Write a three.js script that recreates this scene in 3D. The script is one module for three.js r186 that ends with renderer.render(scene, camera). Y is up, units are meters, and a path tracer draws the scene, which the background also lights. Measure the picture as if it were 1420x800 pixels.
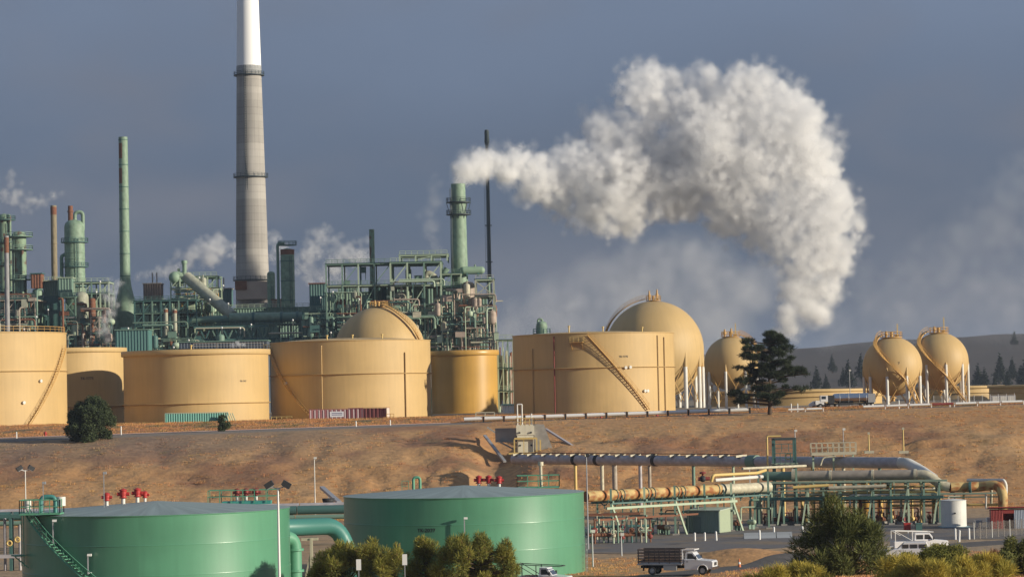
import * as THREE from 'three';
import { mergeGeometries } from 'three/addons/utils/BufferGeometryUtils.js';
import { ImprovedNoise } from 'three/addons/math/ImprovedNoise.js';
import { FontLoader } from 'three/addons/loaders/FontLoader.js';
import { TextGeometry } from 'three/addons/geometries/TextGeometry.js';

// ---------------------------------------------------------------- camera, sky, sun, exposure
const scene = new THREE.Scene();
const camera = new THREE.PerspectiveCamera(12.0180, 1024 / 576, 1, 20000);
camera.position.set(0, 17.7, 0);
camera.rotation.set(0.03998, 0, -0.02094);
scene.add(camera);

const noise3 = new ImprovedNoise();
const N3 = (x, y, z) => noise3.noise(x + 31.7, y + 57.3, z + 91.1);
function fbm(x, y, z, oct = 4) {
  let s = 0, a = 0.5;
  for (let i = 0; i < oct; i++) { s += a * N3(x, y, z); x *= 2.03; y *= 2.03; z *= 2.03; a *= 0.5; }
  return s;                                                   // about -0.6 .. 0.6
}
const clamp = (x, a = 0, b = 1) => Math.min(b, Math.max(a, x));
const lerp = (a, b, t) => a + (b - a) * t;
const smooth = (a, b, x) => { const t = clamp((x - a) / (b - a)); return t * t * (3 - 2 * t); };
function rng(seed) { let a = seed >>> 0; return () => { a = (a + 0x6D2B79F5) >>> 0; let t = a; t = Math.imul(t ^ (t >>> 15), t | 1); t ^= t + Math.imul(t ^ (t >>> 7), t | 61); return ((t ^ (t >>> 14)) >>> 0) / 4294967296; }; }

function stormSky() {                                          // slate-blue evening overcast, the same all round
  const W = 1536, H = 768, d = new Float32Array(W * H * 4);
  const low = [0.076, 0.097, 0.142], mid = [0.092, 0.124, 0.182], high = [0.152, 0.198, 0.286], veil = [0.150, 0.164, 0.205];
  for (let r = 0; r < H; r++) {
    const el = ((r + 0.5) / H - 0.5) * Math.PI, deg = el * 180 / Math.PI, y = Math.sin(el), c = Math.cos(el);
    for (let k = 0; k < W; k++) {
      const az = ((k + 0.5) / W - 0.5) * 2 * Math.PI, x = Math.cos(az) * c, z = Math.sin(az) * c;
      const t1 = smooth(0, 4.5, deg), t2 = smooth(3, 10, deg);
      const n = fbm(x * 9, y * 22, z * 9, 4), v = smooth(-0.12, 0.4, fbm(x * 10 + y * 9 + 4.68, y * 26 - x * 5 + 36.01, z * 10 + 33.35, 6)) * 0.8 * (1 - smooth(4.5, 12, deg));
      const f = 1 + 0.16 * n;
      for (let j = 0; j < 3; j++) {
        let q = lerp(lerp(low[j], mid[j], t1), high[j], t2) * f;
        q = lerp(q, veil[j], v);
        d[(r * W + k) * 4 + j] = q;
      }
      d[(r * W + k) * 4 + 3] = 1;
    }
  }
  const t = new THREE.DataTexture(d, W, H, THREE.RGBAFormat, THREE.FloatType);
  t.mapping = THREE.EquirectangularReflectionMapping; t.magFilter = THREE.LinearFilter; t.needsUpdate = true;
  return t;
}
scene.background = stormSky();
scene.environment = scene.background;

const SUN_AZ = 69 * Math.PI / 180, SUN_EL = 14 * Math.PI / 180;   // low evening sun, from the right and a little behind the viewer
const sun = new THREE.DirectionalLight(new THREE.Color().setRGB(1, 0.895, 0.72), 5);
sun.name = 'sun';
sun.position.set(Math.sin(SUN_AZ) * Math.cos(SUN_EL) * 900, Math.sin(SUN_EL) * 900, Math.cos(SUN_AZ) * Math.cos(SUN_EL) * 900 - 500);
sun.target.position.set(0, 0, -500);
sun.castShadow = true; sun.shadow.radius = 1.5;
sun.shadow.mapSize.set(4096, 4096);
Object.assign(sun.shadow.camera, { left: -500, right: 500, top: 300, bottom: -300, near: 1, far: 2500 });
scene.add(sun, sun.target);

const renderer = new THREE.WebGLRenderer({ antialias: true });
renderer.toneMapping = THREE.LinearToneMapping;
renderer.toneMappingExposure = 1.12;
renderer.shadowMap.enabled = true;

// ---------------------------------------------------------------- helpers: names, things, parts
const taken = new Map();
function numbered(name) { const n = taken.get(name) ?? 0; taken.set(name, n + 1); return n ? `${name}_${String(n).padStart(3, '0')}` : name; }
function tag(o, label, category, group, kind) {
  if (label) o.userData.label = label;
  if (category) o.userData.category = category;
  if (group) o.userData.group = group;
  if (kind) o.userData.kind = kind;
  return o;
}
function thing(name, label, category, [x, y, z] = [0, 0, 0], turn = 0, group) {
  const o = new THREE.Group(); o.name = numbered(name); scene.add(o);
  o.position.set(x, y, z); o.rotation.y = turn;
  return tag(o, label, category, group);
}
function norm(g) {
  for (const k of Object.keys(g.attributes)) if (!['position', 'normal', 'uv', 'color'].includes(k)) g.deleteAttribute(k);
  if (!g.index) g.setIndex([...Array(g.attributes.position.count).keys()]);
  g.morphAttributes = {}; g.clearGroups();
  return g;
}
function join(list) { list = list.flat(9).filter(Boolean).map(norm); return list.length === 1 ? list[0] : mergeGeometries(list); }
function part(parent, name, geos, m, label) {
  const o = new THREE.Mesh(Array.isArray(geos) ? join(geos) : norm(geos), m);
  o.name = name; o.castShadow = o.receiveShadow = true; parent.add(o);
  if (label) o.userData.label = label;
  return o;
}
function single(name, geos, m, label, category, group, kind) {     // a thing that is one mesh
  const o = part(scene, numbered(name), geos, m);
  return tag(o, label, category, group, kind);
}
function copyOf(root, pos, turn, label, group) {
  const c = root.clone(); c.name = numbered(root.name.replace(/_\d{3}$/, '')); c.userData = { ...root.userData };
  c.position.set(...pos); if (turn !== undefined) c.rotation.y = turn; scene.add(c);
  if (label) c.userData.label = label;
  if (group) c.userData.group = group;
  return c;
}

// ---------------------------------------------------------------- helpers: shapes
const V = (p) => (p.isVector3 ? p.clone() : new THREE.Vector3(...p));
const UPV = new THREE.Vector3(0, 1, 0);
function box(w, h, d, x = 0, y = 0, z = 0, ry = 0) { const g = new THREE.BoxGeometry(w, h, d); if (ry) g.rotateY(ry); g.translate(x, y, z); return g; }
function bar(a, b, w, h = w) {                                   // a straight steel member from a to b
  a = V(a); b = V(b);
  const l = a.distanceTo(b), g = new THREE.BoxGeometry(w, h, l), dir = b.clone().sub(a).normalize(), m = new THREE.Matrix4();
  const up = Math.abs(dir.y) > 0.98 ? new THREE.Vector3(0, 0, 1) : UPV;
  const x = new THREE.Vector3().crossVectors(up, dir).normalize(), y = new THREE.Vector3().crossVectors(dir, x);
  m.makeBasis(x, y, dir); m.setPosition(a.add(b).multiplyScalar(0.5)); g.applyMatrix4(m);
  return g;
}
function cyl(r0, r1, y0, y1, seg = 24, x = 0, z = 0, open = false) {
  const h = y1 - y0, g = new THREE.CylinderGeometry(r1, r0, h, seg, 1, open), uv = g.attributes.uv;
  for (let i = 0; i < uv.count; i++) uv.setXY(i, uv.getX(i) * Math.PI * 2 * Math.max(r0, r1), uv.getY(i) * h);
  g.translate(x, (y0 + y1) / 2, z); return g;
}
function lathe(pts, seg = 32, x = 0, z = 0) {
  const g = new THREE.LatheGeometry(pts.map((p) => new THREE.Vector2(p[0], p[1])), seg), uv = g.attributes.uv;
  const R = Math.max(...pts.map((p) => p[0])), n = pts.length;
  for (let i = 0; i < uv.count; i++) uv.setXY(i, uv.getX(i) * Math.PI * 2 * R, pts[i % n][1]);
  g.translate(x, 0, z); return g;
}
function fillet(pts, rad) {                                       // round the corners of a polyline
  pts = pts.map(V); const out = [pts[0]];
  for (let i = 1; i < pts.length - 1; i++) {
    const p = pts[i], a = pts[i - 1].clone().sub(p), b = pts[i + 1].clone().sub(p), r = Math.min(rad, a.length() * 0.48, b.length() * 0.48);
    const s = p.clone().add(a.setLength(r)), e = p.clone().add(b.setLength(r));
    for (let k = 0; k <= 5; k++) { const t = k / 5; out.push(s.clone().multiplyScalar((1 - t) ** 2).add(p.clone().multiplyScalar(2 * t * (1 - t))).add(e.clone().multiplyScalar(t * t))); }
  }
  out.push(pts[pts.length - 1]); return out;
}
function sweep(pts, r, seg = 10, bend = r * 2.2) {                // a pipe along a polyline, corners rounded, ends closed
  const p = fillet(pts, bend), n = p.length, pos = [], nor = [], uv = [], idx = [];
  let side = null, run = 0;
  for (let i = 0; i < n; i++) {
    const t = p[Math.min(i + 1, n - 1)].clone().sub(p[Math.max(i - 1, 0)]).normalize();
    if (!side) side = (Math.abs(t.y) > 0.9 ? new THREE.Vector3(1, 0, 0) : UPV).clone().cross(t).normalize();
    side.sub(t.clone().multiplyScalar(side.dot(t))).normalize();
    const up = t.clone().cross(side);
    if (i) run += p[i].distanceTo(p[i - 1]);
    for (let k = 0; k <= seg; k++) {
      const a = k / seg * Math.PI * 2, c = Math.cos(a), s = Math.sin(a), d = side.clone().multiplyScalar(c).add(up.clone().multiplyScalar(s));
      pos.push(p[i].x + d.x * r, p[i].y + d.y * r, p[i].z + d.z * r); nor.push(d.x, d.y, d.z); uv.push(k / seg * Math.PI * 2 * r, run);
      if (i < n - 1 && k < seg) { const q = i * (seg + 1) + k; idx.push(q, q + 1, q + seg + 1, q + 1, q + seg + 2, q + seg + 1); }
    }
  }
  for (const [e, s] of [[0, -1], [n - 1, 1]]) {
    const t = p[Math.min(e + 1, n - 1)].clone().sub(p[Math.max(e - 1, 0)]).normalize().multiplyScalar(s), base = pos.length / 3;
    pos.push(p[e].x, p[e].y, p[e].z); nor.push(t.x, t.y, t.z); uv.push(0, 0);
    for (let k = 0; k <= seg; k++) { const q = (e * (seg + 1) + k) * 3; pos.push(pos[q], pos[q + 1], pos[q + 2]); nor.push(t.x, t.y, t.z); uv.push(0, 0); }
    for (let k = 0; k < seg; k++) s > 0 ? idx.push(base, base + 1 + k, base + 2 + k) : idx.push(base, base + 2 + k, base + 1 + k);
  }
  const g = new THREE.BufferGeometry();
  g.setAttribute('position', new THREE.Float32BufferAttribute(pos, 3)); g.setAttribute('normal', new THREE.Float32BufferAttribute(nor, 3)); g.setAttribute('uv', new THREE.Float32BufferAttribute(uv, 2));
  g.setIndex(idx); return g;
}
const ball = (r, x = 0, y = 0, z = 0, seg = 16) => { const g = new THREE.SphereGeometry(r, seg, Math.ceil(seg * 0.7)); g.translate(x, y, z); return g; };
function ringDeck(r0, r1, y, th = 0.12, seg = 28, a0 = 0, a1 = Math.PI * 2) {
  const s = new THREE.Shape(); s.absarc(0, 0, r1, a0, a1, false);
  if (a1 - a0 > 6.2) { const h = new THREE.Path(); h.absarc(0, 0, r0, 0, Math.PI * 2, true); s.holes.push(h); } else s.absarc(0, 0, r0, a1, a0, true);
  const g = new THREE.ExtrudeGeometry(s, { depth: th, bevelEnabled: false, curveSegments: seg }); g.rotateX(-Math.PI / 2); g.translate(0, y - th, 0); return g;
}
function ringRail(r, y, w = 0.07, seg = 20, a0 = 0, a1 = Math.PI * 2, hgt = 1.1) {
  const out = [], n = Math.max(3, Math.round(seg * (a1 - a0) / (Math.PI * 2)));
  const at = (k, h) => { const a = a0 + (a1 - a0) * k / n; return [Math.cos(a) * r, y + h, -Math.sin(a) * r]; };
  for (let k = 0; k <= n; k++) { out.push(bar(at(k, 0), at(k, hgt), w)); if (k < n) out.push(bar(at(k, hgt), at(k + 1, hgt), w), bar(at(k, hgt * 0.5), at(k + 1, hgt * 0.5), w * 0.8)); }
  return out;
}
function rail(pts, w = 0.06, step = 1.8, hgt = 1.1) {             // a straight handrail with posts along a polyline
  const out = [];
  for (let i = 0; i < pts.length - 1; i++) {
    const a = V(pts[i]), b = V(pts[i + 1]), n = Math.max(1, Math.round(a.distanceTo(b) / step)), up = (p, h) => p.clone().add(new THREE.Vector3(0, h, 0));
    for (let k = 0; k <= n; k++) { const p = a.clone().lerp(b, k / n); out.push(bar(p, up(p, hgt), w)); }
    out.push(bar(up(a, hgt), up(b, hgt), w), bar(up(a, hgt * 0.5), up(b, hgt * 0.5), w * 0.8));
  }
  return out;
}
function ladder(x, z, y0, y1, w = 0.5, t = 0.06, ry = 0) {
  const out = [bar([-w / 2, y0, 0], [-w / 2, y1, 0], t), bar([w / 2, y0, 0], [w / 2, y1, 0], t)];
  for (let y = y0 + 0.4; y < y1; y += 0.6) out.push(bar([-w / 2, y, 0], [w / 2, y, 0], t * 0.8));
  const g = join(out); g.rotateY(ry); g.translate(x, 0, z); return g;
}

// ---------------------------------------------------------------- helpers: textures and materials
function dataTex(W, H, fn, srgb = true) {                          // fn(u, v) -> [r, g, b] 0..1
  const d = new Uint8Array(W * H * 4);
  for (let j = 0; j < H; j++) for (let i = 0; i < W; i++) { const c = fn(i / W, j / H), q = (j * W + i) * 4; for (let k = 0; k < 3; k++) d[q + k] = Math.round(clamp(c[k]) * 255); d[q + 3] = 255; }
  const t = new THREE.DataTexture(d, W, H); t.wrapS = t.wrapT = THREE.RepeatWrapping; t.magFilter = THREE.LinearFilter;
  if (srgb) t.colorSpace = THREE.SRGBColorSpace;
  t.needsUpdate = true; return t;
}
// noise that repeats over the unit square
function tileNoise(u, v, fu, fv, oct = 4, seed = 0) {
  let s = 0, a = 0.5;
  for (let o = 0; o < oct; o++) {
    const x = u * fu, y = v * fv, bx = Math.min(1, x / fu), by = Math.min(1, y / fv), z = seed + o * 7.7;
    const n = (X, Y) => N3(X, Y, z);
    s += a * (n(x, y) * (1 - bx) * (1 - by) + n(x - fu, y) * bx * (1 - by) + n(x, y - fv) * (1 - bx) * by + n(x - fu, y - fv) * bx * by);
    fu *= 2; fv *= 2; a *= 0.5;
  }
  return s;
}
const grey = (g) => [g, g, g];
const T = {
  mottle: dataTex(256, 256, (u, v) => grey(0.9 + 0.32 * tileNoise(u, v, 6, 6, 5, 1))),
  streak: dataTex(512, 256, (u, v) => grey(0.94 + 0.08 * tileNoise(u, v, 60, 2, 3, 3) + 0.1 * tileNoise(u, v, 5, 4, 5, 9))),
  rough: dataTex(256, 256, (u, v) => grey(0.6 + 0.6 * tileNoise(u, v, 5, 5, 5, 21)), false),
  soil: dataTex(512, 512, (u, v) => grey(0.9 + 0.3 * tileNoise(u, v, 8, 8, 5, 31) + 0.1 * tileNoise(u, v, 60, 60, 2, 37))),
  soilBump: dataTex(512, 512, (u, v) => grey(0.5 + 0.7 * tileNoise(u, v, 10, 10, 6, 33)), false),
  pour: dataTex(256, 1024, (u, v) => {                              // cast concrete: lifts of differing tone, rain streaks
    const lift = Math.floor(v * 44), h = (Math.sin(lift * 12.9898) * 43758.5453) % 1, joint = (v * 44) % 1 < 0.1 ? -0.06 : 0;
    return grey(0.88 + 0.05 * h + joint + 0.16 * tileNoise(u, v, 24, 4, 3, 5) + 0.14 * tileNoise(u, v, 3, 9, 4, 6));
  }),
  rusty: dataTex(256, 512, (u, v) => {                              // pale yellow paint with rust breaking through in patches
    const r = smooth(-0.1, 0.2, tileNoise(u, v, 7, 13, 5, 11) + 0.1 * tileNoise(u, v, 30, 30, 2, 12)), g = 0.92 + 0.25 * tileNoise(u, v, 8, 8, 4, 13);
    return [lerp(0.82, 0.66, r) * g, lerp(0.72, 0.42, r) * g, lerp(0.5, 0.24, r) * g];
  }),
  yard: dataTex(512, 512, (u, v) => {                               // old paving with drifts of tan dust and darker oil patches
    const d = smooth(-0.08, 0.2, tileNoise(u, v, 4, 4, 6, 51)), o = smooth(0.12, 0.3, tileNoise(u, v, 7, 7, 5, 53)), g = 0.92 + 0.25 * tileNoise(u, v, 50, 50, 3, 55);
    return [lerp(0.50, 0.62, d) * g * (1 - 0.3 * o), lerp(0.485, 0.54, d) * g * (1 - 0.3 * o), lerp(0.48, 0.44, d) * g * (1 - 0.28 * o)];
  }),
  rustGreen: dataTex(256, 512, (u, v) => {
    const r = smooth(0.0, 0.24, tileNoise(u, v, 4, 6, 5, 17)), g = 0.9 + 0.25 * tileNoise(u, v, 8, 8, 4, 19);
    return [lerp(0.52, 0.42, r) * g, lerp(0.62, 0.3, r) * g, lerp(0.52, 0.24, r) * g];
  }),
};
function texRep(t, su, sv) { const c = t.clone(); c.repeat.set(1 / su, 1 / sv); c.needsUpdate = true; return c; }
const mats = new Map();
function paint(color, rough = 0.6, o = {}) {                        // o: map, su, sv (metres of one repeat), metal, coat, bump
  const key = JSON.stringify([color, rough, o]);
  if (mats.has(key)) return mats.get(key);
  const m = new THREE.MeshPhysicalMaterial({ roughness: rough, metalness: o.metal ?? 0 });
  Array.isArray(color) ? m.color.setRGB(...color) : m.color.set(color);
  if (o.map) m.map = texRep(T[o.map], o.su ?? 4, o.sv ?? 4);
  if (o.rmap) m.roughnessMap = texRep(T.rough, 5, 5);
  if (o.bump) { m.bumpMap = texRep(T.soilBump, o.su ?? 4, o.sv ?? 4); m.bumpScale = o.bump; }
  if (o.coat) { m.clearcoat = o.coat; m.clearcoatRoughness = o.coatRough ?? 0.2; }
  m.name = 'surface'; mats.set(key, m); return m;
}
const M = {
  yellow: paint([0.585, 0.405, 0.175], 0.6, { map: 'streak', su: 40, sv: 22 }),
  yellowDeep: paint([0.58, 0.335, 0.075], 0.38, { map: 'streak', su: 40, sv: 22 }),
  yellowSteel: paint([0.55, 0.33, 0.10], 0.55),
  yellowRail: paint([0.62, 0.45, 0.16], 0.55),
  greenTank: paint([0.10, 0.31, 0.185], 0.4, { map: 'streak', su: 30, sv: 12, coat: 0.7, coatRough: 0.26 }),
  greenRoof: paint([0.33, 0.41, 0.40], 0.6, { map: 'mottle', su: 6, sv: 6 }),
  greenSteel: paint([0.10, 0.30, 0.19], 0.5),
  steel: paint([0.15, 0.245, 0.19], 0.6),
  steelPale: paint([0.38, 0.47, 0.34], 0.6),
  steelTeal: paint([0.055, 0.135, 0.125], 0.6),
  steelDark: paint([0.035, 0.055, 0.06], 0.6),
  vesselGreen: paint([0.25, 0.365, 0.26], 0.6, { map: 'mottle', su: 7, sv: 9 }),
  vesselPale: paint([0.42, 0.43, 0.33], 0.6, { map: 'mottle', su: 7, sv: 9 }),
  vesselPink: paint([0.46, 0.36, 0.29], 0.6, { map: 'mottle', su: 7, sv: 9 }),
  rustGreen: paint([1, 1, 1], 0.7, { map: 'rustGreen', su: 9, sv: 14 }),
  rust: paint([0.24, 0.10, 0.055], 0.85, { map: 'mottle', su: 3, sv: 3 }),
  rusty: paint([0.95, 0.92, 0.85], 0.75, { map: 'rusty', su: 6, sv: 16 }),
  cream: paint([0.62, 0.57, 0.42], 0.6, { map: 'mottle', su: 3, sv: 3 }),
  white: paint([0.78, 0.78, 0.76], 0.5),
  whiteWorn: paint([0.76, 0.75, 0.70], 0.6, { map: 'streak', su: 12, sv: 8 }),
  greyPipe: paint([0.50, 0.47, 0.49], 0.55, { map: 'mottle', su: 4, sv: 6 }),
  brownPipe: paint([0.44, 0.38, 0.31], 0.7, { map: 'mottle', su: 4, sv: 6 }),
  galv: paint([0.42, 0.43, 0.44], 0.5, { metal: 0.4 }),
  lampGrey: paint([0.34, 0.35, 0.37], 0.5),
  black: paint([0.015, 0.015, 0.016], 0.7),
  dark: paint([0.03, 0.032, 0.036], 0.7),
  red: paint([0.42, 0.035, 0.03], 0.5),
  redFaded: paint([0.30, 0.055, 0.045], 0.65, { map: 'mottle', su: 3, sv: 3 }),
  concrete: paint([0.36, 0.34, 0.31], 0.9, { map: 'mottle', su: 5, sv: 5 }),
  asphalt: paint([0.085, 0.085, 0.092], 0.92, { map: 'soil', su: 9, sv: 9, bump: 0.015 }),
  asphaltOld: paint([0.11, 0.10, 0.096], 0.95, { map: 'soil', su: 7, sv: 7, bump: 0.02 }),
  chainlink: paint([0.27, 0.24, 0.21], 0.7),
  creamBright: paint([0.78, 0.73, 0.57], 0.6, { map: 'streak', su: 9, sv: 6 }),
  glass: paint([0.03, 0.04, 0.05], 0.08, { coat: 1, coatRough: 0.05 }),
  tyre: paint([0.018, 0.018, 0.018], 0.9),
  chrome: paint([0.62, 0.63, 0.65], 0.22, { metal: 1 }),
};

// ---------------------------------------------------------------- the ground: one sheet to the horizon
const crestOf = (x) => 13.4 + 0.0125 * clamp(x, -140, 140);
const TOE = 412, CREST = 498;
function ground(x, z) {
  const D = -z, wob = 5 * fbm(x / 45, 3.1, z / 45, 2);
  let h = 0;
  if (D < 225) h += 14.5 * Math.pow(clamp(1 - D / 225), 1.3);                       // the viewer's own hillside
  h += 3.0 * smooth(292, 205, D) * smooth(120, 190, D) * smooth(8, 30, x - (D - 240) * 0.1);            // bank with brush, to the right of the truck track
  h += 1.5 * smooth(10, 0, Math.hypot((x - 23.5) / 1.1, (D - 288) / 0.8));        // dirt hump between the two tracks
  const t = smooth(TOE + wob, CREST, D);
  if (D > 380) {
    const c = crestOf(x), bench = 0.12 * Math.sin(clamp((D - TOE) / (CREST - TOE)) * Math.PI * 2) * smooth(20, -60, x);
    h = c * clamp(t * 0.5 + 0.5 * clamp((D - TOE - wob) / (CREST - TOE - wob)) - bench * 0.4);
    h += (1.1 * fbm(x / 17, 0.4, z / 17, 4) + 0.5 * fbm(x / 5 + z / 22, 2.4, z / 14, 3)) * Math.sin(Math.PI * clamp((D - TOE) / (CREST - 4 - TOE)));
    h -= 1.0 * smooth(3.4, 0.8, Math.abs(D - 438 - 7 * Math.sin(x / 30))) * smooth(20, 0, x); h -= 0.7 * smooth(2.4, 0.6, Math.abs(D - 462 + (x - 60) * 0.12)) * smooth(25, 40, x);
    h -= 0.5 * Math.pow(smooth(0.1, 0.0, Math.abs(fbm(x / 8, 9.3, z / 34, 2))), 2) * Math.sin(Math.PI * clamp((D - TOE) / (CREST - 6 - TOE)));                     // a worn bench path
    h -= 2.2 * smooth(7, 1, Math.abs(x + 3 - (D - 455) * 0.08)) * smooth(425, 445, D) * smooth(492, 470, D);   // washed-out gully below the pump platform
  }
  if (D > 514) h += (14 + 0.35 * fbm(x / 30, 7.7, z / 30, 2) - crestOf(x)) * smooth(516, 572, D) + 0.5 * smooth(518, 535, D) * smooth(575, 550, D) * (0.7 + fbm(x / 12, 1.1, z / 12, 3));
  if (D > 720) h += smooth(720, 850, D);
  if (D > 1300) {
    const ridge = smooth(1500, 3000, D) * (0.72 + 0.28 * smooth(150, 620, x * 3000 / D)) * smooth(-150, 240, x * 3000 / D);
    h += ridge * (60 + 9 * fbm(x / 420, 5.5, z / 420, 3)) * (D > 3000 ? D / 3000 : 1) * (1 - 0.35 * smooth(3300, 5000, D));
    h += 10 * smooth(1400, 1800, D) * fbm(x / 160, 8.8, z / 160, 3) * smooth(0, 200, x);
  }
  return h;
}
function soilColour(x, D) {                                          // what the soil is made of: straw, red scrub earth, dust, grit
  const z = -D;
  const dry = [0.56, 0.287, 0.108], tan = [0.575, 0.345, 0.158], red = [0.37, 0.18, 0.085], olive = [0.17, 0.14, 0.065], grit = [0.36, 0.28, 0.19], far = [0.10, 0.08, 0.055], dust = [0.24, 0.20, 0.155];
  const mix = (a, b, t) => a.map((v, i) => lerp(v, b[i], clamp(t)));
    const n1 = fbm(x / 26, 1.7, z / 26, 4), n2 = fbm(x / 6, 5.1, z / 6, 3);
    let c = mix(dry, tan, 0.5 + n1 * 1.6);
    if (D > 400 && D < 520) {                                      // embankment: golden straw, with bands of dark red scrub
      c = mix(c, red, smooth(0.02, 0.26, fbm(x / 20 + 9, 4.4, z / 30, 4) + 0.06 * smooth(-10, -70, x) * smooth(500, 440, D) + n2 * 0.3 - 0.04));
      c = mix(c, dust, 0.55 * smooth(-12, -45, x) * smooth(455, 480, D));
      c = mix(c, olive, 0.5 * smooth(0.25, 0.4, n2));
    }
    if (D >= 510 && D < 640) c = mix(mix(red, dry, 0.45 + n1), olive, smooth(0.05, 0.3, n2 + n1 * 0.4));
    if (D >= 640) c = mix(mix(grit, dust, 0.6), far, smooth(900, 1500, D));
    if (D >= 1300) c = mix(mix([0.066, 0.054, 0.048], [0.095, 0.07, 0.053], 0.5 + n1), [0.032, 0.032, 0.03], smooth(0.12, 0.3, fbm(x / 120, 2.2, z / 200, 4)));
    if (D < 405) c = mix(mix(grit, tan, 0.45 + n1), olive, smooth(0.12, 0.34, n2 + n1 * 0.5) * 0.8);
    if (D < 300 && x > 5) c = mix(c, dry, 0.75);
    return c;
}
{
  const rows = [];
  for (let d = -60; d < 180; d += 10) rows.push(d);
  for (let d = 180; d < 620; d += 1.5) rows.push(d);
  for (let d = 620; d < 9500; d *= 1.03) rows.push(d);
  const COLS = 300, pos = [], col = [], uv = [], idx = [];
  for (const D of rows) for (let i = 0; i <= COLS; i++) {
    const s = i / COLS * 2 - 1, w = 90 + Math.abs(D) * 0.62, x = (s * 0.45 + s * s * s * 0.55) * w, z = -D;
    pos.push(x, ground(x, z), z); uv.push(x, z);
    const c = soilColour(x, D);
    col.push(...c);
  }
  for (let j = 0; j < rows.length - 1; j++) for (let i = 0; i < COLS; i++) { const q = j * (COLS + 1) + i; idx.push(q, q + 1, q + COLS + 2, q, q + COLS + 2, q + COLS + 1); }
  const g = new THREE.BufferGeometry();
  g.setAttribute('position', new THREE.Float32BufferAttribute(pos, 3)); g.setAttribute('color', new THREE.Float32BufferAttribute(col, 3)); g.setAttribute('uv', new THREE.Float32BufferAttribute(uv, 2));
  g.setIndex(idx); g.computeVertexNormals();
  const m = new THREE.MeshStandardMaterial({ vertexColors: true, roughness: 0.95, map: texRep(T.soil, 11, 11), bumpMap: texRep(T.soilBump, 7, 7), bumpScale: 0.13 });
  const o = new THREE.Mesh(g, m); o.name = 'ground'; o.castShadow = o.receiveShadow = true; o.userData.kind = 'structure'; scene.add(o);
}
// strips of road laid on the ground along a centre line
function roadStrip(name, line, width, m, lift = 0.06) {
  const c = fillet(line.map(([x, d]) => [x, 0, -d]), 14), pts = [];
  for (let i = 0; i < c.length - 1; i++) { const n = Math.max(1, Math.ceil(c[i].distanceTo(c[i + 1]) / 1.2)); for (let k = 0; k < n; k++) pts.push(c[i].clone().lerp(c[i + 1], k / n)); }
  pts.push(c[c.length - 1]);
  const K = 10, pos = [], uv = [], idx = [];
  pts.forEach((p, i) => {
    const t = pts[Math.min(i + 1, pts.length - 1)].clone().sub(pts[Math.max(i - 1, 0)]).normalize(), sx = -t.z, sz = t.x;
    for (let k = 0; k <= K; k++) {
      const edge = k === 0 || k === K ? 0.5 * fbm(p.x / 3, k, p.z / 3, 3) : 0, q = (k / K - 0.5) * width + edge, x = p.x + sx * q, z = p.z + sz * q;
      pos.push(x, ground(x, z) + (k === 0 || k === K ? -0.08 : lift), z); uv.push(x, z);
      if (i < pts.length - 1 && k < K) { const a = i * (K + 1) + k; idx.push(a, a + 1, a + K + 2, a, a + K + 2, a + K + 1); }
    }
  });
  const g = new THREE.BufferGeometry();
  g.setAttribute('position', new THREE.Float32BufferAttribute(pos, 3)); g.setAttribute('uv', new THREE.Float32BufferAttribute(uv, 2)); g.setIndex(idx); g.computeVertexNormals();
  const o = new THREE.Mesh(g, m); o.name = numbered(name); o.receiveShadow = o.castShadow = true; o.userData.kind = 'structure'; scene.add(o); return o;
}
roadStrip('road', [[-150, 492], [-90, 493], [-50, 495], [-8, 499]], 7, paint([0.27, 0.225, 0.185], 0.95, { map: 'soil', su: 7, sv: 7, bump: 0.02 }));
roadStrip('road', [[-150, 506], [-60, 506], [0, 507], [60, 508], [150, 508]], 8, M.asphaltOld);
roadStrip('road', [[8, 262], [18, 272], [30, 284], [44, 306], [60, 318], [84, 322]], 6.5, M.asphaltOld, 0.10);
// paved yard under the pipe racks: a flat slab with an uneven edge
{
  const s = new THREE.Shape(), edge = [[-16, 318], [2, 314], [14, 306], [26, 309], [38, 318], [52, 322], [92, 318], [96, 372], [60, 376], [20, 374], [-14, 372]];
  const p = fillet([...edge, edge[0]].map(([x, d]) => [x, 0, d]), 4);
  p.forEach((q, i) => i ? s.lineTo(q.x, q.z) : s.moveTo(q.x, q.z));
  const g = new THREE.ExtrudeGeometry(s, { depth: 0.09, bevelEnabled: false }); g.rotateX(-Math.PI / 2); g.translate(0, -0.04, 0);
  const o = new THREE.Mesh(norm(g), paint([0.72, 0.72, 0.74], 0.92, { map: 'yard', su: 34, sv: 34, bump: 0.03 })); o.name = 'paved_yard'; o.receiveShadow = true; o.userData.kind = 'structure'; scene.add(o);
}

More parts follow.
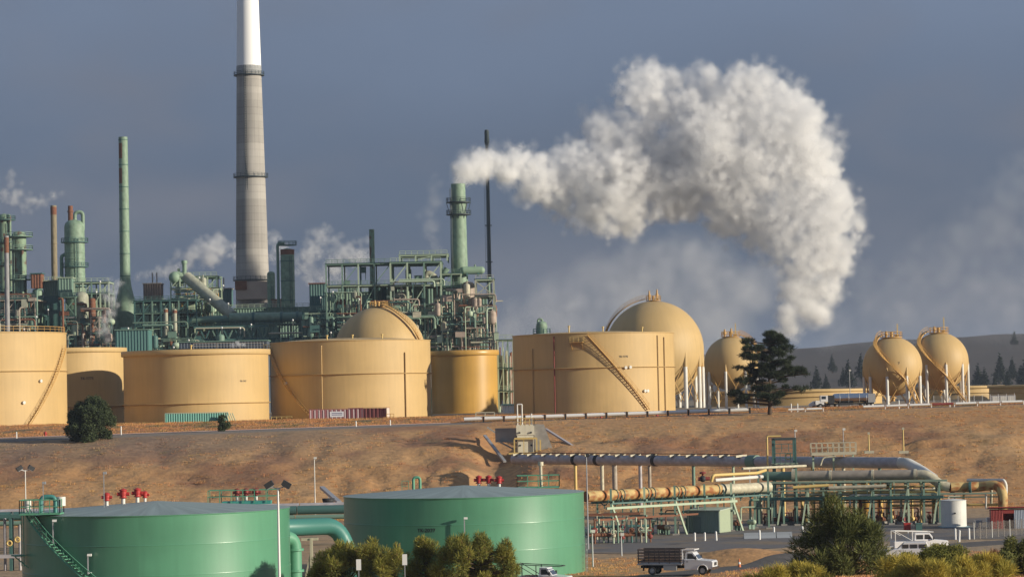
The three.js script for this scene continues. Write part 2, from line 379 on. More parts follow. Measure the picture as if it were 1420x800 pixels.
// ---------------------------------------------------------------- storage tanks
const font = await new FontLoader().loadAsync('fonts/droid/droid_sans_bold.typeface.json');
const onWall = (R, a, y) => [R * Math.sin(a), y, R * Math.cos(a)];       // angle 0 faces the viewer, positive to the right
function wallText(text, size, R, a0, y) {
  const g = new TextGeometry(text, { font, size, depth: 0.02, curveSegments: 3 }); g.computeBoundingBox();
  const w = g.boundingBox.max.x, p = g.attributes.position;
  for (let i = 0; i < p.count; i++) { const a = a0 + (p.getX(i) - w / 2) / R, r = R + 0.015 + p.getZ(i); p.setXYZ(i, r * Math.sin(a), y + p.getY(i), r * Math.cos(a)); }
  g.computeVertexNormals(); return g;
}
function wallStair(R, aTop, yTop, aBot, yBot, o) {                       // treads, stringers and rails winding round a shell
  const n = Math.max(8, Math.round((yTop - yBot) / (o.rise ?? 0.55))), w = o.width ?? 0.9, treads = [], inner = [], outer = [], rails = [];
  for (let k = 0; k <= n; k++) {
    const t = k / n, a = lerp(aTop, aBot, t), y = lerp(yTop, yBot, t);
    inner.push(onWall(R + 0.12, a, y)); outer.push(onWall(R + w, a, y));
    const g = new THREE.BoxGeometry(0.42, 0.07, w - 0.15); g.rotateY(a); g.translate(...onWall(R + 0.1 + w / 2, a, y + 0.1)); treads.push(g);
    if (k % 3 === 0) rails.push(bar(onWall(R + w, a, y), onWall(R + w, a, y + 1.1), 0.06));
  }
  return { treads, stringer: [sweep(inner, 0.09, 4, 0.1), sweep(outer, 0.11, 4, 0.1)], rails: [sweep(outer.map(([x, y, z]) => [x, y + 1.1, z]), 0.045, 5, 0.1), sweep(outer.map(([x, y, z]) => [x, y + 0.6, z]), 0.035, 5, 0.1), ...rails] };
}
function landing(t, R, a, y, m, { wide = 3, deep = 1.6, rm = m } = {}) {   // a small platform on a shell with its railing
  const g = new THREE.BoxGeometry(wide, 0.14, deep); g.rotateY(a); g.translate(...onWall(R + deep / 2 + 0.1, a, y));
  const d = part(t, 'stair_platform', g, m), h = wide / 2 / R, r = R + deep + 0.05;
  part(d, 'railing', [rail([onWall(R + 0.15, a - h, y), onWall(r, a - h, y), onWall(r, a + h, y), onWall(R + 0.15, a + h, y)], 0.07, 1)], rm);
  for (const b of [bar(onWall(r - 0.2, a - h * 0.8, y - 0.1), onWall(R + 0.05, a - h * 0.8, y - 1.6), 0.12), bar(onWall(r - 0.2, a + h * 0.8, y - 0.1), onWall(R + 0.05, a + h * 0.8, y - 1.6), 0.12)]) part(d, "bracket", [b], m);
}
function yellowTank(label, [x, y, z], R, H, o = {}) {
  const t = thing('storage_tank', label, 'tank', [x, y, z], 0, 'yellow storage tanks on the terrace'), m = o.mat ?? M.yellow;
  part(t, 'shell', cyl(R, R, -1.2, H, 112, 0, 0, true), m);
  part(t, 'roof', lathe([[R - 0.02, H - 0.02], [R * 0.8, H + (o.rise ?? 0.5) * 0.36], [R * 0.5, H + (o.rise ?? 0.5) * 0.75], [0.01, H + (o.rise ?? 0.5)]], 80), m);
  part(t, 'wind_girder', lathe([[R, H * o.girder - 0.18], [R + 0.42, H * o.girder - 0.02], [R + 0.42, H * o.girder + 0.08], [R, H * o.girder + 0.12]], 112), m);
  if (o.band) part(t, 'rim_band', lathe([[R, H - o.band], [R + 0.5, H - o.band + 0.1], [R + 0.5, H + 0.12], [R - 0.2, H + 0.12]], 112), m);
  else part(t, 'top_angle', lathe([[R, H - 0.16], [R + 0.14, H - 0.14], [R + 0.14, H + 0.05], [R - 0.1, H + 0.05]], 112), m);
  if (o.stair) {
    const s = wallStair(R, ...o.stair, {});
    const st = part(t, 'stairway', [s.stringer, s.treads], M.yellowSteel); part(st, 'handrail', s.rails, M.yellowSteel);
  }
  if (o.landing) landing(t, R, ...o.landing, M.yellowSteel, { rm: M.yellowRail });
  for (const [a, y0, y1, r, mat] of o.pipes ?? []) part(t, 'riser_pipe', sweep([onWall(R - 0.05, a, y1 + 0.25), onWall(R + r + 0.08, a, y1 + 0.25), onWall(R + r + 0.08, a, y0)], r, 8), mat ?? m);
  for (const [a, yy] of o.nozzles ?? []) { const g = new THREE.CylinderGeometry(0.34, 0.34, 0.5, 14); g.rotateX(Math.PI / 2); g.rotateY(a); g.translate(...onWall(R + 0.22, a, yy)); part(t, 'manhole', g, M.whiteWorn); }
  if (o.text) part(t, 'lettering', wallText(o.text[0], o.text[1], R, o.text[2], o.text[3]), M.dark);
  for (const [rr, a, h] of o.vents ?? []) part(t, 'roof_vent', [cyl(0.16, 0.16, 0, h, 10), cyl(0.3, 0.3, h, h + 0.25, 10)].map((g) => g.translate(rr * Math.sin(a), H + (o.rise ?? 0.5) * (1 - rr / R), rr * Math.cos(a))), M.yellowRail);
  if (o.topRail) part(t, 'roof_railing', ringRail(R - 0.3, H + 0.1, 0.08, 60, o.topRail[0] - Math.PI / 2, o.topRail[1] - Math.PI / 2), M.yellowSteel);
  return t;
}
yellowTank('yellow storage tank with a long diagonal stair across its front and a hanging landing', [18.53, 14.1, -633], 18.65, 31.95 - 14.1, {
  girder: 0.56, rise: 0.7, stair: [-0.09, 17.2, 0.66, 0.4], landing: [-0.22, 15.8], pipes: [[-0.52, -0.5, 16.9, 0.13, M.redFaded], [-0.86, -0.5, 14.2, 0.12], [1.0, -0.5, 16.4, 0.14], [0.86, -0.5, 16.8, 0.12]],
  nozzles: [[0.42, 10.0], [0.36, 9.9], [0.62, 4.6], [0.66, 4.6]], text: ['TK-1776', 0.42, 0.34, 12.2], vents: [[10, 0.2, 1.0], [15, -0.4, 1.4], [14, 0.9, 0.9]] });
yellowTank('broad yellow storage tank with a red and white container at its foot', [-37.64, 13.6, -633], 18.45, 31.46 - 13.6, {
  girder: 0.575, rise: 0.9, stair: [-1.28, 16.2, -0.42, 0.2], pipes: [[-0.3, -0.5, 16.4, 0.12], [0.78, -0.5, 14.6, 0.16]], nozzles: [[-0.86, 8.5], [0.5, 1.2]], vents: [[12, 0.1, 0.8], [15, -0.3, 0.9], [14, 0.6, 0.9]],
  landing: [-1.34, 16.4] });
yellowTank('slim glossy golden tank with a banded rim, squeezed beside the broad yellow tank', [-12.54, 13.8, -695], 8.41, 29.83 - 13.8, { mat: M.yellowDeep, girder: 0.02, band: 1.2, rise: 0.3 });
yellowTank('broad yellow tank with a rim band and a teal container in front of it', [-70.99, 12.9, -612], 16.11, 29.64 - 12.9, { girder: 0.3, band: 1.1, rise: 0.3, text: ['TK-1747', 0.36, 0.8, 9.6], vents: [[9, 0, 0.8]] });
yellowTank('narrow yellow tank marked with black lettering above a round bush', [-104.44, 12.6, -640], 13.47, 31.23 - 12.6, { girder: 0.28, band: 1.0, rise: 0.3, text: ['TK-1771', 0.62, 0.5, 23.95 - 12.6] });
yellowTank('largest yellow tank with handrails along its rim and a stair down its flank', [-116, 12.6, -590], 19.41, 33.76 - 12.6, {
  girder: 0.61, rise: 0.6, stair: [1.42, 17.6, 0.72, 0.2], pipes: [[0.43, -0.5, 19.6, 0.14]], nozzles: [[0.95, 10.8], [0.72, 6.3], [0.55, 1.0]], topRail: [0.3, 1.8] });

// ---------------------------------------------------------------- green tanks in the hollow
function flameVent(t, x, z, y, s = 1, m = M.red) {
  s *= 0.86;
  const v = part(t, 'vent_post', cyl(0.2 * s, 0.2 * s, y - 0.1, y + 0.6 * s, 14, x, z), M.whiteWorn);
  part(v, 'vent_cap', lathe([[0.01, y + 0.56 * s], [0.4 * s, y + 0.58 * s], [0.4 * s, y + 0.68 * s], [0.27 * s, y + 0.7 * s], [0.33 * s, y + 0.85 * s], [0.36 * s, y + 1.15 * s], [0.33 * s, y + 1.32 * s], [0.42 * s, y + 1.34 * s], [0.42 * s, y + 1.42 * s], [0.2 * s, y + 1.52 * s], [0.01, y + 1.6 * s]], 18, x, z), m);
  part(v, 'side_outlet', sweep([[x - 0.62 * s, y + 1.0 * s, z], [x + 0.62 * s, y + 1.0 * s, z]], 0.2 * s, 10), m);
}
function tankLamp(t, R, a, y0, y1, m = M.lampGrey) {
  const p = onWall(R + 0.55, a, 0), l = part(t, 'lamp_post', [bar([p[0], y0, p[2]], [p[0], y1, p[2]], 0.1), bar([p[0], y0 + 0.1, p[2]], onWall(R - 0.02, a, y0 + 0.1), 0.1)], m);
  part(l, 'lamp_head', [box(0.36, 0.2, 0.3, p[0] + 0.14, y1 + 0.08, p[2])], M.white);
}
function greenTank(label, [x, y, z], R, H, o) {
  const t = thing('green_tank', label, 'tank', [x, y, z], 0, 'green tanks in the hollow'), rise = 0.85;
  const prof = [[R, -1.5]]; for (const f of [0.34, 0.67]) prof.push([R, H * f - 0.05], [R + 0.035, H * f - 0.03], [R + 0.035, H * f + 0.03], [R - 0.01, H * f + 0.05]); prof.push([R - 0.01, H - 0.12], [R + 0.06, H - 0.1], [R + 0.06, H]);
  const sh = lathe(prof, 160); part(t, 'shell', sh, M.greenTank);
  part(t, 'roof', lathe([[R + 0.06, H], [R * 0.66, H + rise * 0.34], [R * 0.33, H + rise * 0.67], [0.01, H + rise]], 96), M.greenRoof);
  for (const [vx, vz, s, mat] of o.vents) flameVent(t, vx, vz, H + rise * (1 - Math.hypot(vx, vz) / R), s, mat);
  for (const l of o.lamps ?? []) tankLamp(t, R, ...l);
  if (o.text) part(t, 'lettering', wallText(o.text[0], o.text[1], R, o.text[2], o.text[3]), M.dark);
  if (o.stair) {
    const s = wallStair(R, ...o.stair, { rise: 0.26, width: 0.95 }), st = part(t, 'stairway', s.stringer, M.greenSteel);
    s.treads.forEach((g) => part(st, 'tread', g, M.greenSteel)); part(st, 'handrail', s.rails, M.greenSteel);
  }
  for (const [a0, a1, rr] of o.rails ?? []) part(t, 'roof_railing', ringRail(rr, H + 0.15, 0.07, 60, a0 - Math.PI / 2, a1 - Math.PI / 2), M.greenSteel);
  return t;
}
{
  const c = [-33.36, 0, -254], t = greenTank('green tank with a zigzag of stair treads and red vents on its grey roof', c, 12.3, 8.05, {
    vents: [[-4.4, 1.2, 0.9], [-3.0, 0.4, 1.05], [-1.85, -0.8, 1.0], [-1.2, -1.2, 0.75]], stair: [-0.93, 8.05, -0.18, 0.6], lamps: [[-0.66, 5.6, 7.6], [-0.36, 3.0, 4.6]] });
  // stair head: platform, railings and a green loop of pipe at the rim
  const st = part(t, 'stair_platform', [box(3.6, 0.14, 2.2, -9.2, 8.25, 8.2)], M.greenSteel);
  part(st, 'railing', [rail([[-11, 8.3, 9.3], [-7.4, 8.3, 9.3], [-7.4, 8.3, 7.1], [-11, 8.3, 7.1], [-11, 8.3, 9.3]], 0.07, 0.9, 1.2)], M.greenSteel);
  part(t, 'vent_loop', sweep([[-9.3, 8.2, 8.0], [-9.3, 9.75, 8.0], [-8.0, 9.75, 8.0], [-8.0, 8.2, 8.0]], 0.2, 10, 0.5), paint([0.05, 0.22, 0.2], 0.5));
  part(t, 'gauge_drum', [cyl(0.42, 0.42, 8.9, 9.7, 14, -7.55, 7.7)], M.whiteWorn);
  part(t, 'gauge_drum', [cyl(0.3, 0.3, 8.7, 9.5, 14, -10.4, 8.4)], M.whiteWorn);
  const la = part(t, 'cage_ladder', [ladder(0, 0, 3.4, 8.1, 0.9, 0.07).rotateY(-1.15).translate(...onWall(12.6, -1.15, 0))], M.greenSteel);
  part(la, 'rest_platform', [box(1.5, 0.12, 1.0).rotateY(-1.15).translate(...onWall(13.0, -1.15, 4.4)), bar(onWall(13.4, -1.12, 4.3), onWall(12.4, -1.06, 3.3), 0.09)], M.greenSteel);
  part(t, 'lamp_mast', [bar([-9.0, 8.2, 8.5], [-9.0, 10.9, 8.5], 0.07), box(0.3, 0.22, 0.25, -8.9, 11, 8.5)], M.galv);
  part(t, 'lamp_mast', [bar([-4.0, 8.6, 5.5], [-4.0, 11.6, 5.5], 0.07), box(0.3, 0.22, 0.25, -3.9, 11.7, 5.5)], M.galv);
  // far side of the roof: vents on a skid with a railing
  const sk = part(t, 'roof_skid', [box(4.6, 0.3, 1.6, 7.8, 8.35, -6.2)], paint([0.05, 0.28, 0.24], 0.5));
  part(sk, 'railing', [rail([[4.2, 8.35, -6.9], [10.8, 8.35, -6.9], [10.8, 8.35, -5.3], [4.2, 8.35, -5.3]], 0.07, 1.1, 1.2)], M.greenSteel);
  for (const dx of [0, 0.85, 1.8]) flameVent(t, 6.9 + dx, -6.0, 8.6, 0.82, M.redFaded);
}
{
  const c = [-5.39, 0, -281], t = greenTank('green tank lettered in black behind the small pines', c, 12.3, 8.05, {
    vents: [[1.45, -9.2, 1.0], [2.5, -9.0, 1.0], [3.6, -8.7, 0.95]], lamps: [[0.02, 4.3, 6.0]], text: ['TK-2077', 0.36, -0.29, 4.75] });
  const sk = part(t, 'roof_platform', [box(4.4, 0.14, 2.2, 7.7, 8.35, -5.6)], M.greenSteel);
  part(sk, 'railing', [rail([[5.5, 8.4, -6.7], [9.9, 8.4, -6.7], [9.9, 8.4, -4.5], [5.5, 8.4, -4.5], [5.5, 8.4, -6.7]], 0.07, 1.1, 1.2)], M.greenSteel);
  part(t, 'gauge_pipe', [cyl(0.16, 0.16, 8.4, 10.6, 10, 8.0, -5.4), cyl(0.3, 0.3, 10.6, 11, 10, 8.0, -5.4)], M.cream);
  part(t, 'vent_loop', sweep([[-5.4, 8.1, -7.0], [-5.4, 9.6, -7.0], [-4.7, 9.6, -7.0], [-4.7, 8.1, -7.0]], 0.16, 10, 0.34), M.greenSteel);
  part(t, 'hatch_frame', [rail([[-6.6, 8.15, -7.0], [-5.9, 8.15, -7.0]], 0.05, 0.7, 1.1)], M.greenSteel);
  part(t, 'ladder', [ladder(0, 0, 0, 3.4, 0.7, 0.06, 1.35).translate(...onWall(12.7, 1.35, 0))], M.galv);
}
// big green pipe joining the two tanks
{
  const t = thing('transfer_pipe', 'thick green pipe that bends down on both ends between the two green tanks', 'pipe');
  const p = [[-21.26, 1.11, -262], [-21.18, 5.43, -262], [-21.28, 5.79, -266], [-17.71, 5.62, -268], [-16.55, 3.99, -268], [-16.61, 0.62, -268]];
  part(t, 'pipe', sweep([[p[0][0] - 3.2, p[3][1] + 0.05, -264.5], [p[2][0], p[3][1], -266.5], [p[3][0], p[3][1], -268], [p[4][0], p[4][1] - 0.6, -268], [p[5][0], 0, -268]], 0.84, 20, 1.6), paint([0.06, 0.22, 0.19], 0.4));
  part(t, 'branch_pipe', sweep([[p[0][0], 0, -262], [p[0][0], p[1][1] - 0.6, -262], [p[0][0] - 2.2, p[1][1] - 0.4, -260]], 0.66, 18, 1.1), M.greenSteel);
  for (const y of [1.6, 3.6]) part(t, 'flange', cyl(0.86, 0.86, y, y + 0.22, 24, p[0][0], -262), M.greenSteel);
  part(t, 'pipe_stand', [bar([p[0][0] + 1.35, 0, -265.2], [p[0][0] + 1.35, 4.6, -265.2], 0.28), bar([p[0][0] + 0.6, 0.2, -265.2], [p[0][0] + 1.3, 3.2, -265.2], 0.16), box(1.6, 0.24, 0.5, p[0][0] + 1.2, 4.5, -265.4)], M.cream);
}

// ---------------------------------------------------------------- spheres for pressurised gas
function gasSphere(label, [x, yg, z], R, cy, o) {
  const t = thing('gas_sphere', label, 'gas tank', [x, yg, z], o.turn ?? 0, 'yellow gas spheres'), n = o.legs ?? 9, c = cy - yg;
  const g = new THREE.SphereGeometry(R, 72, 48); g.translate(0, c, 0); { const uv = g.attributes.uv; for (let i = 0; i < uv.count; i++) uv.setXY(i, uv.getX(i) * R * 6.28, uv.getY(i) * R * 3.14); }
  part(t, 'shell', g, M.yellow);
  const lr = R * 0.965, ring = [], at = (k, y) => { const a = (k + (o.shift ?? 0.3)) / n * Math.PI * 2; return [lr * Math.sin(a), y, lr * Math.cos(a)]; }, w = 0.032 * R + 0.12;
  for (let k = 0; k < n; k++) {
    const p = at(k, 0), yw = c - R * (o.white ?? 0.34);
    const leg = part(t, 'leg', [cyl(w, w, -0.6, yw, 14, p[0], p[2])], M.whiteWorn);
    part(leg, 'leg_cap', [cyl(w, w * 0.9, yw, c - R * 0.05, 14, p[0], p[2]), cyl(w * 0.9, 0.03, c - R * 0.05, c + R * 0.2, 14, p[0] * 0.985, p[2] * 0.985)], M.yellow);
    const q = at(k + 1, 0), yb = 0.5, yt = c - R * 0.22;
    part(t, 'cross_brace', [bar([p[0], yb, p[2]], [q[0], yt, q[2]], 0.14), bar([q[0], yb, q[2]], [p[0], yt, p[2]], 0.14)], M.yellowSteel);
    ring.push(p);
  }
  part(t, 'bottom_nozzle', [cyl(0.4, 0.4, c - R - 1.2, c - R + 0.2, 14), cyl(0.7, 0.7, c - R - 0.5, c - R - 0.3, 14)], M.yellowSteel);
  const pr = R * (o.top ?? 0.27), py = c + Math.sqrt(R * R - pr * pr) + 0.35;
  const pl = part(t, 'top_platform', [ringDeck(0.4, pr, py, 0.14), cyl(0.35, 0.35, c + R - 0.2, py + 1.2, 12), box(0.9, 0.5, 0.9, pr * 0.5, py + 0.3, 0)], M.yellowSteel);
  part(pl, 'railing', ringRail(pr - 0.05, py, 0.09, 16, 0, Math.PI * 2, 1.2), M.yellowSteel);
  if (o.mast) part(pl, 'mast', [bar([pr * 0.55, py, 0], [pr * 0.55, py + o.mast, 0], 0.22)], M.yellowRail);
  for (const [dx, h] of o.valves ?? []) part(pl, 'relief_valve', [cyl(0.22, 0.22, py, py + h, 10, dx, 0), cyl(0.4, 0.4, py + h * 0.35, py + h * 0.6, 10, dx, 0)], M.yellowSteel);
  if (o.stair) {                                                     // winding stair over the shell, then a straight flight to the ground
    const path = [], S = o.stair;
    for (let k = 0; k <= 22; k++) { const u = k / 22, th = lerp(S.th0, S.th1, u), a = lerp(S.a0, S.a1, u), r = R + 0.75; path.push([r * Math.sin(th) * Math.sin(a), c + r * Math.cos(th), r * Math.sin(th) * Math.cos(a)]); }
    if (S.foot) path.push([S.foot[0], 0.1, S.foot[1]]);
    const st = part(t, 'stairway', path.slice(1).map((p, i) => bar(path[i], p, 0.9, 0.22)), M.yellowSteel);
    part(st, 'handrail', [0.55, 1.1].flatMap((h) => path.slice(1).map((p, i) => bar([path[i][0], path[i][1] + h, path[i][2]], [p[0], p[1] + h, p[2]], 0.08))).concat(path.map((p) => bar(p, [p[0], p[1] + 1.1, p[2]], 0.07))), M.yellowSteel);
  }
  if (o.text) { const gg = wallText(o.text, R * 0.075, R * 0.995, 0.08, c + R * 0.06); part(t, 'lettering', gg, M.dark); }
  return t;
}
gasSphere('huge yellow gas sphere rising behind the tank with the diagonal stair', [38.09, 14.2, -738], 13.3, 29.7, { legs: 13, top: 0.15, white: 0.35, valves: [[-1.1, 2.6], [1.0, 2.9]], stair: { th0: 0.16, th1: 1.5, a0: -1.5, a1: -1.75 } });
gasSphere('middle-sized yellow gas sphere half hidden by the dark pine', [53.09, 14.2, -668], 6.59, 25.01, { legs: 8, shift: 0.62, top: 0.34, white: 0.3, mast: 3.2, valves: [[-1.4, 1.8], [0.2, 2]], stair: { th0: 0.3, th1: 1.3, a0: 1.45, a1: 1.7 } });
gasSphere('yellow gas sphere with white legs, wound by a stair, beside the parked tank lorry', [86.06, 13.8, -622], 6.71, 23.08, { legs: 9, shift: 0.52, top: 0.36, mast: 3.0, valves: [[-1.2, 1.4]], text: '7', stair: { th0: 0.35, th1: 2.0, a0: -1.35, a1: 0.25, foot: [4.6, 6.6] } });
gasSphere('yellow gas sphere with grey legs and a tall mast on its crown', [100.82, 13.9, -648], 6.82, 24.27, { legs: 9, shift: 0.1, top: 0.34, white: 0.12, mast: 3.6, valves: [[-1.0, 1.5]], stair: { th0: 0.35, th1: 2.05, a0: -1.6, a1: 0.05, foot: [5.5, 5.8] } });
gasSphere('yellow gas sphere with only its dome showing over the broad tank', [-34.41, 14.2, -705], 11.78, 30.09, { legs: 10, top: 0.2, valves: [[-1, 1.6]], stair: { th0: 0.2, th1: 1.55, a0: 0.5, a1: 1.15 } });

// low yellow tanks behind the right-hand spheres
for (const [label, x, D, R, top] of [
  ['low yellow tank behind the pine and the tank lorry', 78.23, 760, 23.6, 18.25],
  ['low yellow tank showing between the legs of the spheres', 129.68, 800, 13.05, 18.34],
  ['low yellow tank beyond the chain fence', 147.08, 770, 13.37, 18.25],
]) yellowTank(label, [x, 13.5, -D], R, top - 13.5, { girder: 0.6, rise: 0.25, band: 0.7 });

// ---------------------------------------------------------------- along the terrace edge
function corrugated(len, h, n, depth = 0.12) {                       // a ribbed sheet along x, facing +z
  const s = new THREE.Shape(), p = len / n; s.moveTo(-len / 2, -0.03);
  for (let k = 0; k < n; k++) { const x = -len / 2 + k * p; s.lineTo(x, 0); s.lineTo(x + p * 0.3, depth); s.lineTo(x + p * 0.6, depth); s.lineTo(x + p * 0.9, 0); }
  s.lineTo(len / 2, 0); s.lineTo(len / 2, -0.03);
  const g = new THREE.ExtrudeGeometry(s, { depth: h, bevelEnabled: false }); g.rotateX(-Math.PI / 2); g.rotateY(Math.PI);
  return g;
}
function container(label, [x, y, z], len, h, wid, turn, m, o = {}) {
  const t = thing('shipping_container', label, 'container', [x, y, z], turn, 'shipping containers on the terrace'), n = o.ribs ?? 22;
  const f = part(t, 'side_panel', corrugated(len, h - 0.2, n).translate(0, 0.1, wid / 2 - 0.15), m);
  part(t, 'side_panel', corrugated(len, h - 0.2, n).rotateY(Math.PI).translate(0, 0.1, -wid / 2 + 0.15), m);
  part(t, 'end_wall', corrugated(wid - 0.2, h - 0.2, 5).rotateY(Math.PI / 2).translate(len / 2 - 0.15, 0.1, 0), o.end ?? m);
  part(t, 'end_wall', corrugated(wid - 0.2, h - 0.2, 5).rotateY(-Math.PI / 2).translate(-len / 2 + 0.15, 0.1, 0), o.end ?? m);
  part(t, 'roof', [box(len, 0.08, wid, 0, h + 0.02, 0)], o.roof ?? m);
  part(t, 'base_frame', [box(len + 0.04, 0.16, 0.14, 0, 0.06, wid / 2 + 0.02), box(len + 0.04, 0.16, 0.14, 0, 0.06, -wid / 2 - 0.02)], M.dark);
  for (const sx of [-1, 1]) part(t, 'corner_post', [box(0.16, h, 0.16, sx * (len / 2), h / 2, wid / 2 + 0.03)], o.post ?? m);
  void f; return t;
}
container('long teal ribbed container with pipes leaning on its end', [-66.79, 13.35, -575], 13.0, 2.65, 2.5, 0.12, paint([0.12, 0.33, 0.28], 0.55), { ribs: 26, roof: paint([0.3, 0.45, 0.4], 0.6), post: paint([0.25, 0.45, 0.38], 0.6) });
{ // pipes leaning on it
  const t = thing('pipe_bundle', 'pale green pipes leaning in a heap on the teal container', 'pipes', [-59.89, 13.3, -572.6]);
  for (let k = 0; k < 5; k++) part(t, 'leaning_pipe', sweep([[-0.9 + k * 0.42, 2.5, -0.5], [-0.1 + k * 0.5, 0, 0.4]], 0.09, 8), k % 2 ? M.steelPale : paint([0.3, 0.42, 0.3], 0.6));
}
{
  const strip = paint([0.24, 0.075, 0.085], 0.6), c = container('faded red container striped with pale ribs and bearing a white sign', [-37.41, 13.6, -574], 11.2, 2.6, 2.5, 0.1, strip, { ribs: 12 });
  for (let k = 0; k < 13; k++) part(c, 'white_stripe', box(0.26, 2.2, 0.04, -5.35 + k * 0.9, 1.35, 1.25), paint([0.55, 0.45, 0.46], 0.6));
  const s = part(c, 'sign_board', box(2.9, 1.15, 0.06, 0.1, 1.5, 1.31), paint([0.6, 0.6, 0.64], 0.6));
  for (const yy of [1.72, 1.38]) part(s, 'sign_lettering', box(2.2, 0.16, 0.02, 0.15, yy, 1.35), paint([0.12, 0.12, 0.22], 0.6));
  container('short faded red container with a pale end wall, behind the striped one', [-30.98, 13.75, -583], 8.6, 2.5, 2.5, -0.25, paint([0.27, 0.085, 0.08], 0.65), { ribs: 10, end: paint([0.6, 0.5, 0.42], 0.6), post: paint([0.62, 0.5, 0.4], 0.6) });
}
// yellow pipe barriers beside the containers
single('pipe_barrier', rail([[-51.33, 13.5, -578], [-46.93, 13.5, -577.4]], 0.13, 1.1, 1.3), M.yellowRail, 'yellow pipe barrier between the two rows of containers', 'barrier');
single('pipe_barrier', rail([[-27.11, 13.7, -580], [-25.58, 13.7, -580]], 0.12, 0.8, 1.2), M.yellowSteel, 'short barrier at the end of the short red container', 'barrier');

// white pipeline on black saddles along the edge of the terrace
function edgePipe(label, x0, x1, D, seg, o = {}) {
  const t = thing('edge_pipeline', label, 'pipeline'), n = Math.max(1, Math.round((x1 - x0) / seg));
  for (let k = 0; k < n; k++) {
    const a = lerp(x0, x1, k / n), b = lerp(x0, x1, (k + 1) / n), y = (x) => ground(x, -D) + (o.up ?? 0.75);
    part(t, 'pipe_segment', sweep([[a + 0.22, y(a), -D], [b - 0.22, y(b), -D]], o.r ?? 0.33, 12), (o.reds ?? []).includes(k) ? M.redFaded : M.white);
    part(t, 'saddle', [box(o.thin ? 0.14 : 0.3, (o.up ?? 0.75) + 0.3, o.thin ? 0.2 : 0.7, b, y(b) - (o.thin ? 0.3 : 0.14), -D)], o.thin ? M.white : M.black);
  }
  return t;
}
edgePipe('white pipeline on black saddles above the dry slope', -9.45, 42.89, 499.5, 3.72);
edgePipe('white guard pipe with a red length, in front of the right-hand spheres', 63.4, 92.85, 499.5, 4.2, { up: 0.6, r: 0.22, reds: [3], thin: true });
edgePipe('white guard pipe between the pine and the tank lorry', 49.72, 56.3, 499.5, 3.4, { up: 0.5, r: 0.2, thin: true });
for (const [x, h] of [[-91.15, 1.1], [-72.03, 1.5], [-29.04, 1.0], [-22.78, 1.0], [70.33, 1.5], [79.61, 1.7], [50.6, 1.5], [51.78, 1.5]])
  single('marker_post', [cyl(0.11, 0.11, ground(x, -501) - 0.3, ground(x, -501) + h, 10, x, -501), cyl(0.13, 0.02, ground(x, -501) + h, ground(x, -501) + h + 0.1, 10, x, -501)], M.white, 'white marker post at the edge of the terrace road', 'post', 'white marker posts along the terrace road');
for (const x of [-87.76, 16.16, 26.63]) {
  const y = ground(x, -512), t = thing('fire_hydrant', 'small red hydrant on the verge of the terrace road', 'hydrant', [x, y, -512], 0, 'red hydrants on the verge');
  part(t, 'barrel', lathe([[0.01, 0], [0.28, 0.02], [0.2, 0.1], [0.2, 0.7], [0.25, 0.75], [0.22, 0.9], [0.01, 1.0]], 16), M.red);
  part(t, 'outlet', sweep([[-0.38, 0.55, 0], [0.38, 0.55, 0]], 0.1, 10), M.red);
}
// kerb line beside the left road
roadStrip('kerb_line', [[-150, 511.2], [-60, 511.2], [-12, 511.6]], 0.5, paint([0.5, 0.36, 0.33], 0.9), 0.14);

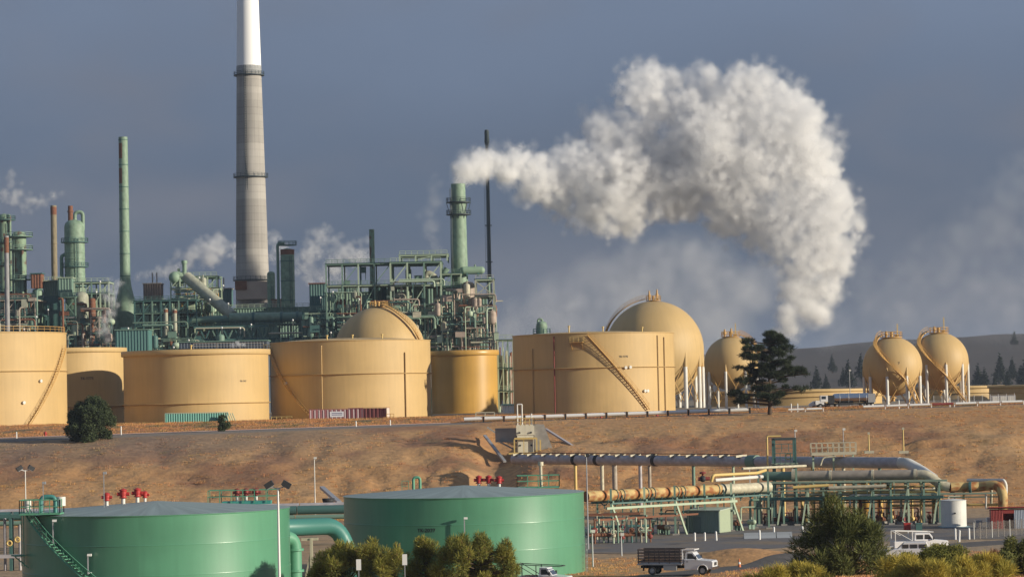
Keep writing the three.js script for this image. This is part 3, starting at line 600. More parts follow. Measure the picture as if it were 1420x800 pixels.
// pump platform on the slope: cream block with railings, concrete apron, gantry pipes
{
  const D = 466, x0 = 0.22, x1 = 3.28, yb = 8.22, ym = 11.54, yt = 13;
  const t = thing('pump_platform', 'cream pump block with yellow railings set into the dry slope', 'pump house', [(x0 + x1) / 2, yb, -D]), w = x1 - x0, hb = yt - yb;
  part(t, 'upper_block', [box(w, yt - ym + 0.3, 3.2, 0, (ym + yt) / 2 - yb, -1.2)], M.creamBright);
  part(t, 'lower_block', [box(w * 0.92, ym - yb - 0.25, 3.0, 0, (ym - yb) / 2 - 0.1, -1.0)], M.creamBright);
  for (const [sx, sy] of [[-0.32, 0.75], [0.32, 0.75], [-0.3, 0.3], [0.32, 0.3]]) part(t, 'bolt_plate', [new THREE.CylinderGeometry(0.16, 0.16, 0.2, 12).rotateX(Math.PI / 2).translate(sx * w, hb * sy, 0.52)], M.dark);
  part(t, 'yellow_frame', [bar([-w * 0.62, 0, 0.9], [-w * 0.62, 2.6, 0.9], 0.22), bar([w * 0.62, 0, 0.9], [w * 0.62, 2.6, 0.9], 0.24), bar([w * 0.82, 0, 0.4], [w * 0.82, 2.3, 0.4], 0.22), bar([-w * 0.62, 2.6, 0.9], [w * 0.62, 2.6, 0.9], 0.3), bar([-w * 0.1, 0, 0.95], [-w * 0.1, 2.5, 0.95], 0.12), bar([-w * 0.95, 0.1, 0.95], [w * 0.9, 0.1, 0.95], 0.3)], M.yellowRail);
  part(t, 'railing', [rail([[-w / 2, hb, 0.4], [w / 2, hb, 0.4], [w / 2, hb, -2.7], [-w / 2, hb, -2.7], [-w / 2, hb, 0.4]], 0.09, 0.8, 1.25)], M.yellowRail);
  part(t, 'goalpost_pipe', sweep([[-w * 0.42, hb, -1.4], [-w * 0.42, hb + 3.6, -1.4], [-w * 0.16, hb + 3.6, -1.4], [-w * 0.16, hb, -1.4]], 0.12, 8, 0.12), M.whiteWorn);
  part(t, 'vent_pipe', [cyl(0.13, 0.13, hb, hb + 2.0, 10, w * 0.36, -1.4)], M.whiteWorn);
  const apron = new THREE.Shape(); apron.moveTo(w * 0.5, -1.2); apron.lineTo(w * 0.5, hb + 0.2); apron.lineTo(w * 1.05, hb + 0.1); apron.lineTo(w * 1.7, -1.2);
  part(t, 'concrete_apron', new THREE.ExtrudeGeometry(apron, { depth: 2.4, bevelEnabled: false }).translate(0, 0, -2.6), M.concrete);
  part(t, 'dark_gap_slab', [box(4.2, 2.4, 0.5).rotateY(-0.55).translate(-w * 0.5 - 1.7, hb - 1.6, -2.6)], M.concrete);  // slab added for the dark gap, turned so the sun misses it
  const base = [-(x0 + x1) / 2, -yb, D], rel = (p) => [p[0] + base[0], p[1] + base[1], p[2] + base[2]];
  part(t, 'feed_pipe', sweep([rel([3.31, 8.12, -464]), rel([13.32, 8.64, -464])], 0.17, 10), M.yellowRail);
  for (const p of [[6, 8.55, -464], [11.13, 8.57, -464]]) part(t, 'pipe_prop', [bar(rel(p), [rel(p)[0], rel(p)[1] - 1.6, rel(p)[2]], 0.16)], M.cream);
  part(t, 'chute', [bar(rel([5.39, 12.18, -478]), rel([10.49, 8.87, -468]), 0.45, 0.3)], M.greyPipe);
  part(t, 'chute', [bar(rel([-5.31, 11.28, -478]), rel([-1.82, 7.06, -462]), 0.5, 0.3)], M.galv);
  part(t, 'broken_slab', [box(2.6, 0.25, 1.6).rotateZ(-0.6).translate(...rel([-3.75, 12.05, -474])), box(3.4, 0.25, 1.6).rotateZ(-0.5).translate(...rel([-1.42, 9.61, -468]))], M.concrete);
}
single('pipe_barrier', rail([[-7.11, 13.9, -501], [-3.68, 13.9, -501]], 0.16, 1.7, 1.3), M.cream, 'cream pipe barrier behind the white pipeline, near the pump block', 'barrier');

// tank lorry parked behind the guard pipe
{
  const t = thing('tank_lorry', 'tank lorry with white cab and dented shiny tank, parked by the spheres', 'lorry', [68.06, ground(68.06, -560) + 0.05, -560]);
  part(t, 'tank', [new THREE.CapsuleGeometry(0.95, 6.4, 6, 20).rotateZ(Math.PI / 2).translate(0.9, 2.0, 0)], M.chrome);
  for (const x of [-1.6, 0.2, 2.4, 3.8]) part(t, 'tank_band', [new THREE.TorusGeometry(0.97, 0.06, 6, 24).rotateY(Math.PI / 2).translate(x, 2.0, 0)], M.galv);
  part(t, 'rear_cabinet', [box(1.5, 1.8, 1.9, 4.9, 1.9, 0)], M.galv);
  part(t, 'hose_rack', [box(1.2, 1.7, 1.8, -3.35, 1.75, 0)], M.dark);
  part(t, 'chassis', [box(9.6, 0.35, 0.9, 0.6, 0.85, 0), box(3.0, 0.5, 1.8, -0.4, 0.8, 0)], M.dark);
  part(t, 'cab', [box(1.5, 1.3, 2.0, -4.8, 1.95, 0), box(1.7, 0.85, 1.9, -5.7, 1.15, 0)], M.white);
  part(t, 'windscreen', [box(0.06, 0.7, 1.7, -5.58, 2.15, 0), box(0.9, 0.6, 2.03, -4.9, 2.15, 0)], M.glass);
  part(t, 'bumper', [box(0.2, 0.35, 2.0, -6.65, 0.75, 0)], M.chrome);
  for (const x of [-5.6, -2.2, 3.0, 4.3]) for (const z of [-0.85, 0.85]) { const w = part(t, 'wheel', [new THREE.CylinderGeometry(0.5, 0.5, 0.32, 18).rotateX(Math.PI / 2).translate(x, 0.5, z)], M.tyre); part(w, 'hub', [new THREE.CylinderGeometry(0.2, 0.2, 0.36, 12).rotateX(Math.PI / 2).translate(x, 0.5, z)], M.galv); }
}
// white estate car beside it
{
  const t = thing('parked_car', 'low white car nosing out beside the tank lorry', 'car', [62.54, ground(62.54, -562) + 0.02, -562]);
  const s = new THREE.Shape(); s.moveTo(-2.1, 0.35); s.lineTo(2.1, 0.35); s.lineTo(2.1, 0.9); s.lineTo(1.5, 0.98); s.lineTo(0.7, 1.5); s.lineTo(-1.2, 1.5); s.lineTo(-2.0, 0.98); s.lineTo(-2.1, 0.9);
  part(t, 'body', new THREE.ExtrudeGeometry(s, { depth: 1.6, bevelEnabled: true, bevelSize: 0.06, bevelThickness: 0.06, bevelSegments: 2 }).translate(0, 0, -0.8), M.white);
  part(t, 'side_window', [box(1.9, 0.36, 1.74, -0.2, 1.22, 0)], M.glass);
  for (const x of [-1.3, 1.3]) for (const z of [-0.78, 0.78]) part(t, 'wheel', [new THREE.CylinderGeometry(0.32, 0.32, 0.22, 16).rotateX(Math.PI / 2).translate(x, 0.32, z)], M.tyre);
}
// mesh fence and store beyond the guard pipe
{
  const t = thing('mesh_fence', 'pale chain fence with steel posts below the grey-legged sphere', 'fence'), D = 556, xs = [85.13, 101.5];
  for (let k = 0; k <= 10; k++) { const x = lerp(xs[0], xs[1], k / 10), y = ground(x, -D); part(t, 'fence_post', [cyl(0.06, 0.06, y - 0.2, y + 2.1, 8, x, -D)], M.galv); }
  const wires = []; for (let h = 0.25; h < 2.05; h += 0.25) wires.push(bar([xs[0], ground(xs[0], -D) + h, -D], [xs[1], ground(xs[1], -D) + h, -D], 0.035)); for (let x = xs[0]; x < xs[1]; x += 0.35) wires.push(bar([x, ground(x, -D) + 0.1, -D], [x, ground(x, -D) + 2.05, -D], 0.03));
  part(t, 'wire_mesh', wires, M.chainlink);
  const s = thing('equipment_skid', 'long pale equipment skid behind the chain fence', 'skid', [100.23, ground(100.23, -562), -562]);
  part(s, 'base', [box(5.4, 0.3, 1.6, 0, 0.25, 0)], M.steelDark); part(s, 'cabinet', [box(5.0, 1.5, 1.5, 0, 1.15, 0)], M.galv); for (const x of [-1.6, 0, 1.6]) part(s, 'door', [box(1.3, 1.2, 0.05, x, 1.15, 0.77)], M.whiteWorn);
}
// lamp posts on the terrace
function lampPost(label, [x, y, z], h, o = {}) {
  const t = thing('lamp_post', label, 'lamp post', [x, y, z], o.turn ?? 0, o.group);
  part(t, 'post', [cyl(o.r ?? 0.1, (o.r ?? 0.1) * 0.6, -0.4, h, 12)], o.mat ?? M.galv);
  if (o.twin) for (const s of [-1, 1]) { const hd = part(t, 'floodlight', [box(0.75, 0.45, 0.5).rotateZ(s * -0.55).translate(s * 0.72, h + 0.25, 0.1)], M.dark); part(hd, 'arm', [bar([0, h - 0.1, 0], [s * 0.7, h + 0.1, 0.05], 0.09)], M.galv); part(hd, 'lens', [box(0.6, 0.05, 0.4).rotateZ(s * -0.55).translate(s * 0.6, h + 0.02, 0.1)], M.lampGrey); }
  else { part(t, 'lamp_head', [box(0.4, 0.26, 0.35, 0.12, h + 0.1, 0), box(0.3, 0.08, 0.3, 0.12, h - 0.06, 0)], o.head ?? M.whiteWorn); }
  return t;
}
lampPost('thin dark lamp post behind the tank lorry', [72.34, 13.8, -590], 22.07 - 13.8, { mat: M.lampGrey });

// ---------------------------------------------------------------- pipe racks in the yard
const RA = new THREE.Vector3(8.86, 0, -338), RB = new THREE.Vector3(32.06, 0, -358);
const RDIR = RB.clone().sub(RA).normalize(), RSIDE = new THREE.Vector3(-RDIR.z, 0, RDIR.x);
const onRack = (s, off, y) => { const p = RA.clone().addScaledVector(RDIR, s * 0.877).addScaledVector(RSIDE, off); return [p.x, y * 0.871, p.z]; };
const QA = new THREE.Vector3(31.81, 0, -367), QB = new THREE.Vector3(56.51, 0, -361);
const onRear = (u, off, y) => { const p = QA.clone().lerp(QB, u); return [p.x, y, p.z + off]; };
function rackBent(t, at, s, tall, i, spread) {
  const m = i % 3 === 1 ? M.steelPale : M.steel;
  for (const off of [-1.25, 1.25]) { part(t, 'column', bar(at(s, off, -0.1), at(s, off, off > 0 ? tall : 5.5), 0.26), m); part(t, 'footing', box(0.8, 0.3, 0.8).translate(...at(s, off, 0.1)), M.concrete); }
  part(t, 'cross_beam', bar(at(s, -1.7, 5.35), at(s, 1.7, 5.35), 0.24), M.steel); part(t, 'cross_beam', bar(at(s, -1.6, 3.1), at(s, 1.6, 3.1), 0.2), M.steel);
  for (const d of spread) part(t, 'splayed_leg', bar(at(s + Math.sign(d) * 0.0001, 1.25, 5.2), at(s + d, 1.4, 0), 0.22), i % 2 ? M.steel : M.steelPale);
}
{
  const t = thing('pipe_rack', 'green steel rack on splayed legs carrying the rusty yellow pipe', 'pipe rack');
  [3, 9.5, 15.5, 21.5, 27, 34.8].forEach((s, i) => rackBent(t, onRack, s, i === 5 ? 8.6 : 7.2, i, i % 2 ? [] : [2.1]));
  for (const [s0, s1, off, y, w, m] of [[2, 28, 1.35, 4.45, 0.28, M.steelPale], [2, 36, -1.35, 5.2, 0.24, M.steel], [0, 20, 1.3, 2.9, 0.24, M.rust], [3, 35, 1.3, 5.1, 0.2, M.steelTeal]]) part(t, 'long_beam', bar(onRack(s0, off, y), onRack(s1, off, y), w), m);
  for (let k = 0; k < 15; k++) { const s = 2.4 + k * 2.1; part(t, 'pipe_cradle', [new THREE.TorusGeometry(0.72, 0.07, 5, 14, Math.PI).rotateZ(Math.PI).rotateY(Math.atan2(-RDIR.z, RDIR.x) + Math.PI / 2).translate(...onRack(s, 0.6, 5.7)), bar(onRack(s, 0.6, 4.4), onRack(s, 0.6, 5.0), 0.14)], M.steelTeal); }
}
{
  const t = thing('pipe_rack', 'long level green rack on splayed legs carrying the grey-brown pipe', 'pipe rack');
  [0.02, 0.09, 0.15, 0.22, 0.28, 0.36, 0.45, 0.53, 0.62, 0.71, 0.8, 0.88, 0.96].forEach((u, i) => rackBent(t, onRear, u, i === 0 || i === 3 ? 7.6 : 5.6, i, i % 2 ? [] : [-0.035]));
  for (const [u0, u1, off, y, w, m] of [[0.03, 0.98, 1.45, 3.6, 0.42, M.steelTeal], [0.08, 1.0, 1.5, 5.75, 0.26, M.steelPale], [0, 1, -1.4, 5.5, 0.24, M.steel], [0.1, 0.7, 1.35, 4.6, 0.16, M.steelPale], [0.3, 0.95, -1.3, 2.9, 0.2, M.steelTeal], [0.7, 1.25, 1.2, 4.0, 0.2, M.steelPale], [0.75, 1.3, 0.4, 3.5, 0.16, M.steel]]) part(t, 'long_beam', bar(onRear(u0, off, y), onRear(u1, off, y), w), m);
  for (let k = 0; k < 12; k++) part(t, 'pipe_stirrup', bar(onRear(0.1 + k * 0.07, 0.9, 3.6), onRear(0.1 + k * 0.07, 0.9, 5.7), 0.13), k % 2 ? M.steelPale : M.steel);
}
{ // the rusty yellow main
  const t = thing('rusty_main', 'thick yellow pipe streaked with rust, strapped along the green rack', 'pipe');
  for (const [s0, s1] of [[-0.5, 5.6], [5.75, 11.6], [11.75, 17.6], [17.75, 26]]) part(t, 'pipe_section', sweep([onRack(s0, 0, 6.2), onRack(s1, 0, 6.2)], 0.68, 20), M.rusty);
  part(t, 'pipe_section', sweep([onRack(26.1, 0, 6.2), onRack(36.5, 0, 6.2)], 0.66, 20), M.cream, 'pale cream length of pipe');
  for (const s of [5.7, 11.7, 17.7, 26]) { part(t, 'strap', sweep([onRack(s - 0.7, 0, 6.2), onRack(s - 0.62, 0, 6.2)], 0.76, 20), M.steelTeal); part(t, 'strap', sweep([onRack(s + 0.62, 0, 6.2), onRack(s + 0.7, 0, 6.2)], 0.76, 20), M.steelTeal); part(t, 'strap_post', bar(onRack(s, 0.78, 6.2), onRack(s, 0.78, 3.0), 0.14), M.steelTeal); }
}
{ // the grey-brown main with its rusty tail
  const t = thing('brown_main', 'thick grey-brown pipe with a cream elbow and a rusty tail on the level rack', 'pipe');
  part(t, 'pipe_section', sweep([onRear(0.22, 0, 6.55), onRear(0.86, 0, 6.5)], 0.66, 20), M.brownPipe); part(t, 'end_flange', sweep([onRear(0.205, 0, 6.55), onRear(0.225, 0, 6.55)], 0.95, 20), M.cream); part(t, 'pipe_section', sweep([onRear(0.05, -0.4, 6.55), onRear(0.205, 0, 6.55)], 0.6, 20), M.steel);
  part(t, 'elbow', sweep([onRear(0.86, 0, 6.5), onRear(0.9, 0.1, 6.5), onRear(0.985, 0.4, 5.0), onRear(1.02, 0.4, 4.8)], 0.64, 20, 2), M.cream);
  part(t, 'pipe_section', sweep([onRear(1.02, 0.4, 4.8), [60.86, 4.77, -361]], 0.66, 20), M.rusty);
  part(t, 'drop_leg', sweep([[60.86, 4.77, -361], [63.16, 5.04, -360], [63.71, 3.93, -359], [63.63, 1.11, -359]], 0.64, 20, 1.8), M.rusty);
  for (const u of [0.4, 0.62, 0.84, 1.12]) part(t, 'strap', sweep([onRear(u, 0, u > 1 ? 4.75 : 6.52), onRear(u + 0.012, 0, u > 1 ? 4.75 : 6.52)], 0.74, 20), u > 1 ? M.steelTeal : M.cream);
}
single('branch_pipe', sweep([[60.29, 5.48, -366], [64.03, 5.59, -360], [64.29, 5.01, -360], [64.19, 1.24, -360]], 0.22, 12, 0.9), M.whiteWorn, 'thin pale pipe looping over the rusty drop leg', 'pipe');
{ // the grey main behind, coming down from the pump block
  const UA = [-0.23, 7.72, -447], UB = [53.42, 7.74, -374];
  const t = thing('grey_main', 'thick grey-mauve pipe running from the pump block across the slope', 'pipe');
  const at = (u, dy = 0) => [lerp(UA[0], UB[0], u), lerp(UA[1], UB[1], u) + dy, lerp(UA[2], UB[2], u)];
  [[0, 0.18], [0.183, 0.4], [0.404, 0.64], [0.66, 0.985]].forEach(([a, b]) => part(t, 'pipe_section', sweep([at(a), at(b)], 0.78, 20), M.greyPipe));
  part(t, 'pipe_section', sweep([at(0.64), at(0.66)], 0.95, 20), M.steel);
  for (const u of [0.182, 0.245, 0.402]) part(t, 'strap', sweep([at(u - 0.004), at(u + 0.004)], 0.86, 20), M.dark);
  part(t, 'elbow', sweep([at(0.985), at(1.0), [UB[0] + 1.7, UB[1] - 1.1, UB[2] + 2], [UB[0] + 2.4, UB[1] - 2.0, UB[2] + 7]], 0.74, 20, 1.4), M.whiteWorn);
  part(t, 'walkway', [bar(at(0.02, 1.05).map((v, i) => (i === 2 ? v - 0.5 : v)), at(0.63, 1.05).map((v, i) => (i === 2 ? v - 0.5 : v)), 0.7, 0.12)], M.rust);
  for (let k = 0; k < 15; k++) { const p = at(0.01 + k * 0.042 + (k > 9 ? 0.02 : 0), 1.02); part(t, 'pipe_clamp', [box(2.0, 0.3, 0.5, 0, 0, 0, 0.6).rotateZ(0.1).translate(p[0], p[1] - 0.2, p[2] + 0.5)], M.cream); }
  for (const [u, m, w] of [[0.18, M.yellowRail, 0.5], [0.255, M.cream, 0.6], [0.29, M.brownPipe, 0.8], [0.36, M.greyPipe, 0.55], [0.385, M.brownPipe, 0.5], [0.5, M.steel, 0.5], [0.6, M.steelPale, 0.4], [0.72, M.yellowRail, 0.6], [0.79, M.yellowRail, 0.55], [0.86, M.cream, 0.5], [0.94, M.steel, 0.45]]) { const p = at(u, -0.7), g = ground(p[0], p[2]); part(t, 'support_leg', [cyl(w / 2, w / 2, g - 0.5, p[1], 12, p[0], p[2])], m); }
}
// smaller lines on top of the rack
single('header_pipe', sweep([[25.15, 6.42, -353], [25.36, 7.25, -353], [31.46, 7.27, -358], [32.96, 7.5, -362]], 0.2, 12, 0.5), M.yellowRail, 'slim yellow header with a curled end above the cream pipe', 'pipe');
single('header_pipe', sweep([[25.62, 6.6, -353], [32.2, 6.78, -358]], 0.22, 12), M.whiteWorn, 'pale grey header lying on the cream pipe', 'pipe');
single('header_pipe', sweep([[29.92, 7.76, -362], [39.35, 7.69, -372]], 0.18, 12), M.cream, 'thin cream header under the platform frame', 'pipe');
single('header_pipe', sweep([[41.26, 4.96, -362], [48.74, 5.12, -361]], 0.24, 12), M.cream, 'cream header slung below the grey-brown pipe', 'pipe');
single('header_pipe', sweep([[36.51, 5.15, -362], [41.27, 5.34, -362]], 0.2, 12), M.yellowRail, 'short yellow header slung below the rack beam', 'pipe');
for (const [u0, u1, off, y, r, m, tint] of [[0.05, 0.5, 1.0, 4.1, 0.13, M.cream, 'cream'], [0.3, 0.95, 0.7, 4.25, 0.16, M.yellowRail, 'yellow'], [0.1, 0.8, -0.6, 4.0, 0.2, M.cream, 'cream'], [0.45, 1.1, -0.9, 4.9, 0.15, M.yellowRail, 'yellow'], [0.12, 0.6, 0.4, 5.0, 0.12, M.whiteWorn, 'pale'], [0.5, 1.2, 1.1, 3.95, 0.11, M.whiteWorn, 'pale'], [0.15, 0.95, -1.6, 3.3, 0.22, M.rusty, 'rusty'], [0.55, 1.25, -2.2, 4.4, 0.18, M.cream, 'cream'], [0.2, 0.85, 1.2, 2.2, 0.1, M.rust, 'rust-red'], [0.7, 1.3, -1.2, 2.4, 0.16, M.yellowRail, 'yellow']])
  single('header_pipe', sweep([onRear(u0, off, y - 1.6), onRear(u0, off, y), onRear(u1, off, y), onRear(u1, off - 0.6, y - 2)], r, 10, 0.4), m, `thin ${tint} pipe laid lengthwise through the level rack`, 'pipe', `thin ${tint} pipes in the level rack`);
{ const t = thing('control_valve', 'red and dark control valve at the end of the curled yellow header', 'valve', [23.98, 6.85, -352]); part(t, 'body', [ball(0.42, 0, 0, 0, 14)], M.dark); part(t, 'actuator', [lathe([[0.01, 0.3], [0.12, 0.32], [0.12, 0.6], [0.42, 0.66], [0.42, 0.86], [0.01, 0.95]], 16)], M.redFaded); part(t, 'flange', [sweep([[-0.6, 0, 0], [0.9, 0, 0]], 0.24, 12)], M.redFaded); }
// platform frame standing over the mains
{
  const D = 388, x0 = 36.68, x1 = 39.64, y0 = 7.42, y1 = 11.09, t = thing('valve_platform', 'teal cage of a valve platform standing over the mains', 'platform');
  for (const x of [x0, x1]) for (const z of [-D, -D - 2.6]) part(t, 'column', [bar([x, ground(x, z) - 0.3, z], [x, y1, z], 0.24)], M.steelTeal);
  part(t, 'deck', [box(x1 - x0 + 0.6, 0.16, 3.2, (x0 + x1) / 2, y0 + 0.2, -D - 1.3)], M.steelPale);
  part(t, 'roof_frame', [bar([x0, y1, -D], [x1, y1, -D], 0.3), bar([x0, y1, -D - 2.6], [x1, y1, -D - 2.6], 0.3), bar([x0, y1, -D], [x0, y1, -D - 2.6], 0.3), bar([x1, y1, -D], [x1, y1, -D - 2.6], 0.3)], M.steelDark);
  part(t, 'railing', [rail([[x0, y0 + 0.3, -D + 0.2], [x1, y0 + 0.3, -D + 0.2]], 0.08, 0.7, 1.4), rail([[x0, y0 + 1.9, -D + 0.2], [x1, y0 + 1.9, -D + 0.2]], 0.08, 0.9, 1.1)], M.steelTeal);
  part(t, 'valve_wheel', [new THREE.TorusGeometry(0.4, 0.07, 6, 16).translate((x0 + x1) / 2 + 0.5, y0 + 1.2, -D - 0.4)], M.yellowRail);
  single('gallows_pipe', sweep([[x0 - 1.1, ground(x0, -D) - 0.2, -D + 0.8], [x0 - 1.1, y1 + 0.45, -D + 0.8], [x0 + 0.9, y1 + 0.45, -D + 0.8]], 0.13, 10, 0.2), M.yellowRail, 'bent yellow pipe standing like a gallows beside the valve platform', 'pipe');
  const w = thing('walkway_platform', 'pale yellow railed walkway on posts above the grey main', 'walkway'), wx0 = 41.39, wx1 = 47.68, wy = 9.01;
  part(w, 'deck', [box(wx1 - wx0, 0.4, 1.4, (wx0 + wx1) / 2, wy, -384)], M.cream);
  part(w, 'railing', [rail([[wx0, wy + 0.2, -383.4], [wx1, wy + 0.2, -383.4]], 0.1, 0.75, 1.3), rail([[wx0, wy + 0.2, -384.6], [wx1, wy + 0.2, -384.6]], 0.1, 0.75, 1.3)], M.cream);
  for (const x of [wx0 + 0.3, (wx0 + wx1) / 2, wx1 - 0.4]) part(w, 'post', [bar([x, ground(x, -384) - 0.3, -384], [x, wy, -384], 0.24)], M.steelPale);
  part(w, 'small_pipe', [sweep([[wx0 + 1.2, wy - 1.6, -383.2], [wx0 + 1.6, wy - 0.5, -383.2], [wx0 + 3.4, wy - 0.4, -383.2]], 0.12, 8, 0.4)], M.cream);
}
for (const [px0, x, y, z, h, label] of [[0, ...[49.02, 8.69, -380], 2.6, 'short yellow stub post on the grey main, topped with a lamp'], [0, ...[52.96, 8.73, -374], 3.2, 'taller yellow stub post at the elbow of the grey main']]) {
  const t = thing('stub_post', label, 'post', [x, y + 0.4, z]); void px0;
  part(t, 'post', [cyl(0.11, 0.09, 0, h, 10)], M.yellowRail); part(t, 'cap', [box(0.3, 0.3, 0.3, 0, h + 0.1, 0)], M.cream); part(t, 'saddle', [box(1.3, 0.35, 0.6, 0, 0.1, 0)], M.cream);
}
// valve manifold at the left end of the rack
{
  const r = rng(77), D = 330, t = thing('valve_manifold', 'tangle of rusty and teal risers with valves under the left end of the rack', 'manifold');
  part(t, 'top_beam', [bar([8.52, 3.49, -330], [14.85, 3.53, -330], 0.5, 0.3)], M.rust);
  part(t, 'low_header', sweep([[8.44, 1.13, -329], [15.71, 0.96, -331]], 0.24, 12), M.rust);
  part(t, 'low_header', sweep([[8.52, 1.98, -331], [15.95, 1.95, -332]], 0.16, 12), M.steelTeal);
  for (let k = 0; k < 14; k++) {
    const x = lerp(8.75, 16.03, k / 13), z = -D + (r() - 0.5) * 2.4, top = 2.3 + r() * 1.0, m = [M.rust, M.steelTeal, M.steelPale, M.cream, M.steel, M.redFaded][Math.floor(r() * 6)];
    const p = part(t, 'riser', [cyl(0.09 + r() * 0.08, 0.12, 0, top, 10, x, z)], m);
    if (k % 2) part(p, 'valve', [ball(0.3, x, 0.7 + r(), z, 10), new THREE.TorusGeometry(0.3, 0.05, 5, 14).translate(x, 1.2 + r() * 0.8, z + 0.45)], [M.rust, M.redFaded, M.cream][k % 3]);
    if (k % 3 === 0) part(p, 'cross_tee', [sweep([[x - 0.6, 0.5 + r() * 1.6, z], [x + 0.7, 0.5 + r() * 1.6, z]], 0.1, 8)], M.steelPale);
  }
}
// equipment standing under the rack
{
  const r = rng(4242), kinds = ['pump', 'valve', 'riser'];
  for (let k = 0; k < 96; k++) {
    const p = onRear(0.02 + r() * 1.12, -6 + r() * 7, 0.05), kind = kinds[Math.floor(r() * 3)];
    if (kind === 'pump') {
      const turn = r() * 3, c = Math.floor(r() * 4), tint = ['faded red', 'rusty', 'teal', 'yellow'][c], t = thing('yard_pump', `small pump with a ${tint} motor among the legs of the level rack`, 'pump', p, turn, `${tint} pumps under the level rack`), m = [M.redFaded, M.rust, M.steelTeal, M.yellowRail][c];
      part(t, 'plinth', [box(1.3, 0.35, 0.8, 0, 0.17, 0)], M.concrete); part(t, 'motor', [new THREE.CylinderGeometry(0.28, 0.28, 0.8, 14).rotateZ(Math.PI / 2).translate(-0.25, 0.68, 0)], m); part(t, 'casing', [ball(0.32, 0.42, 0.66, 0, 12), cyl(0.1, 0.1, 0.7, 1.5, 8, 0.42, 0)], M.rust);
    } else if (kind === 'valve') {
      const turn = r() * 3, c = Math.floor(r() * 3), tint = ['faded red', 'rusty', 'cream'][c], t = thing('gate_valve', `${tint} valve with a red handwheel under the level rack`, 'valve', p, turn, `${tint} valves under the level rack`);
      part(t, 'body', [cyl(0.14, 0.14, 0, 1.1, 10), ball(0.27, 0, 0.75, 0, 10)], [M.redFaded, M.rust, M.cream][c]); part(t, 'handwheel', [new THREE.TorusGeometry(0.3, 0.05, 6, 16).rotateX(Math.PI / 2).translate(0, 1.4, 0), cyl(0.04, 0.04, 1.0, 1.42, 6)], M.red);
    } else {
      const h = 2.4 + r() * 2.6, m = [M.yellowRail, M.cream, M.rust, M.steelPale, M.redFaded, M.yellowRail][Math.floor(r() * 6)];
      single('riser_pipe', sweep([p, [p[0], h, p[2]], [p[0] + (r() - 0.5) * 2, h, p[2] - 1.2]], 0.1 + r() * 0.12, 10, 0.4), m, m === M.yellowRail ? 'yellow riser pipe bending back under the level rack' : m === M.cream ? 'cream riser pipe bending back under the level rack' : m === M.rust ? 'rusty riser pipe bending back under the level rack' : m === M.redFaded ? 'faded red riser pipe bending back under the level rack' : 'pale green riser pipe bending back under the level rack', 'pipe', 'riser pipes under the level rack');
    }
  }
}
{ // pipework crowding the ground under the left-hand rack
  const r = rng(9090);
  for (let k = 0; k < 34; k++) {
    const s = 1 + r() * 33, p = onRack(s, -2.5 + r() * 3.4, 0.05), c = Math.floor(r() * 4), h = 1.2 + r() * 2.6, m = [M.cream, M.steelPale, M.rust, M.steel][c], tint = ['cream', 'pale green', 'rusty', 'green'][c];
    if (k % 3) single('riser_pipe', sweep([p, [p[0], h, p[2]], [p[0] + (r() - 0.3) * 2.6, h, p[2] + (r() - 0.5)]], 0.08 + r() * 0.1, 8, 0.3), m, `${tint} riser pipe bending over under the splayed-leg rack`, 'pipe', `${tint} risers under the splayed-leg rack`);
    else { const t = thing('small_drum', `small ${tint} drum on legs under the splayed-leg rack`, 'vessel', p, r() * 3, `small ${tint} drums under the splayed-leg rack`); part(t, 'shell', new THREE.CapsuleGeometry(0.34, 0.9, 5, 14).rotateZ(Math.PI / 2).translate(0, 0.95, 0), m); part(t, 'leg', box(0.12, 0.8, 0.4, -0.35, 0.4, 0), M.steel); part(t, 'leg', box(0.12, 0.8, 0.4, 0.35, 0.4, 0), M.steel); part(t, 'nozzle', cyl(0.08, 0.08, 1.2, 1.6, 8), m); }
  }
}
{ // yellow separators behind the rack
  for (const [px, w, label] of [[1203, 0.75, 'stout yellow upright separator behind the right half of the rack'], [1222, 0.42, 'slim yellow upright pipe column behind the rack'], [1232, 0.5, 'twin yellow upright column beside the slim one']].map((a, i) => [[47.54, 49.4, 50.65][i], a[1], a[2]])) {
    const t = thing('separator', label, 'vessel', [px, 0, -372.5]); part(t, 'shell', lathe([[w * 0.6, 0], [w, 0.6], [w, 5.2], [w * 0.8, 5.6], [w * 0.3, 5.8], [0.01, 5.85]], 20), M.yellowDeep); part(t, 'nozzle', sweep([[0, 1.2, 0], [0, 1.2, 1.1]], 0.25, 10), M.yellowSteel);
  }
}
// grey-green shed
{
  const t = thing('equipment_shed', 'grey-green ribbed shed with a pale roof in front of the rack', 'shed', [24.51, 0.05, -350], -0.52), gm = paint([0.20, 0.27, 0.235], 0.6), pm = paint([0.36, 0.43, 0.3], 0.6);  // sunlit sides and shaded front are put into the two wall colours
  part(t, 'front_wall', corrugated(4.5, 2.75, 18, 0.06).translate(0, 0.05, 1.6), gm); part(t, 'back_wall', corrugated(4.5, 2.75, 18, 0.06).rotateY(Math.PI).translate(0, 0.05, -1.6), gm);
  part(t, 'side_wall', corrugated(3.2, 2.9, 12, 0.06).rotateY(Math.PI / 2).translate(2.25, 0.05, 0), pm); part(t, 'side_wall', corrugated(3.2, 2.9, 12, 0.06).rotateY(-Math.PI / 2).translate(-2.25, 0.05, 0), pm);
  part(t, 'roof', [box(4.9, 0.12, 3.7).rotateX(0.06).translate(0, 3.0, 0)], paint([0.4, 0.46, 0.38], 0.5)); part(t, 'door', [box(1.0, 2.0, 0.06, -0.9, 1.1, 1.7)], paint([0.12, 0.17, 0.16], 0.6)); part(t, 'skid', [box(4.6, 0.2, 3.3, 0, 0.02, 0)], M.dark);
}
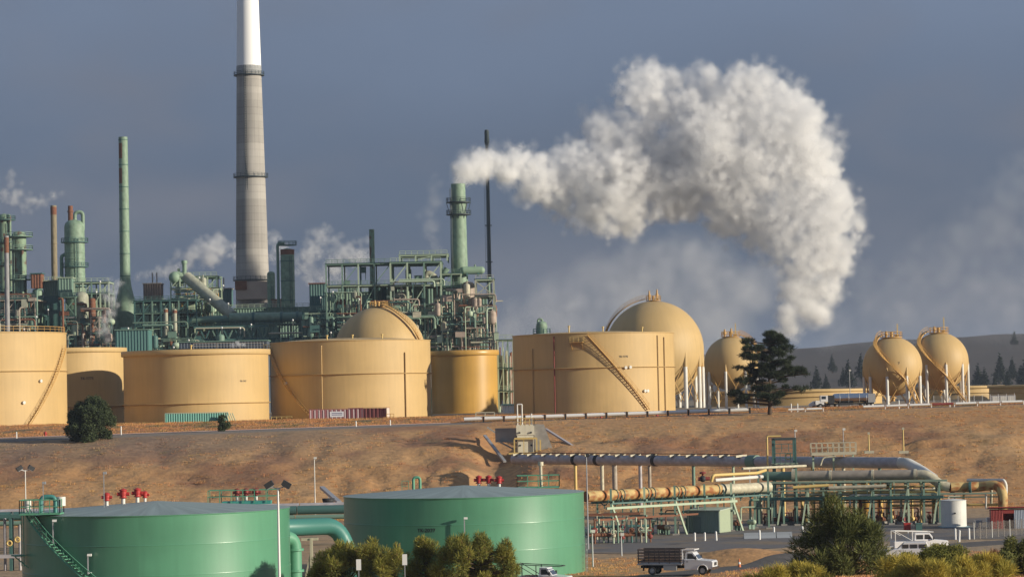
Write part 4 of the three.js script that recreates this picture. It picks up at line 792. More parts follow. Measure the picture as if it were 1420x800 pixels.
// white tank
{
  const t = thing('white_tank', 'short white upright tank in front of the cream elbow', 'tank', [56.06, 0.05, -352]);
  part(t, 'shell', cyl(1.62, 1.62, 0, 3.35, 48), M.whiteWorn); part(t, 'roof', lathe([[1.66, 3.35], [1.66, 3.42], [0.01, 3.62]], 48), M.whiteWorn); part(t, 'seam', [lathe([[1.62, 1.7], [1.64, 1.72], [1.62, 1.74]], 48)], M.whiteWorn);
  part(t, 'hatch', [new THREE.CylinderGeometry(0.12, 0.12, 0.12, 12).rotateX(Math.PI / 2).translate(-0.1, 1.8, 1.66)], M.dark); part(t, 'base_skid', [box(3.6, 0.12, 3.6, 0, 0.0, 0)], paint([0.2, 0.34, 0.4], 0.6)); part(t, 'roof_pipe', sweep([[-0.6, 3.4, 0], [-0.6, 3.9, 0], [0.9, 3.9, 0]], 0.07, 8), M.cream);
}
// red shed with a dark doorway
{
  const t = thing('red_shed', 'red ribbed shed with a dark open doorway beside the fence', 'shed', [62.36, 0.05, -346], -0.1), rm = paint([0.33, 0.05, 0.045], 0.6);
  part(t, 'wall_panel', corrugated(1.5, 2.3, 8, 0.06).translate(-1.9, 0, 1.4), rm); part(t, 'wall_panel', corrugated(1.6, 2.3, 8, 0.06).translate(1.0, 0, 1.4), paint([0.42, 0.47, 0.55], 0.5)); part(t, 'wall_panel', [box(1.4, 0.4, 0.06, -0.45, 2.1, 1.42)], rm);
  part(t, 'back_wall', [box(4.6, 2.3, 0.08, -0.3, 1.15, -1.3)], rm); part(t, 'side_wall', [box(0.08, 2.3, 2.7, -2.6, 1.15, 0.05)], rm); part(t, 'side_wall', [box(0.08, 2.3, 2.7, 1.8, 1.15, 0.05)], M.whiteWorn);
  part(t, 'roof', [box(5.2, 0.12, 3.4).rotateX(-0.08).translate(-0.3, 2.55, 0.1)], rm);
  const b = thing('white_cabinet', 'small white cabinet against the red shed', 'cabinet', [59.72, 0.05, -347]); part(b, 'body', [box(0.7, 1.3, 0.6, 0, 0.7, 0)], M.white); part(b, 'door', [box(0.6, 1.1, 0.04, 0, 0.7, 0.32)], M.whiteWorn);
}
for (const [x, z, m, label] of [[49.05, -345, M.red, 'small red fire box under the rack'], [50.35, -344, M.steelTeal, 'low teal fire box under the rack'], [58.53, -348, M.galv, 'pale waste drum near the white tank']]) { const t = thing('fire_box', label, 'box', [x, 0.05, z]); part(t, 'body', [box(0.8, 0.85, 0.7, 0, 0.45, 0)], m); part(t, 'lid', [box(0.9, 0.1, 0.8, 0, 0.92, 0)], m); }
{ const t = thing('concrete_barrier', 'long blue-grey concrete barrier at the foot of the rack', 'barrier', [30.56, 0.05, -334], 0.05); for (let k = 0; k < 3; k++) part(t, 'block', [new THREE.ExtrudeGeometry(new THREE.Shape([[-0.35, 0], [0.35, 0], [0.18, 0.35], [0.14, 0.7], [-0.14, 0.7], [-0.18, 0.35]].map((p) => new THREE.Vector2(...p))), { depth: 1.9, bevelEnabled: false }).rotateY(Math.PI / 2).translate(-3 + k * 2, 0, 0)], paint([0.26, 0.29, 0.33], 0.85)); }
// white bollards
for (const [x, z, h, tilt] of [[21.42, -331, 1.0, 0], [22.63, -331, 1.0, 0], [24.02, -331, 1.1, 0.04], [29.24, -331, 1.15, 0], [31.64, -338, 1.15, 0], [35.17, -337, 1.2, 0.12], [51.41, -322, 1.3, 0], [51.19, -318, 1.3, -0.06], [53.02, -322, 1.3, 0]])
  single('bollard', [cyl(0.12, 0.12, -0.2, h, 12), cyl(0.12, 0.05, h, h + 0.06, 12)].map((g) => g.rotateZ(tilt).translate(x, 0, z)), M.white, 'white pipe bollard at the edge of the yard', 'bollard', 'white bollards round the yard');
{ // chain fence at the right-hand edge of the yard
  const t = thing('yard_fence', 'rusting chain fence climbing towards the red shed', 'fence'), a = new THREE.Vector3(53.61, 0, -322), b = new THREE.Vector3(61.36, 0, -330);
  const wires = []; for (let k = 0; k <= 9; k++) { const p = a.clone().lerp(b, k / 9), y = ground(p.x, p.z); part(t, 'fence_post', [cyl(0.05, 0.05, y - 0.2, y + 2, 8, p.x, p.z)], k % 3 ? M.chainlink : M.whiteWorn); }
  for (let k = 0; k < 60; k++) { const p = a.clone().lerp(b, k / 60), q = a.clone().lerp(b, Math.min(1, (k + 6) / 60)); wires.push(bar([p.x, 0.1, p.z], [q.x, 1.9, q.z], 0.012), bar([q.x, 0.1, q.z], [p.x, 1.9, p.z], 0.012)); }
  part(t, 'wire_mesh', wires, M.chainlink);
}
// long dark lines behind the green tanks
for (const [y0, D, r, m, label] of [[4.47, 338, 0.55, M.steelTeal, 'thick dark teal line running behind both green tanks'], [4.85, 342, 0.35, M.greyPipe, 'thin grey line above the dark teal line behind the green tanks'], [3.71, 335, 0.3, M.steel, 'lowest green line behind the green tanks']]) {
  const t = thing('yard_line', label, 'pipeline'); for (let k = 0; k < 6; k++) part(t, 'pipe_section', sweep([[-68 + k * 8.2, y0 + k * 0.0, -D], [-68 + k * 8.2 + 8.1, y0, -D]], r, 14), m); for (let k = 0; k < 7; k++) part(t, 'sleeper', [bar([-66 + k * 7.6, -0.2, -D], [-66 + k * 7.6, y0 - r + 0.05, -D], 0.25)], M.steelDark);
}
{ // steel frame and valves left of the first green tank
  const D = 300, t = thing('valve_station', 'dark steel valve station with yellow handwheels left of the stair tank', 'valve station'), x0 = -57.42, x1 = -53.33;
  for (const x of [x0, (x0 + x1) / 2, x1]) part(t, 'column', [bar([x, -0.2, -D], [x, 6.27, -D], 0.3)], M.steelTeal);
  part(t, 'beam', [bar([x0, 1.6, -D], [x1, 1.6, -D], 0.4)], M.greyPipe); part(t, 'beam', [bar([x0, 5.95, -D], [x1, 5.95, -D], 0.35)], M.steelTeal);
  for (const [x, y] of [[-55.44, 3.04], [-54.57, 3.42]]) part(t, 'handwheel', [new THREE.TorusGeometry(0.26, 0.1, 6, 14).translate(x, y, -D + 0.5), bar([x, y, -D + 0.5], [x, y, -D], 0.1)], M.yellowRail);
  for (let k = 0; k < 5; k++) part(t, 'riser', [cyl(0.16, 0.16, -0.2, 5 + (k % 3) * 0.7, 10, lerp(x0, x1, (k + 0.5) / 5), -D - 1)], k % 2 ? M.greyPipe : M.steelDark);
}
{ // small loading chute on the slope and dark tub behind the tanks
  single('conveyor_chute', [bar([-29.75, 4.65, -420], [-25.85, 3.02, -400], 0.7, 0.4), bar([-28.37, 3.73, -414], [-28.37, 1, -414], 0.14)], M.lampGrey, 'short grey conveyor chute leaning on the slope behind the tanks', 'chute');
  single('dark_hopper', [lathe([[0.5, 0], [0.75, 0.6], [0.8, 0.9], [0.01, 0.9]], 16).translate(-23.66, 4.7, -345)], M.dark, 'small dark hopper on the lines behind the tanks', 'hopper');
}
// lamp posts of the yard
lampPost('white-posted twin floodlight standing in front of the stair tank', [-19.64, 0, -226], 10.75, { twin: true, mat: M.white, r: 0.13 });
lampPost('slim twin floodlight behind the left shoulder of the stair tank', [-59.06, 0, -330], 10.27, { twin: true, mat: M.whiteWorn, r: 0.1, turn: 0.4 });
lampPost('tall thin lamp post on the slope between the green tanks', [-29.74, 0, -405], 9.39, { mat: M.whiteWorn });
lampPost('thin lamp post rising where the two mains converge with the lettered tank', [8.21, 0, -318], 10.84, { mat: M.lampGrey, head: M.dark });
lampPost('short lamp post in the manifold yard', [11.52, 0, -304], 2.3);
lampPost('short lamp post at the corner of the lettered tank', [7.82, 0, -286], 3.6);
lampPost('lamp post behind the valve platform', [40.44, 0, -396], 12.06, {});
lampPost('lamp post behind the railed walkway', [47.89, ground(47.89, -400), -400], 12.07 - 0, { mat: M.lampGrey });
lampPost('short lamp post above the grey main, near the clamps', [36.22, ground(36.22, -425), -425], 9.35 - 3.0, { head: M.dark });

// ---------------------------------------------------------------- the process plant
const PG = 14.6;                                                     // plant ground level
function column(label, [x, yTop, z], r, o = {}) {                    // upright process column with platforms
  const t = thing(o.name ?? 'process_column', label, o.category ?? 'column', [x, PG, z], o.turn ?? 0, o.group), h = yTop - PG, m = o.mat ?? M.vesselGreen;
  const prof = [[r, 0]]; for (const [f, rr] of o.profile ?? []) prof.push([r * rr, h * f]);
  const rt = r * (o.profile ? o.profile[o.profile.length - 1][1] : 1);
  if (o.open) prof.push([rt, h], [rt * 0.86, h], [rt * 0.86, h - 3]); else prof.push([rt, h - rt * 0.75], [rt * 0.9, h - rt * 0.4], [rt * 0.62, h - rt * 0.14], [0.01, h]);
  part(t, 'shell', lathe(prof, o.seg ?? 28), m);
  const rAt = (f) => { let a = [0, 1]; for (const b of o.profile ?? []) { if (b[0] >= f) return r * lerp(a[1], b[1], (f - a[0]) / (b[0] - a[0] || 1)); a = b; } return r * a[1]; };
  for (const f of o.bands ?? []) part(t, 'stiffener_ring', lathe([[rAt(f), h * f - 0.12], [rAt(f) + 0.14, h * f - 0.1], [rAt(f) + 0.14, h * f + 0.1], [rAt(f), h * f + 0.12]], 24), o.bandMat ?? m);
  for (const f of o.platforms ?? []) { const rr = rAt(f), p = part(t, 'platform', ringDeck(rr, rr + (o.deck ?? 1.3), h * f, 0.25, 20), o.steel ?? M.steelTeal); part(p, 'railing', ringRail(rr + (o.deck ?? 1.3) - 0.05, h * f, o.railW ?? 0.13, 14, 0, Math.PI * 2, 1.2), o.steel ?? M.steelTeal); }
  if (o.ladder) part(t, 'ladder', [ladder(0, 0, h * o.ladder[0], h * o.ladder[1], 0.8, 0.12, o.ladder[2] ?? 0).translate(...onWall(r + 0.35, o.ladder[2] ?? 0.6, 0))], o.steel ?? M.steelTeal);
  if (o.sidePipe) { const [a, f0, f1, pr, pm] = o.sidePipe; part(t, 'side_pipe', sweep([onWall(rt * 0.4, a, h * f1), onWall(r + pr + 0.4, a, h * f1), onWall(r + pr + 0.4, a, h * f0)], pr, 10, pr * 2), pm ?? m); }
  if (o.loop) { const [dx, hh, w, pr] = o.loop; part(t, 'overhead_loop', sweep([[dx, h - 1, 0], [dx, h + hh, 0], [dx + w, h + hh, 0], [dx + w, h - 3.5, 0]], pr, 12, w * 0.5), m); }
  if (o.cap) part(t, 'rust_patch', lathe([[rt + 0.03, h - (o.cap[1] ?? 2)], [rt + 0.04, h - 0.5], [rt * 0.9, h - 0.45]], 24), o.cap[0]);
  return t;
}
function steelFrame(label, x0, x1, z0, z1, levels, o = {}) {          // open steel structure: columns, beams, decks, railings, braces
  const t = thing(o.name ?? 'steel_frame', label, o.category ?? 'steel structure', [0, 0, 0], 0, o.group), m = o.mat ?? M.steel, w = o.w ?? 0.42, nx = o.nx ?? 2, nz = o.nz ?? 1, y0 = o.y0 ?? PG, top = levels[levels.length - 1];
  const X = (i) => lerp(x0, x1, i / nx), Z = (k) => lerp(z0, z1, k / nz);
  for (let i = 0; i <= nx; i++) for (let k = 0; k <= nz; k++) part(t, 'column', [bar([X(i), y0, Z(k)], [X(i), top, Z(k)], w)], (i + k) % 3 === 2 ? (o.mat2 ?? m) : m);
  levels.forEach((y, l) => {
    const bm = []; for (let k = 0; k <= nz; k++) bm.push(bar([x0, y, Z(k)], [x1, y, Z(k)], w * 0.7, w)); for (let i = 0; i <= nx; i++) bm.push(bar([X(i), y - 0.003, z0], [X(i), y - 0.003, z1], w * 0.7, w));
    const f = part(t, 'floor_beams', bm, (l % 2 && o.mat2) || m);
    if (!o.noDeck?.includes(l)) { part(f, 'deck', [box(x1 - x0 + 0.8, 0.12, Math.abs(z1 - z0) + 0.8, (x0 + x1) / 2, y + w * 0.5 + 0.08, (z0 + z1) / 2)], o.deckMat ?? M.steelTeal); part(f, 'railing', [rail([[x0, y + w / 2, z0], [x1, y + w / 2, z0]], o.rw ?? 0.13, 1.8, 1.2)], o.railMat ?? m); }
  });
  const ys = [y0, ...levels];
  for (let l = 1; l < ys.length; l++) for (let i = 0; i < nx; i++) if (((i + l) % (o.braceEvery ?? 2)) === 0) {
    part(t, 'brace', [bar([X(i), ys[l - 1] + 0.3, z0], [X(i + 1), ys[l] - 0.3, z0], w * 0.55)], m);
    if (o.cross) part(t, 'brace', [bar([X(i + 1), ys[l - 1] + 0.3, z0], [X(i), ys[l] - 0.3, z0], w * 0.55)], m);
  }
  return t;
}
function drum(label, c, r, len, dir, m, o = {}) {                      // lying vessel on two saddles
  const t = thing(o.name ?? 'horizontal_drum', label, 'vessel', c, dir, o.group), g = new THREE.CapsuleGeometry(r, len, 8, 24); g.rotateZ(Math.PI / 2);
  part(t, 'shell', g, m); for (const s of [-0.32, 0.32]) part(t, 'saddle', [box(0.5, r * 1.4, r * 1.5, s * len, -r * 0.75, 0)], M.steelTeal);
  part(t, 'nozzle', [cyl(r * 0.22, r * 0.22, r * 0.8, r * 1.5, 10, len * 0.15, 0)], m); return t;
}
function pipeRun(label, pts, r, m, o = {}) { return single(o.name ?? 'process_pipe', sweep(pts, r, o.seg ?? 10, o.bend ?? r * 2.5), m, label, 'pipe', o.group); }
function block(name, label, category, px, w, h, d, m, o = {}) {        // clad equipment house with ribs, doors and a vented roof
  const t = thing(name, label, category, px, o.turn ?? 0);
  part(t, 'cladding', corrugated(w, h, Math.max(4, Math.round(w / 0.9)), 0.12).translate(0, 0, d / 2 - 0.12), m); part(t, 'cladding', corrugated(d, h, Math.max(3, Math.round(d / 0.9)), 0.12).rotateY(Math.PI / 2).translate(w / 2 - 0.12, 0, 0), m);
  part(t, 'core', [box(w - 0.3, h - 0.05, d - 0.3, 0, h / 2, 0)], m); part(t, 'roof', [box(w + 0.6, 0.3, d + 0.6, 0, h + 0.1, 0)], o.roof ?? M.steelDark);
  for (const x of o.stacks ?? []) part(t, 'vent_pipe', [cyl(0.22, 0.22, h, h + (o.stackH ?? 4), 8, x, 0)], o.roof ?? M.steelDark); return t;
}

// ---- the great chimney
{
  const D = 950, x = -90.11, t = thing('great_chimney', 'tall tapering concrete chimney with a white upper part and two ring walkways', 'chimney', [x, PG, -D]);
  const yr = 60.59 - PG, r0 = 5.75, yw = 134.98 - PG, rw = 4.25, yt = 156, rt = 3.5, rB = r0 * 1.15, at = (y) => (y < yr ? lerp(rB, r0, y / yr) : y < yw ? lerp(r0, rw, (y - yr) / (yw - yr)) : lerp(rw, rt, (y - yw) / (yt - yw)));
  const shell = [[rB, 0], [r0, yr], [rw, yw]], cm = paint([0.46, 0.435, 0.40], 0.9, { map: 'pour', su: 18, sv: 108 });
  part(t, 'concrete_shaft', lathe(shell, 64), cm);
  part(t, 'white_shaft', lathe([[rw + 0.02, yw], [rt, yt], [rt * 0.86, yt], [rt * 0.86, yt - 3]], 64), paint([0.86, 0.86, 0.85], 0.6));
  part(t, 'dirty_band', lathe([[rw + 0.12, yw - 2.6], [rw + 0.08, yw + 0.1]], 64), paint([0.40, 0.41, 0.41], 0.8, { map: 'mottle', su: 3, sv: 3 }));
  for (const y of [yw - 3, 96.47 - PG, yr]) { const r = at(y), p = part(t, 'ring_walkway', ringDeck(r - 0.1, r + 1.0, y, 0.3, 40), M.steelDark); part(p, 'railing', ringRail(r + 0.95, y, 0.1, 24, 0, Math.PI * 2, 1.1), M.steelDark); }
  part(t, 'ladder', [ladder(0, 0, yr, yw, 0.7, 0.1).rotateY(-0.2).translate(...onWall(r0 * 0.88, -0.2, 0))], M.steelDark);
  // plinth and flue breeching
  part(t, 'base_collar', [box(11, 6, 7, 0.5, yr - 4, 5)], M.vesselPink);
  part(t, 'base_collar', [box(4, 3, 2, -3.2, yr - 2.25, 8.2)], M.rust, 'rusted cladding panel');
  const s = new THREE.Shape(); s.moveTo(-6, 0); s.lineTo(14, 0); s.lineTo(9.5, yr - 8.4); s.lineTo(-1, yr - 8.4);
  part(t, 'plinth', new THREE.ExtrudeGeometry(s, { depth: 9, bevelEnabled: false }), M.concrete);
}
// ---- slim stacks
function stack(label, x, yTop, D, r, m, o = {}) { return column(label, [x, yTop, -D], r, { name: 'flue_stack', category: 'stack', mat: m, open: true, ...o }); }
{
  const yt = 106.31, h = yt - PG, f = (y) => (y - PG) / h;
  const t = stack('green flue stack with a flared foot and rust stains near its mouth', -127.29, yt, 900, 3.43, M.vesselGreen, { profile: [[f(51.15), 1], [f(56.84), 0.6], [f(59.92), 0.5], [1, 0.43]], bands: [0.5, 0.58, 0.66, 0.74, 0.82, 0.9, 0.99], bandMat: M.steelTeal });
  for (const [y, a] of [[0.95, -0.5], [0.86, -0.6], [0.78, -0.5]]) { const r = 1.56; const g = new THREE.CylinderGeometry(r, r, h * 0.055, 10, 1, true, a - 0.5, 0.9); g.translate(0, h * y, 0); part(t, 'rust_stain', g, M.rust); }
}
stack('rust-brown slim stack on the heater', -148.88, 83.43, 890, 0.98, paint([0.30, 0.25, 0.16], 0.8, { map: 'mottle', su: 3, sv: 12 }), { bands: [0.6, 0.82], cap: [M.rust, 3] });
stack('pale mauve pole-like stack in front of the left-hand columns', -147.76, 68.2, 800, 0.69, paint([0.33, 0.33, 0.34], 0.7, { map: 'mottle', su: 3, sv: 12 }), { cap: [M.rust, 5] });
stack('short grey-green stack rising through the big steel frame', -43.29, 70.99, 850, 0.81, M.rustGreen, {});
{ // steaming stack
  const yt = 83.78, h = yt - PG;
  const t = stack('thick green stack with a double ring walkway, steaming', -15.94, yt, 840, 2.56, M.vesselGreen, { profile: [[0.5, 1], [1, 0.86]], platforms: [(78.23 - PG) / h, (74.46 - PG) / h], deck: 1.5, steel: M.steelDark, ladder: [0.5, 0.98, -0.9] });
  part(t, 'brackets', Array.from({ length: 8 }, (_, k) => { const a = k / 8 * 6.283, y = 74.46 - PG; return bar(onWall(2.21, a, y - 1.5), onWall(2.21 + 1.5, a, y + 3.6), 0.18); }), M.steelDark);
  drum('pale green drum lying at the foot of the steaming stack', [-12.02, 57, -838], 1.19, 5.31, 0.1, M.vesselGreen);
}
{ // flare-like pole
  const x = -7.28, yt = 106.16, t = thing('vent_mast', 'very tall thin dark mast with a thick tip, behind the steam', 'mast', [x, PG, -900]);
  part(t, 'pole', [cyl(0.73, 0.52, 0, yt - PG - 4, 12)], M.steelDark); part(t, 'tip', lathe([[0.62, yt - PG - 5], [0.85, yt - PG - 4], [0.71, yt - PG - 2], [0.78, yt - PG - 1], [0.62, yt - PG]], 12), M.steelDark);
  part(t, 'ladder', [ladder(-0.95, 0.2, 4, yt - PG - 6, 0.5, 0.08)], M.steelDark); for (let k = 1; k < 6; k++) part(t, 'clamp', [box(2.2, 0.3, 0.8, 0, k * 12, 0)], M.steelDark);
}
// ---- left-hand columns
column('dark platformed column at the far left of the plant', [-163.14, 80.47, -880], 1.97, { mat: M.rustGreen, platforms: [0.62, 0.75, 0.86, 0.97], deck: 1.6, ladder: [0.3, 0.95, 0.7], sidePipe: [0.9, 0.2, 0.99, 0.4] });
column('rust-streaked column with broad dark decks', [-156.7, 74.14, -870], 2.29, { mat: M.rustGreen, platforms: [0.46, 0.74, 0.9, 0.97], deck: 2.1, ladder: [0.2, 0.95, -0.6], sidePipe: [0.5, 0.1, 0.9, 0.45], steel: M.steel });
column('domed green column with an overhead pipe loop', [-140.59, 78.13, -880], 3.24, { platforms: [0.66, 0.76, 0.885], deck: 1.1, ladder: [0.4, 0.9, 0.4], loop: [0.23, 2.32, 2.55, 0.6], sidePipe: [-1.3, 0.1, 0.82, 0.6, M.steel], steel: M.steelTeal, bands: [0.7, 0.72, 0.8, 0.83] });
{ const y = 78.16; single('vent_stub', [cyl(0.83, 0.79, y - 3, y + 4.63, 12, -142.42, -884), cyl(1.02, 1.02, y + 2.55, y + 3.01, 12, -142.42, -884)], M.rust, 'rusty vent stub behind the domed column', 'vent'); }
column('pale green-cream column in a braced frame, ahead of the domed column', [-133.92, 53.6, -850], 2.19, { mat: M.vesselPale, bands: [0.35, 0.62, 0.84], platforms: [0.32], ladder: [0.1, 0.9, 0.7] });
column('short orange drum column beside the steam wisp', [-129.95, 51.36, -846], 1.02, { mat: M.rust, profile: [[0.8, 0.5], [0.82, 1], [0.95, 1]] });
column('slender green column right of the chimney', [-81.45, 62.25, -925], 1.36, { bands: [0.7], ladder: [0.3, 0.9, 0.3] });
column('tall banded green column with a side pipe and a stained top', [-74.15, 68.82, -905], 2.29, { bands: [0.42, 0.55, 0.68, 0.8, 0.92], bandMat: M.steelTeal, cap: [M.rust, 2.2], sidePipe: [-1.45, 0.15, 1.03, 0.5, M.steel], ladder: [0.2, 0.95, 0.5], platforms: [1.02], deck: 0.8 });
for (const [x, y, label] of [[-106.74, 47.62, 'small cream column with a rusty collar, left of its twin'], [-103.97, 47.34, 'small cream column with a rusty collar, nearer the drum']]) column(label, [x, y, -842], 0.66, { mat: M.vesselPale, group: 'small cream twin columns', cap: [M.rust, 1.4], platforms: [0.55], deck: 0.7 });
column('small green drum column with a ring walkway, rising behind the tank with the diagonal stair', [7.8, 38.36, -740], 1.48, { platforms: [0.86], deck: 0.9, loop: [-0.97, 0.5, 1.17, 0.3], steel: M.steelTeal, bands: [0.93] });
// ---- heaters
{
  const D = 872, t = thing('fired_heater', 'green louvred heater with a tapering hood below the rust-brown stack', 'heater', [-146.49, PG, -D]), y1 = 57.94 - PG, y2 = 53.11 - PG, w = 5.05;
  part(t, 'louvre_box', corrugated(w, y1 - y2, 9, 0.25).translate(0, y2, 3), M.steel); part(t, 'box_core', [box(w - 0.2, y1 - y2, 5.8, 0, (y1 + y2) / 2, -0.2)], M.steel);
  const s = new THREE.Shape(); s.moveTo(-w * 0.85, y2 - 9.64); s.lineTo(w * 0.75, y2 - 9.64); s.lineTo(w * 0.48, y2); s.lineTo(-w * 0.48, y2); part(t, 'hood', new THREE.ExtrudeGeometry(s, { depth: 7, bevelEnabled: false }).translate(0, 0, -4), M.steelTeal);
  part(t, 'casing', [box(w * 1.6, y2 - 9.64, 7, 0, (y2 - 9.64) / 2, -0.5)], M.steelTeal); part(t, 'top_deck', [box(w * 1.3, 0.3, 8, 0, y1 + 0.1, 0)], M.steelPale); part(t, 'railing', [rail([[-w * 0.65, y1 + 0.2, 4], [w * 0.65, y1 + 0.2, 4]], 0.12, 1.4)], M.steelPale);
  block('fan_house', 'green fan house between the heater and the domed column', 'machinery', [-141.48, 52.86, -868], 4.57, 5.71, 6, M.steel, { roof: M.steelPale });
  block('fan_house', 'rust-red fan house on a green hopper at the left of the heater', 'machinery', [-150.61, 55.57, -868], 3.43, 4.57, 5, M.rust, { roof: M.steelTeal });
  column('green hopper under the rust-red fan house', [-150.61, 55.57, -868], 1.71, { mat: M.vesselGreen, profile: [[0.5, 0.6], [0.8, 1]] });
}
// ---- steel frames, left
const FR = (px0, px1, D) => 0; void FR;
steelFrame('green steel frame with X braces around the pale column', -139.6, -135.14, -846, -856, [38.82, 45.5, 51.74], { nx: 1, cross: true, braceEvery: 1, mat: M.steel, mat2: M.galv });
steelFrame('narrow braced steel frame right of the pale column', -130.22, -127.56, -844, -852, [35.71, 40.38, 45.27], { nx: 1, cross: true, braceEvery: 1, mat: M.brownPipe, mat2: M.steel });
steelFrame('wide green equipment deck crowded with pipework below the domed column', -136.42, -125.65, -852, -862, [47.8, 52.96, 56.33], { nx: 4, mat: M.steelPale, mat2: M.steel });
steelFrame('dark low frame under the two left-hand columns', -160.09, -147.61, -846, -866, [42.5, 46.74, 51.2], { nx: 4, mat: M.brownPipe, mat2: M.steelTeal });
steelFrame('teal frame over the shed between the flue stack and the twin columns', -117.15, -97.96, -848, -862, [42.25, 46.27, 50.07], { nx: 7, mat: M.steelTeal, mat2: M.steel });
steelFrame('pale yellow-green platforms around the lying drum', -108.08, -93.48, -866, -880, [47.15, 51.26, 54.45, 58.11], { nx: 5, mat: M.steelPale, mat2: M.steel, deckMat: M.steelPale });
steelFrame('teal frame under the great duct', -91.53, -62.13, -846, -858, [37.55, 42], { nx: 8, mat: M.steelTeal, mat2: M.steel });
steelFrame('dark teal frame left of the domed sphere', -63.73, -53.22, -832, -846, [37.31, 41.25, 45.19], { nx: 3, cross: true, mat: M.steelTeal, mat2: M.steel });
{ // lattice girder
  const D = 838, xa = -97.76, xb = -74.82, ya = 37.35, yb = 41.32, t = thing('lattice_girder', 'long teal lattice girder bridging below the great duct', 'girder'), n = 13;
  part(t, 'top_chord', [bar([xa, yb, -D], [xb, yb, -D], 0.6)], M.steelTeal); part(t, 'bottom_chord', [bar([xa, ya, -D], [xb, ya, -D], 0.6)], M.steelTeal);
  for (let k = 0; k < n; k++) part(t, 'lattice_bar', [bar([lerp(xa, xb, k / n), k % 2 ? yb : ya, -D + 0.1], [lerp(xa, xb, (k + 1) / n), k % 2 ? ya : yb, -D + 0.1], 0.34)], k % 3 ? M.steelTeal : M.steel);
}
block('control_house', 'teal clad house with a flat roof at the foot of the flue stack', 'building', [-113.66, PG, -820], 9.93, 40.34 - PG, 8, paint([0.06, 0.16, 0.15], 0.6), { roof: M.steel });
block('control_house', 'long navy house below the lattice girder', 'building', [-85.64, PG, -812], 26.07, 36.14 - PG, 8, paint([0.07, 0.09, 0.12], 0.7), { roof: M.steel });
single('handrail', rail([[-94.12, 34.08, -806], [-73.54, 33.86, -806]], 0.16, 6, 1.6), M.brownPipe, 'brown handrail in front of the long navy house', 'railing');
block('far_unit', 'brown far unit with two thin posts, left of the drum', 'machinery', [-125.92, 53.67, -960], 6.06, 6.57, 8, paint([0.13, 0.10, 0.085], 0.8), { stacks: [-0.25, 1.26], stackH: 4.04, roof: M.brownPipe });
block('far_unit', 'dark far unit with thin posts between the drum and the chimney', 'machinery', [-102.18, 51.91, -960], 7.58, 6.06, 8, M.steelTeal, { stacks: [-1.01, 1.01], stackH: 4.04, roof: M.brownPipe });
block('far_unit', 'brown-roofed unit at the left end of the big frame', 'machinery', [-62.4, 47.24, -880], 5.09, 8.34, 8, M.steelTeal, { roof: M.rust });
block('far_unit', 'dark red-roofed unit inside the left of the big frame', 'machinery', [-51.96, 47.55, -868], 6.17, 6.85, 7, M.steelTeal, { roof: M.rust });
block('exchanger_house', 'dark teal boxed exchanger in the big frame', 'machinery', [-41.51, 47.5, -846], 5.57, 5.34, 6, M.steelTeal, { roof: M.steel });
block('exchanger_house', 'green ribbed exchanger bank in the big frame', 'machinery', [-28.55, 46.51, -838], 3.75, 5.73, 5, M.vesselGreen, { roof: M.steelPale });
block('low_house', 'low rusty house at the foot of the chimney', 'building', [-77.01, 48.19, -915], 6.26, 3.85, 7, M.vesselPink, { roof: M.rust });
// ---- great duct, drum and diagonal flue
drum('pale green round-ended drum high on yellow-green platforms', [-106, 58.08, -868], 1.94, 2.74, 0.9, M.vesselGreen);
{ const p = [-103.89, 61.47, -868]; single('breather_cap', [cyl(0.69, 0.69, p[1] - 3, p[1] + 1, 12, p[0], p[2]), cyl(1.01, 0.91, p[1] + 1, p[1] + 2, 12, p[0], p[2])], M.vesselGreen, 'round breather cap on top of the drum', 'vent'); }
pipeRun('thick diagonal yellow-green flue sloping down from the drum to the great duct', [[-102.54, 57.97, -862], [-86.99, 45.01, -850]], 1.8, M.vesselPale, { name: 'diagonal_flue', seg: 18 });
{ const t = thing('great_duct', 'great banded green duct running level past the chimney', 'duct'); [[318, 0], [352, 0], [388, 0]].forEach(() => 0);
  for (const [a, b, m] of [[[-87.69, 44.3, -848], [-80.32, 44.25, -848], M.vesselGreen], [[-80.21, 44.25, -848], [-71.61, 44.18, -848], M.vesselGreen], [[-71.5, 44.18, -848], [-62.24, 44.1, -848], M.steel]]) part(t, 'duct_section', sweep([a, b], 1.56, 20), m);
  for (const p of [[[-80.32, 44.25, -848]], [[-71.61, 44.18, -848]], [[-66.7, 44.17, -848]]]) part(t, 'expansion_ring', sweep([[p[0][0] - 0.4, p[0][1], p[0][2]], [p[0][0] + 0.4, p[0][1], p[0][2]]], 1.79, 20), M.steelTeal); }
pipeRun('dark green main under the drum platforms', [[-100.44, 43.95, -850], [-87.9, 44.13, -850]], 1.12, M.steel, { seg: 14 });

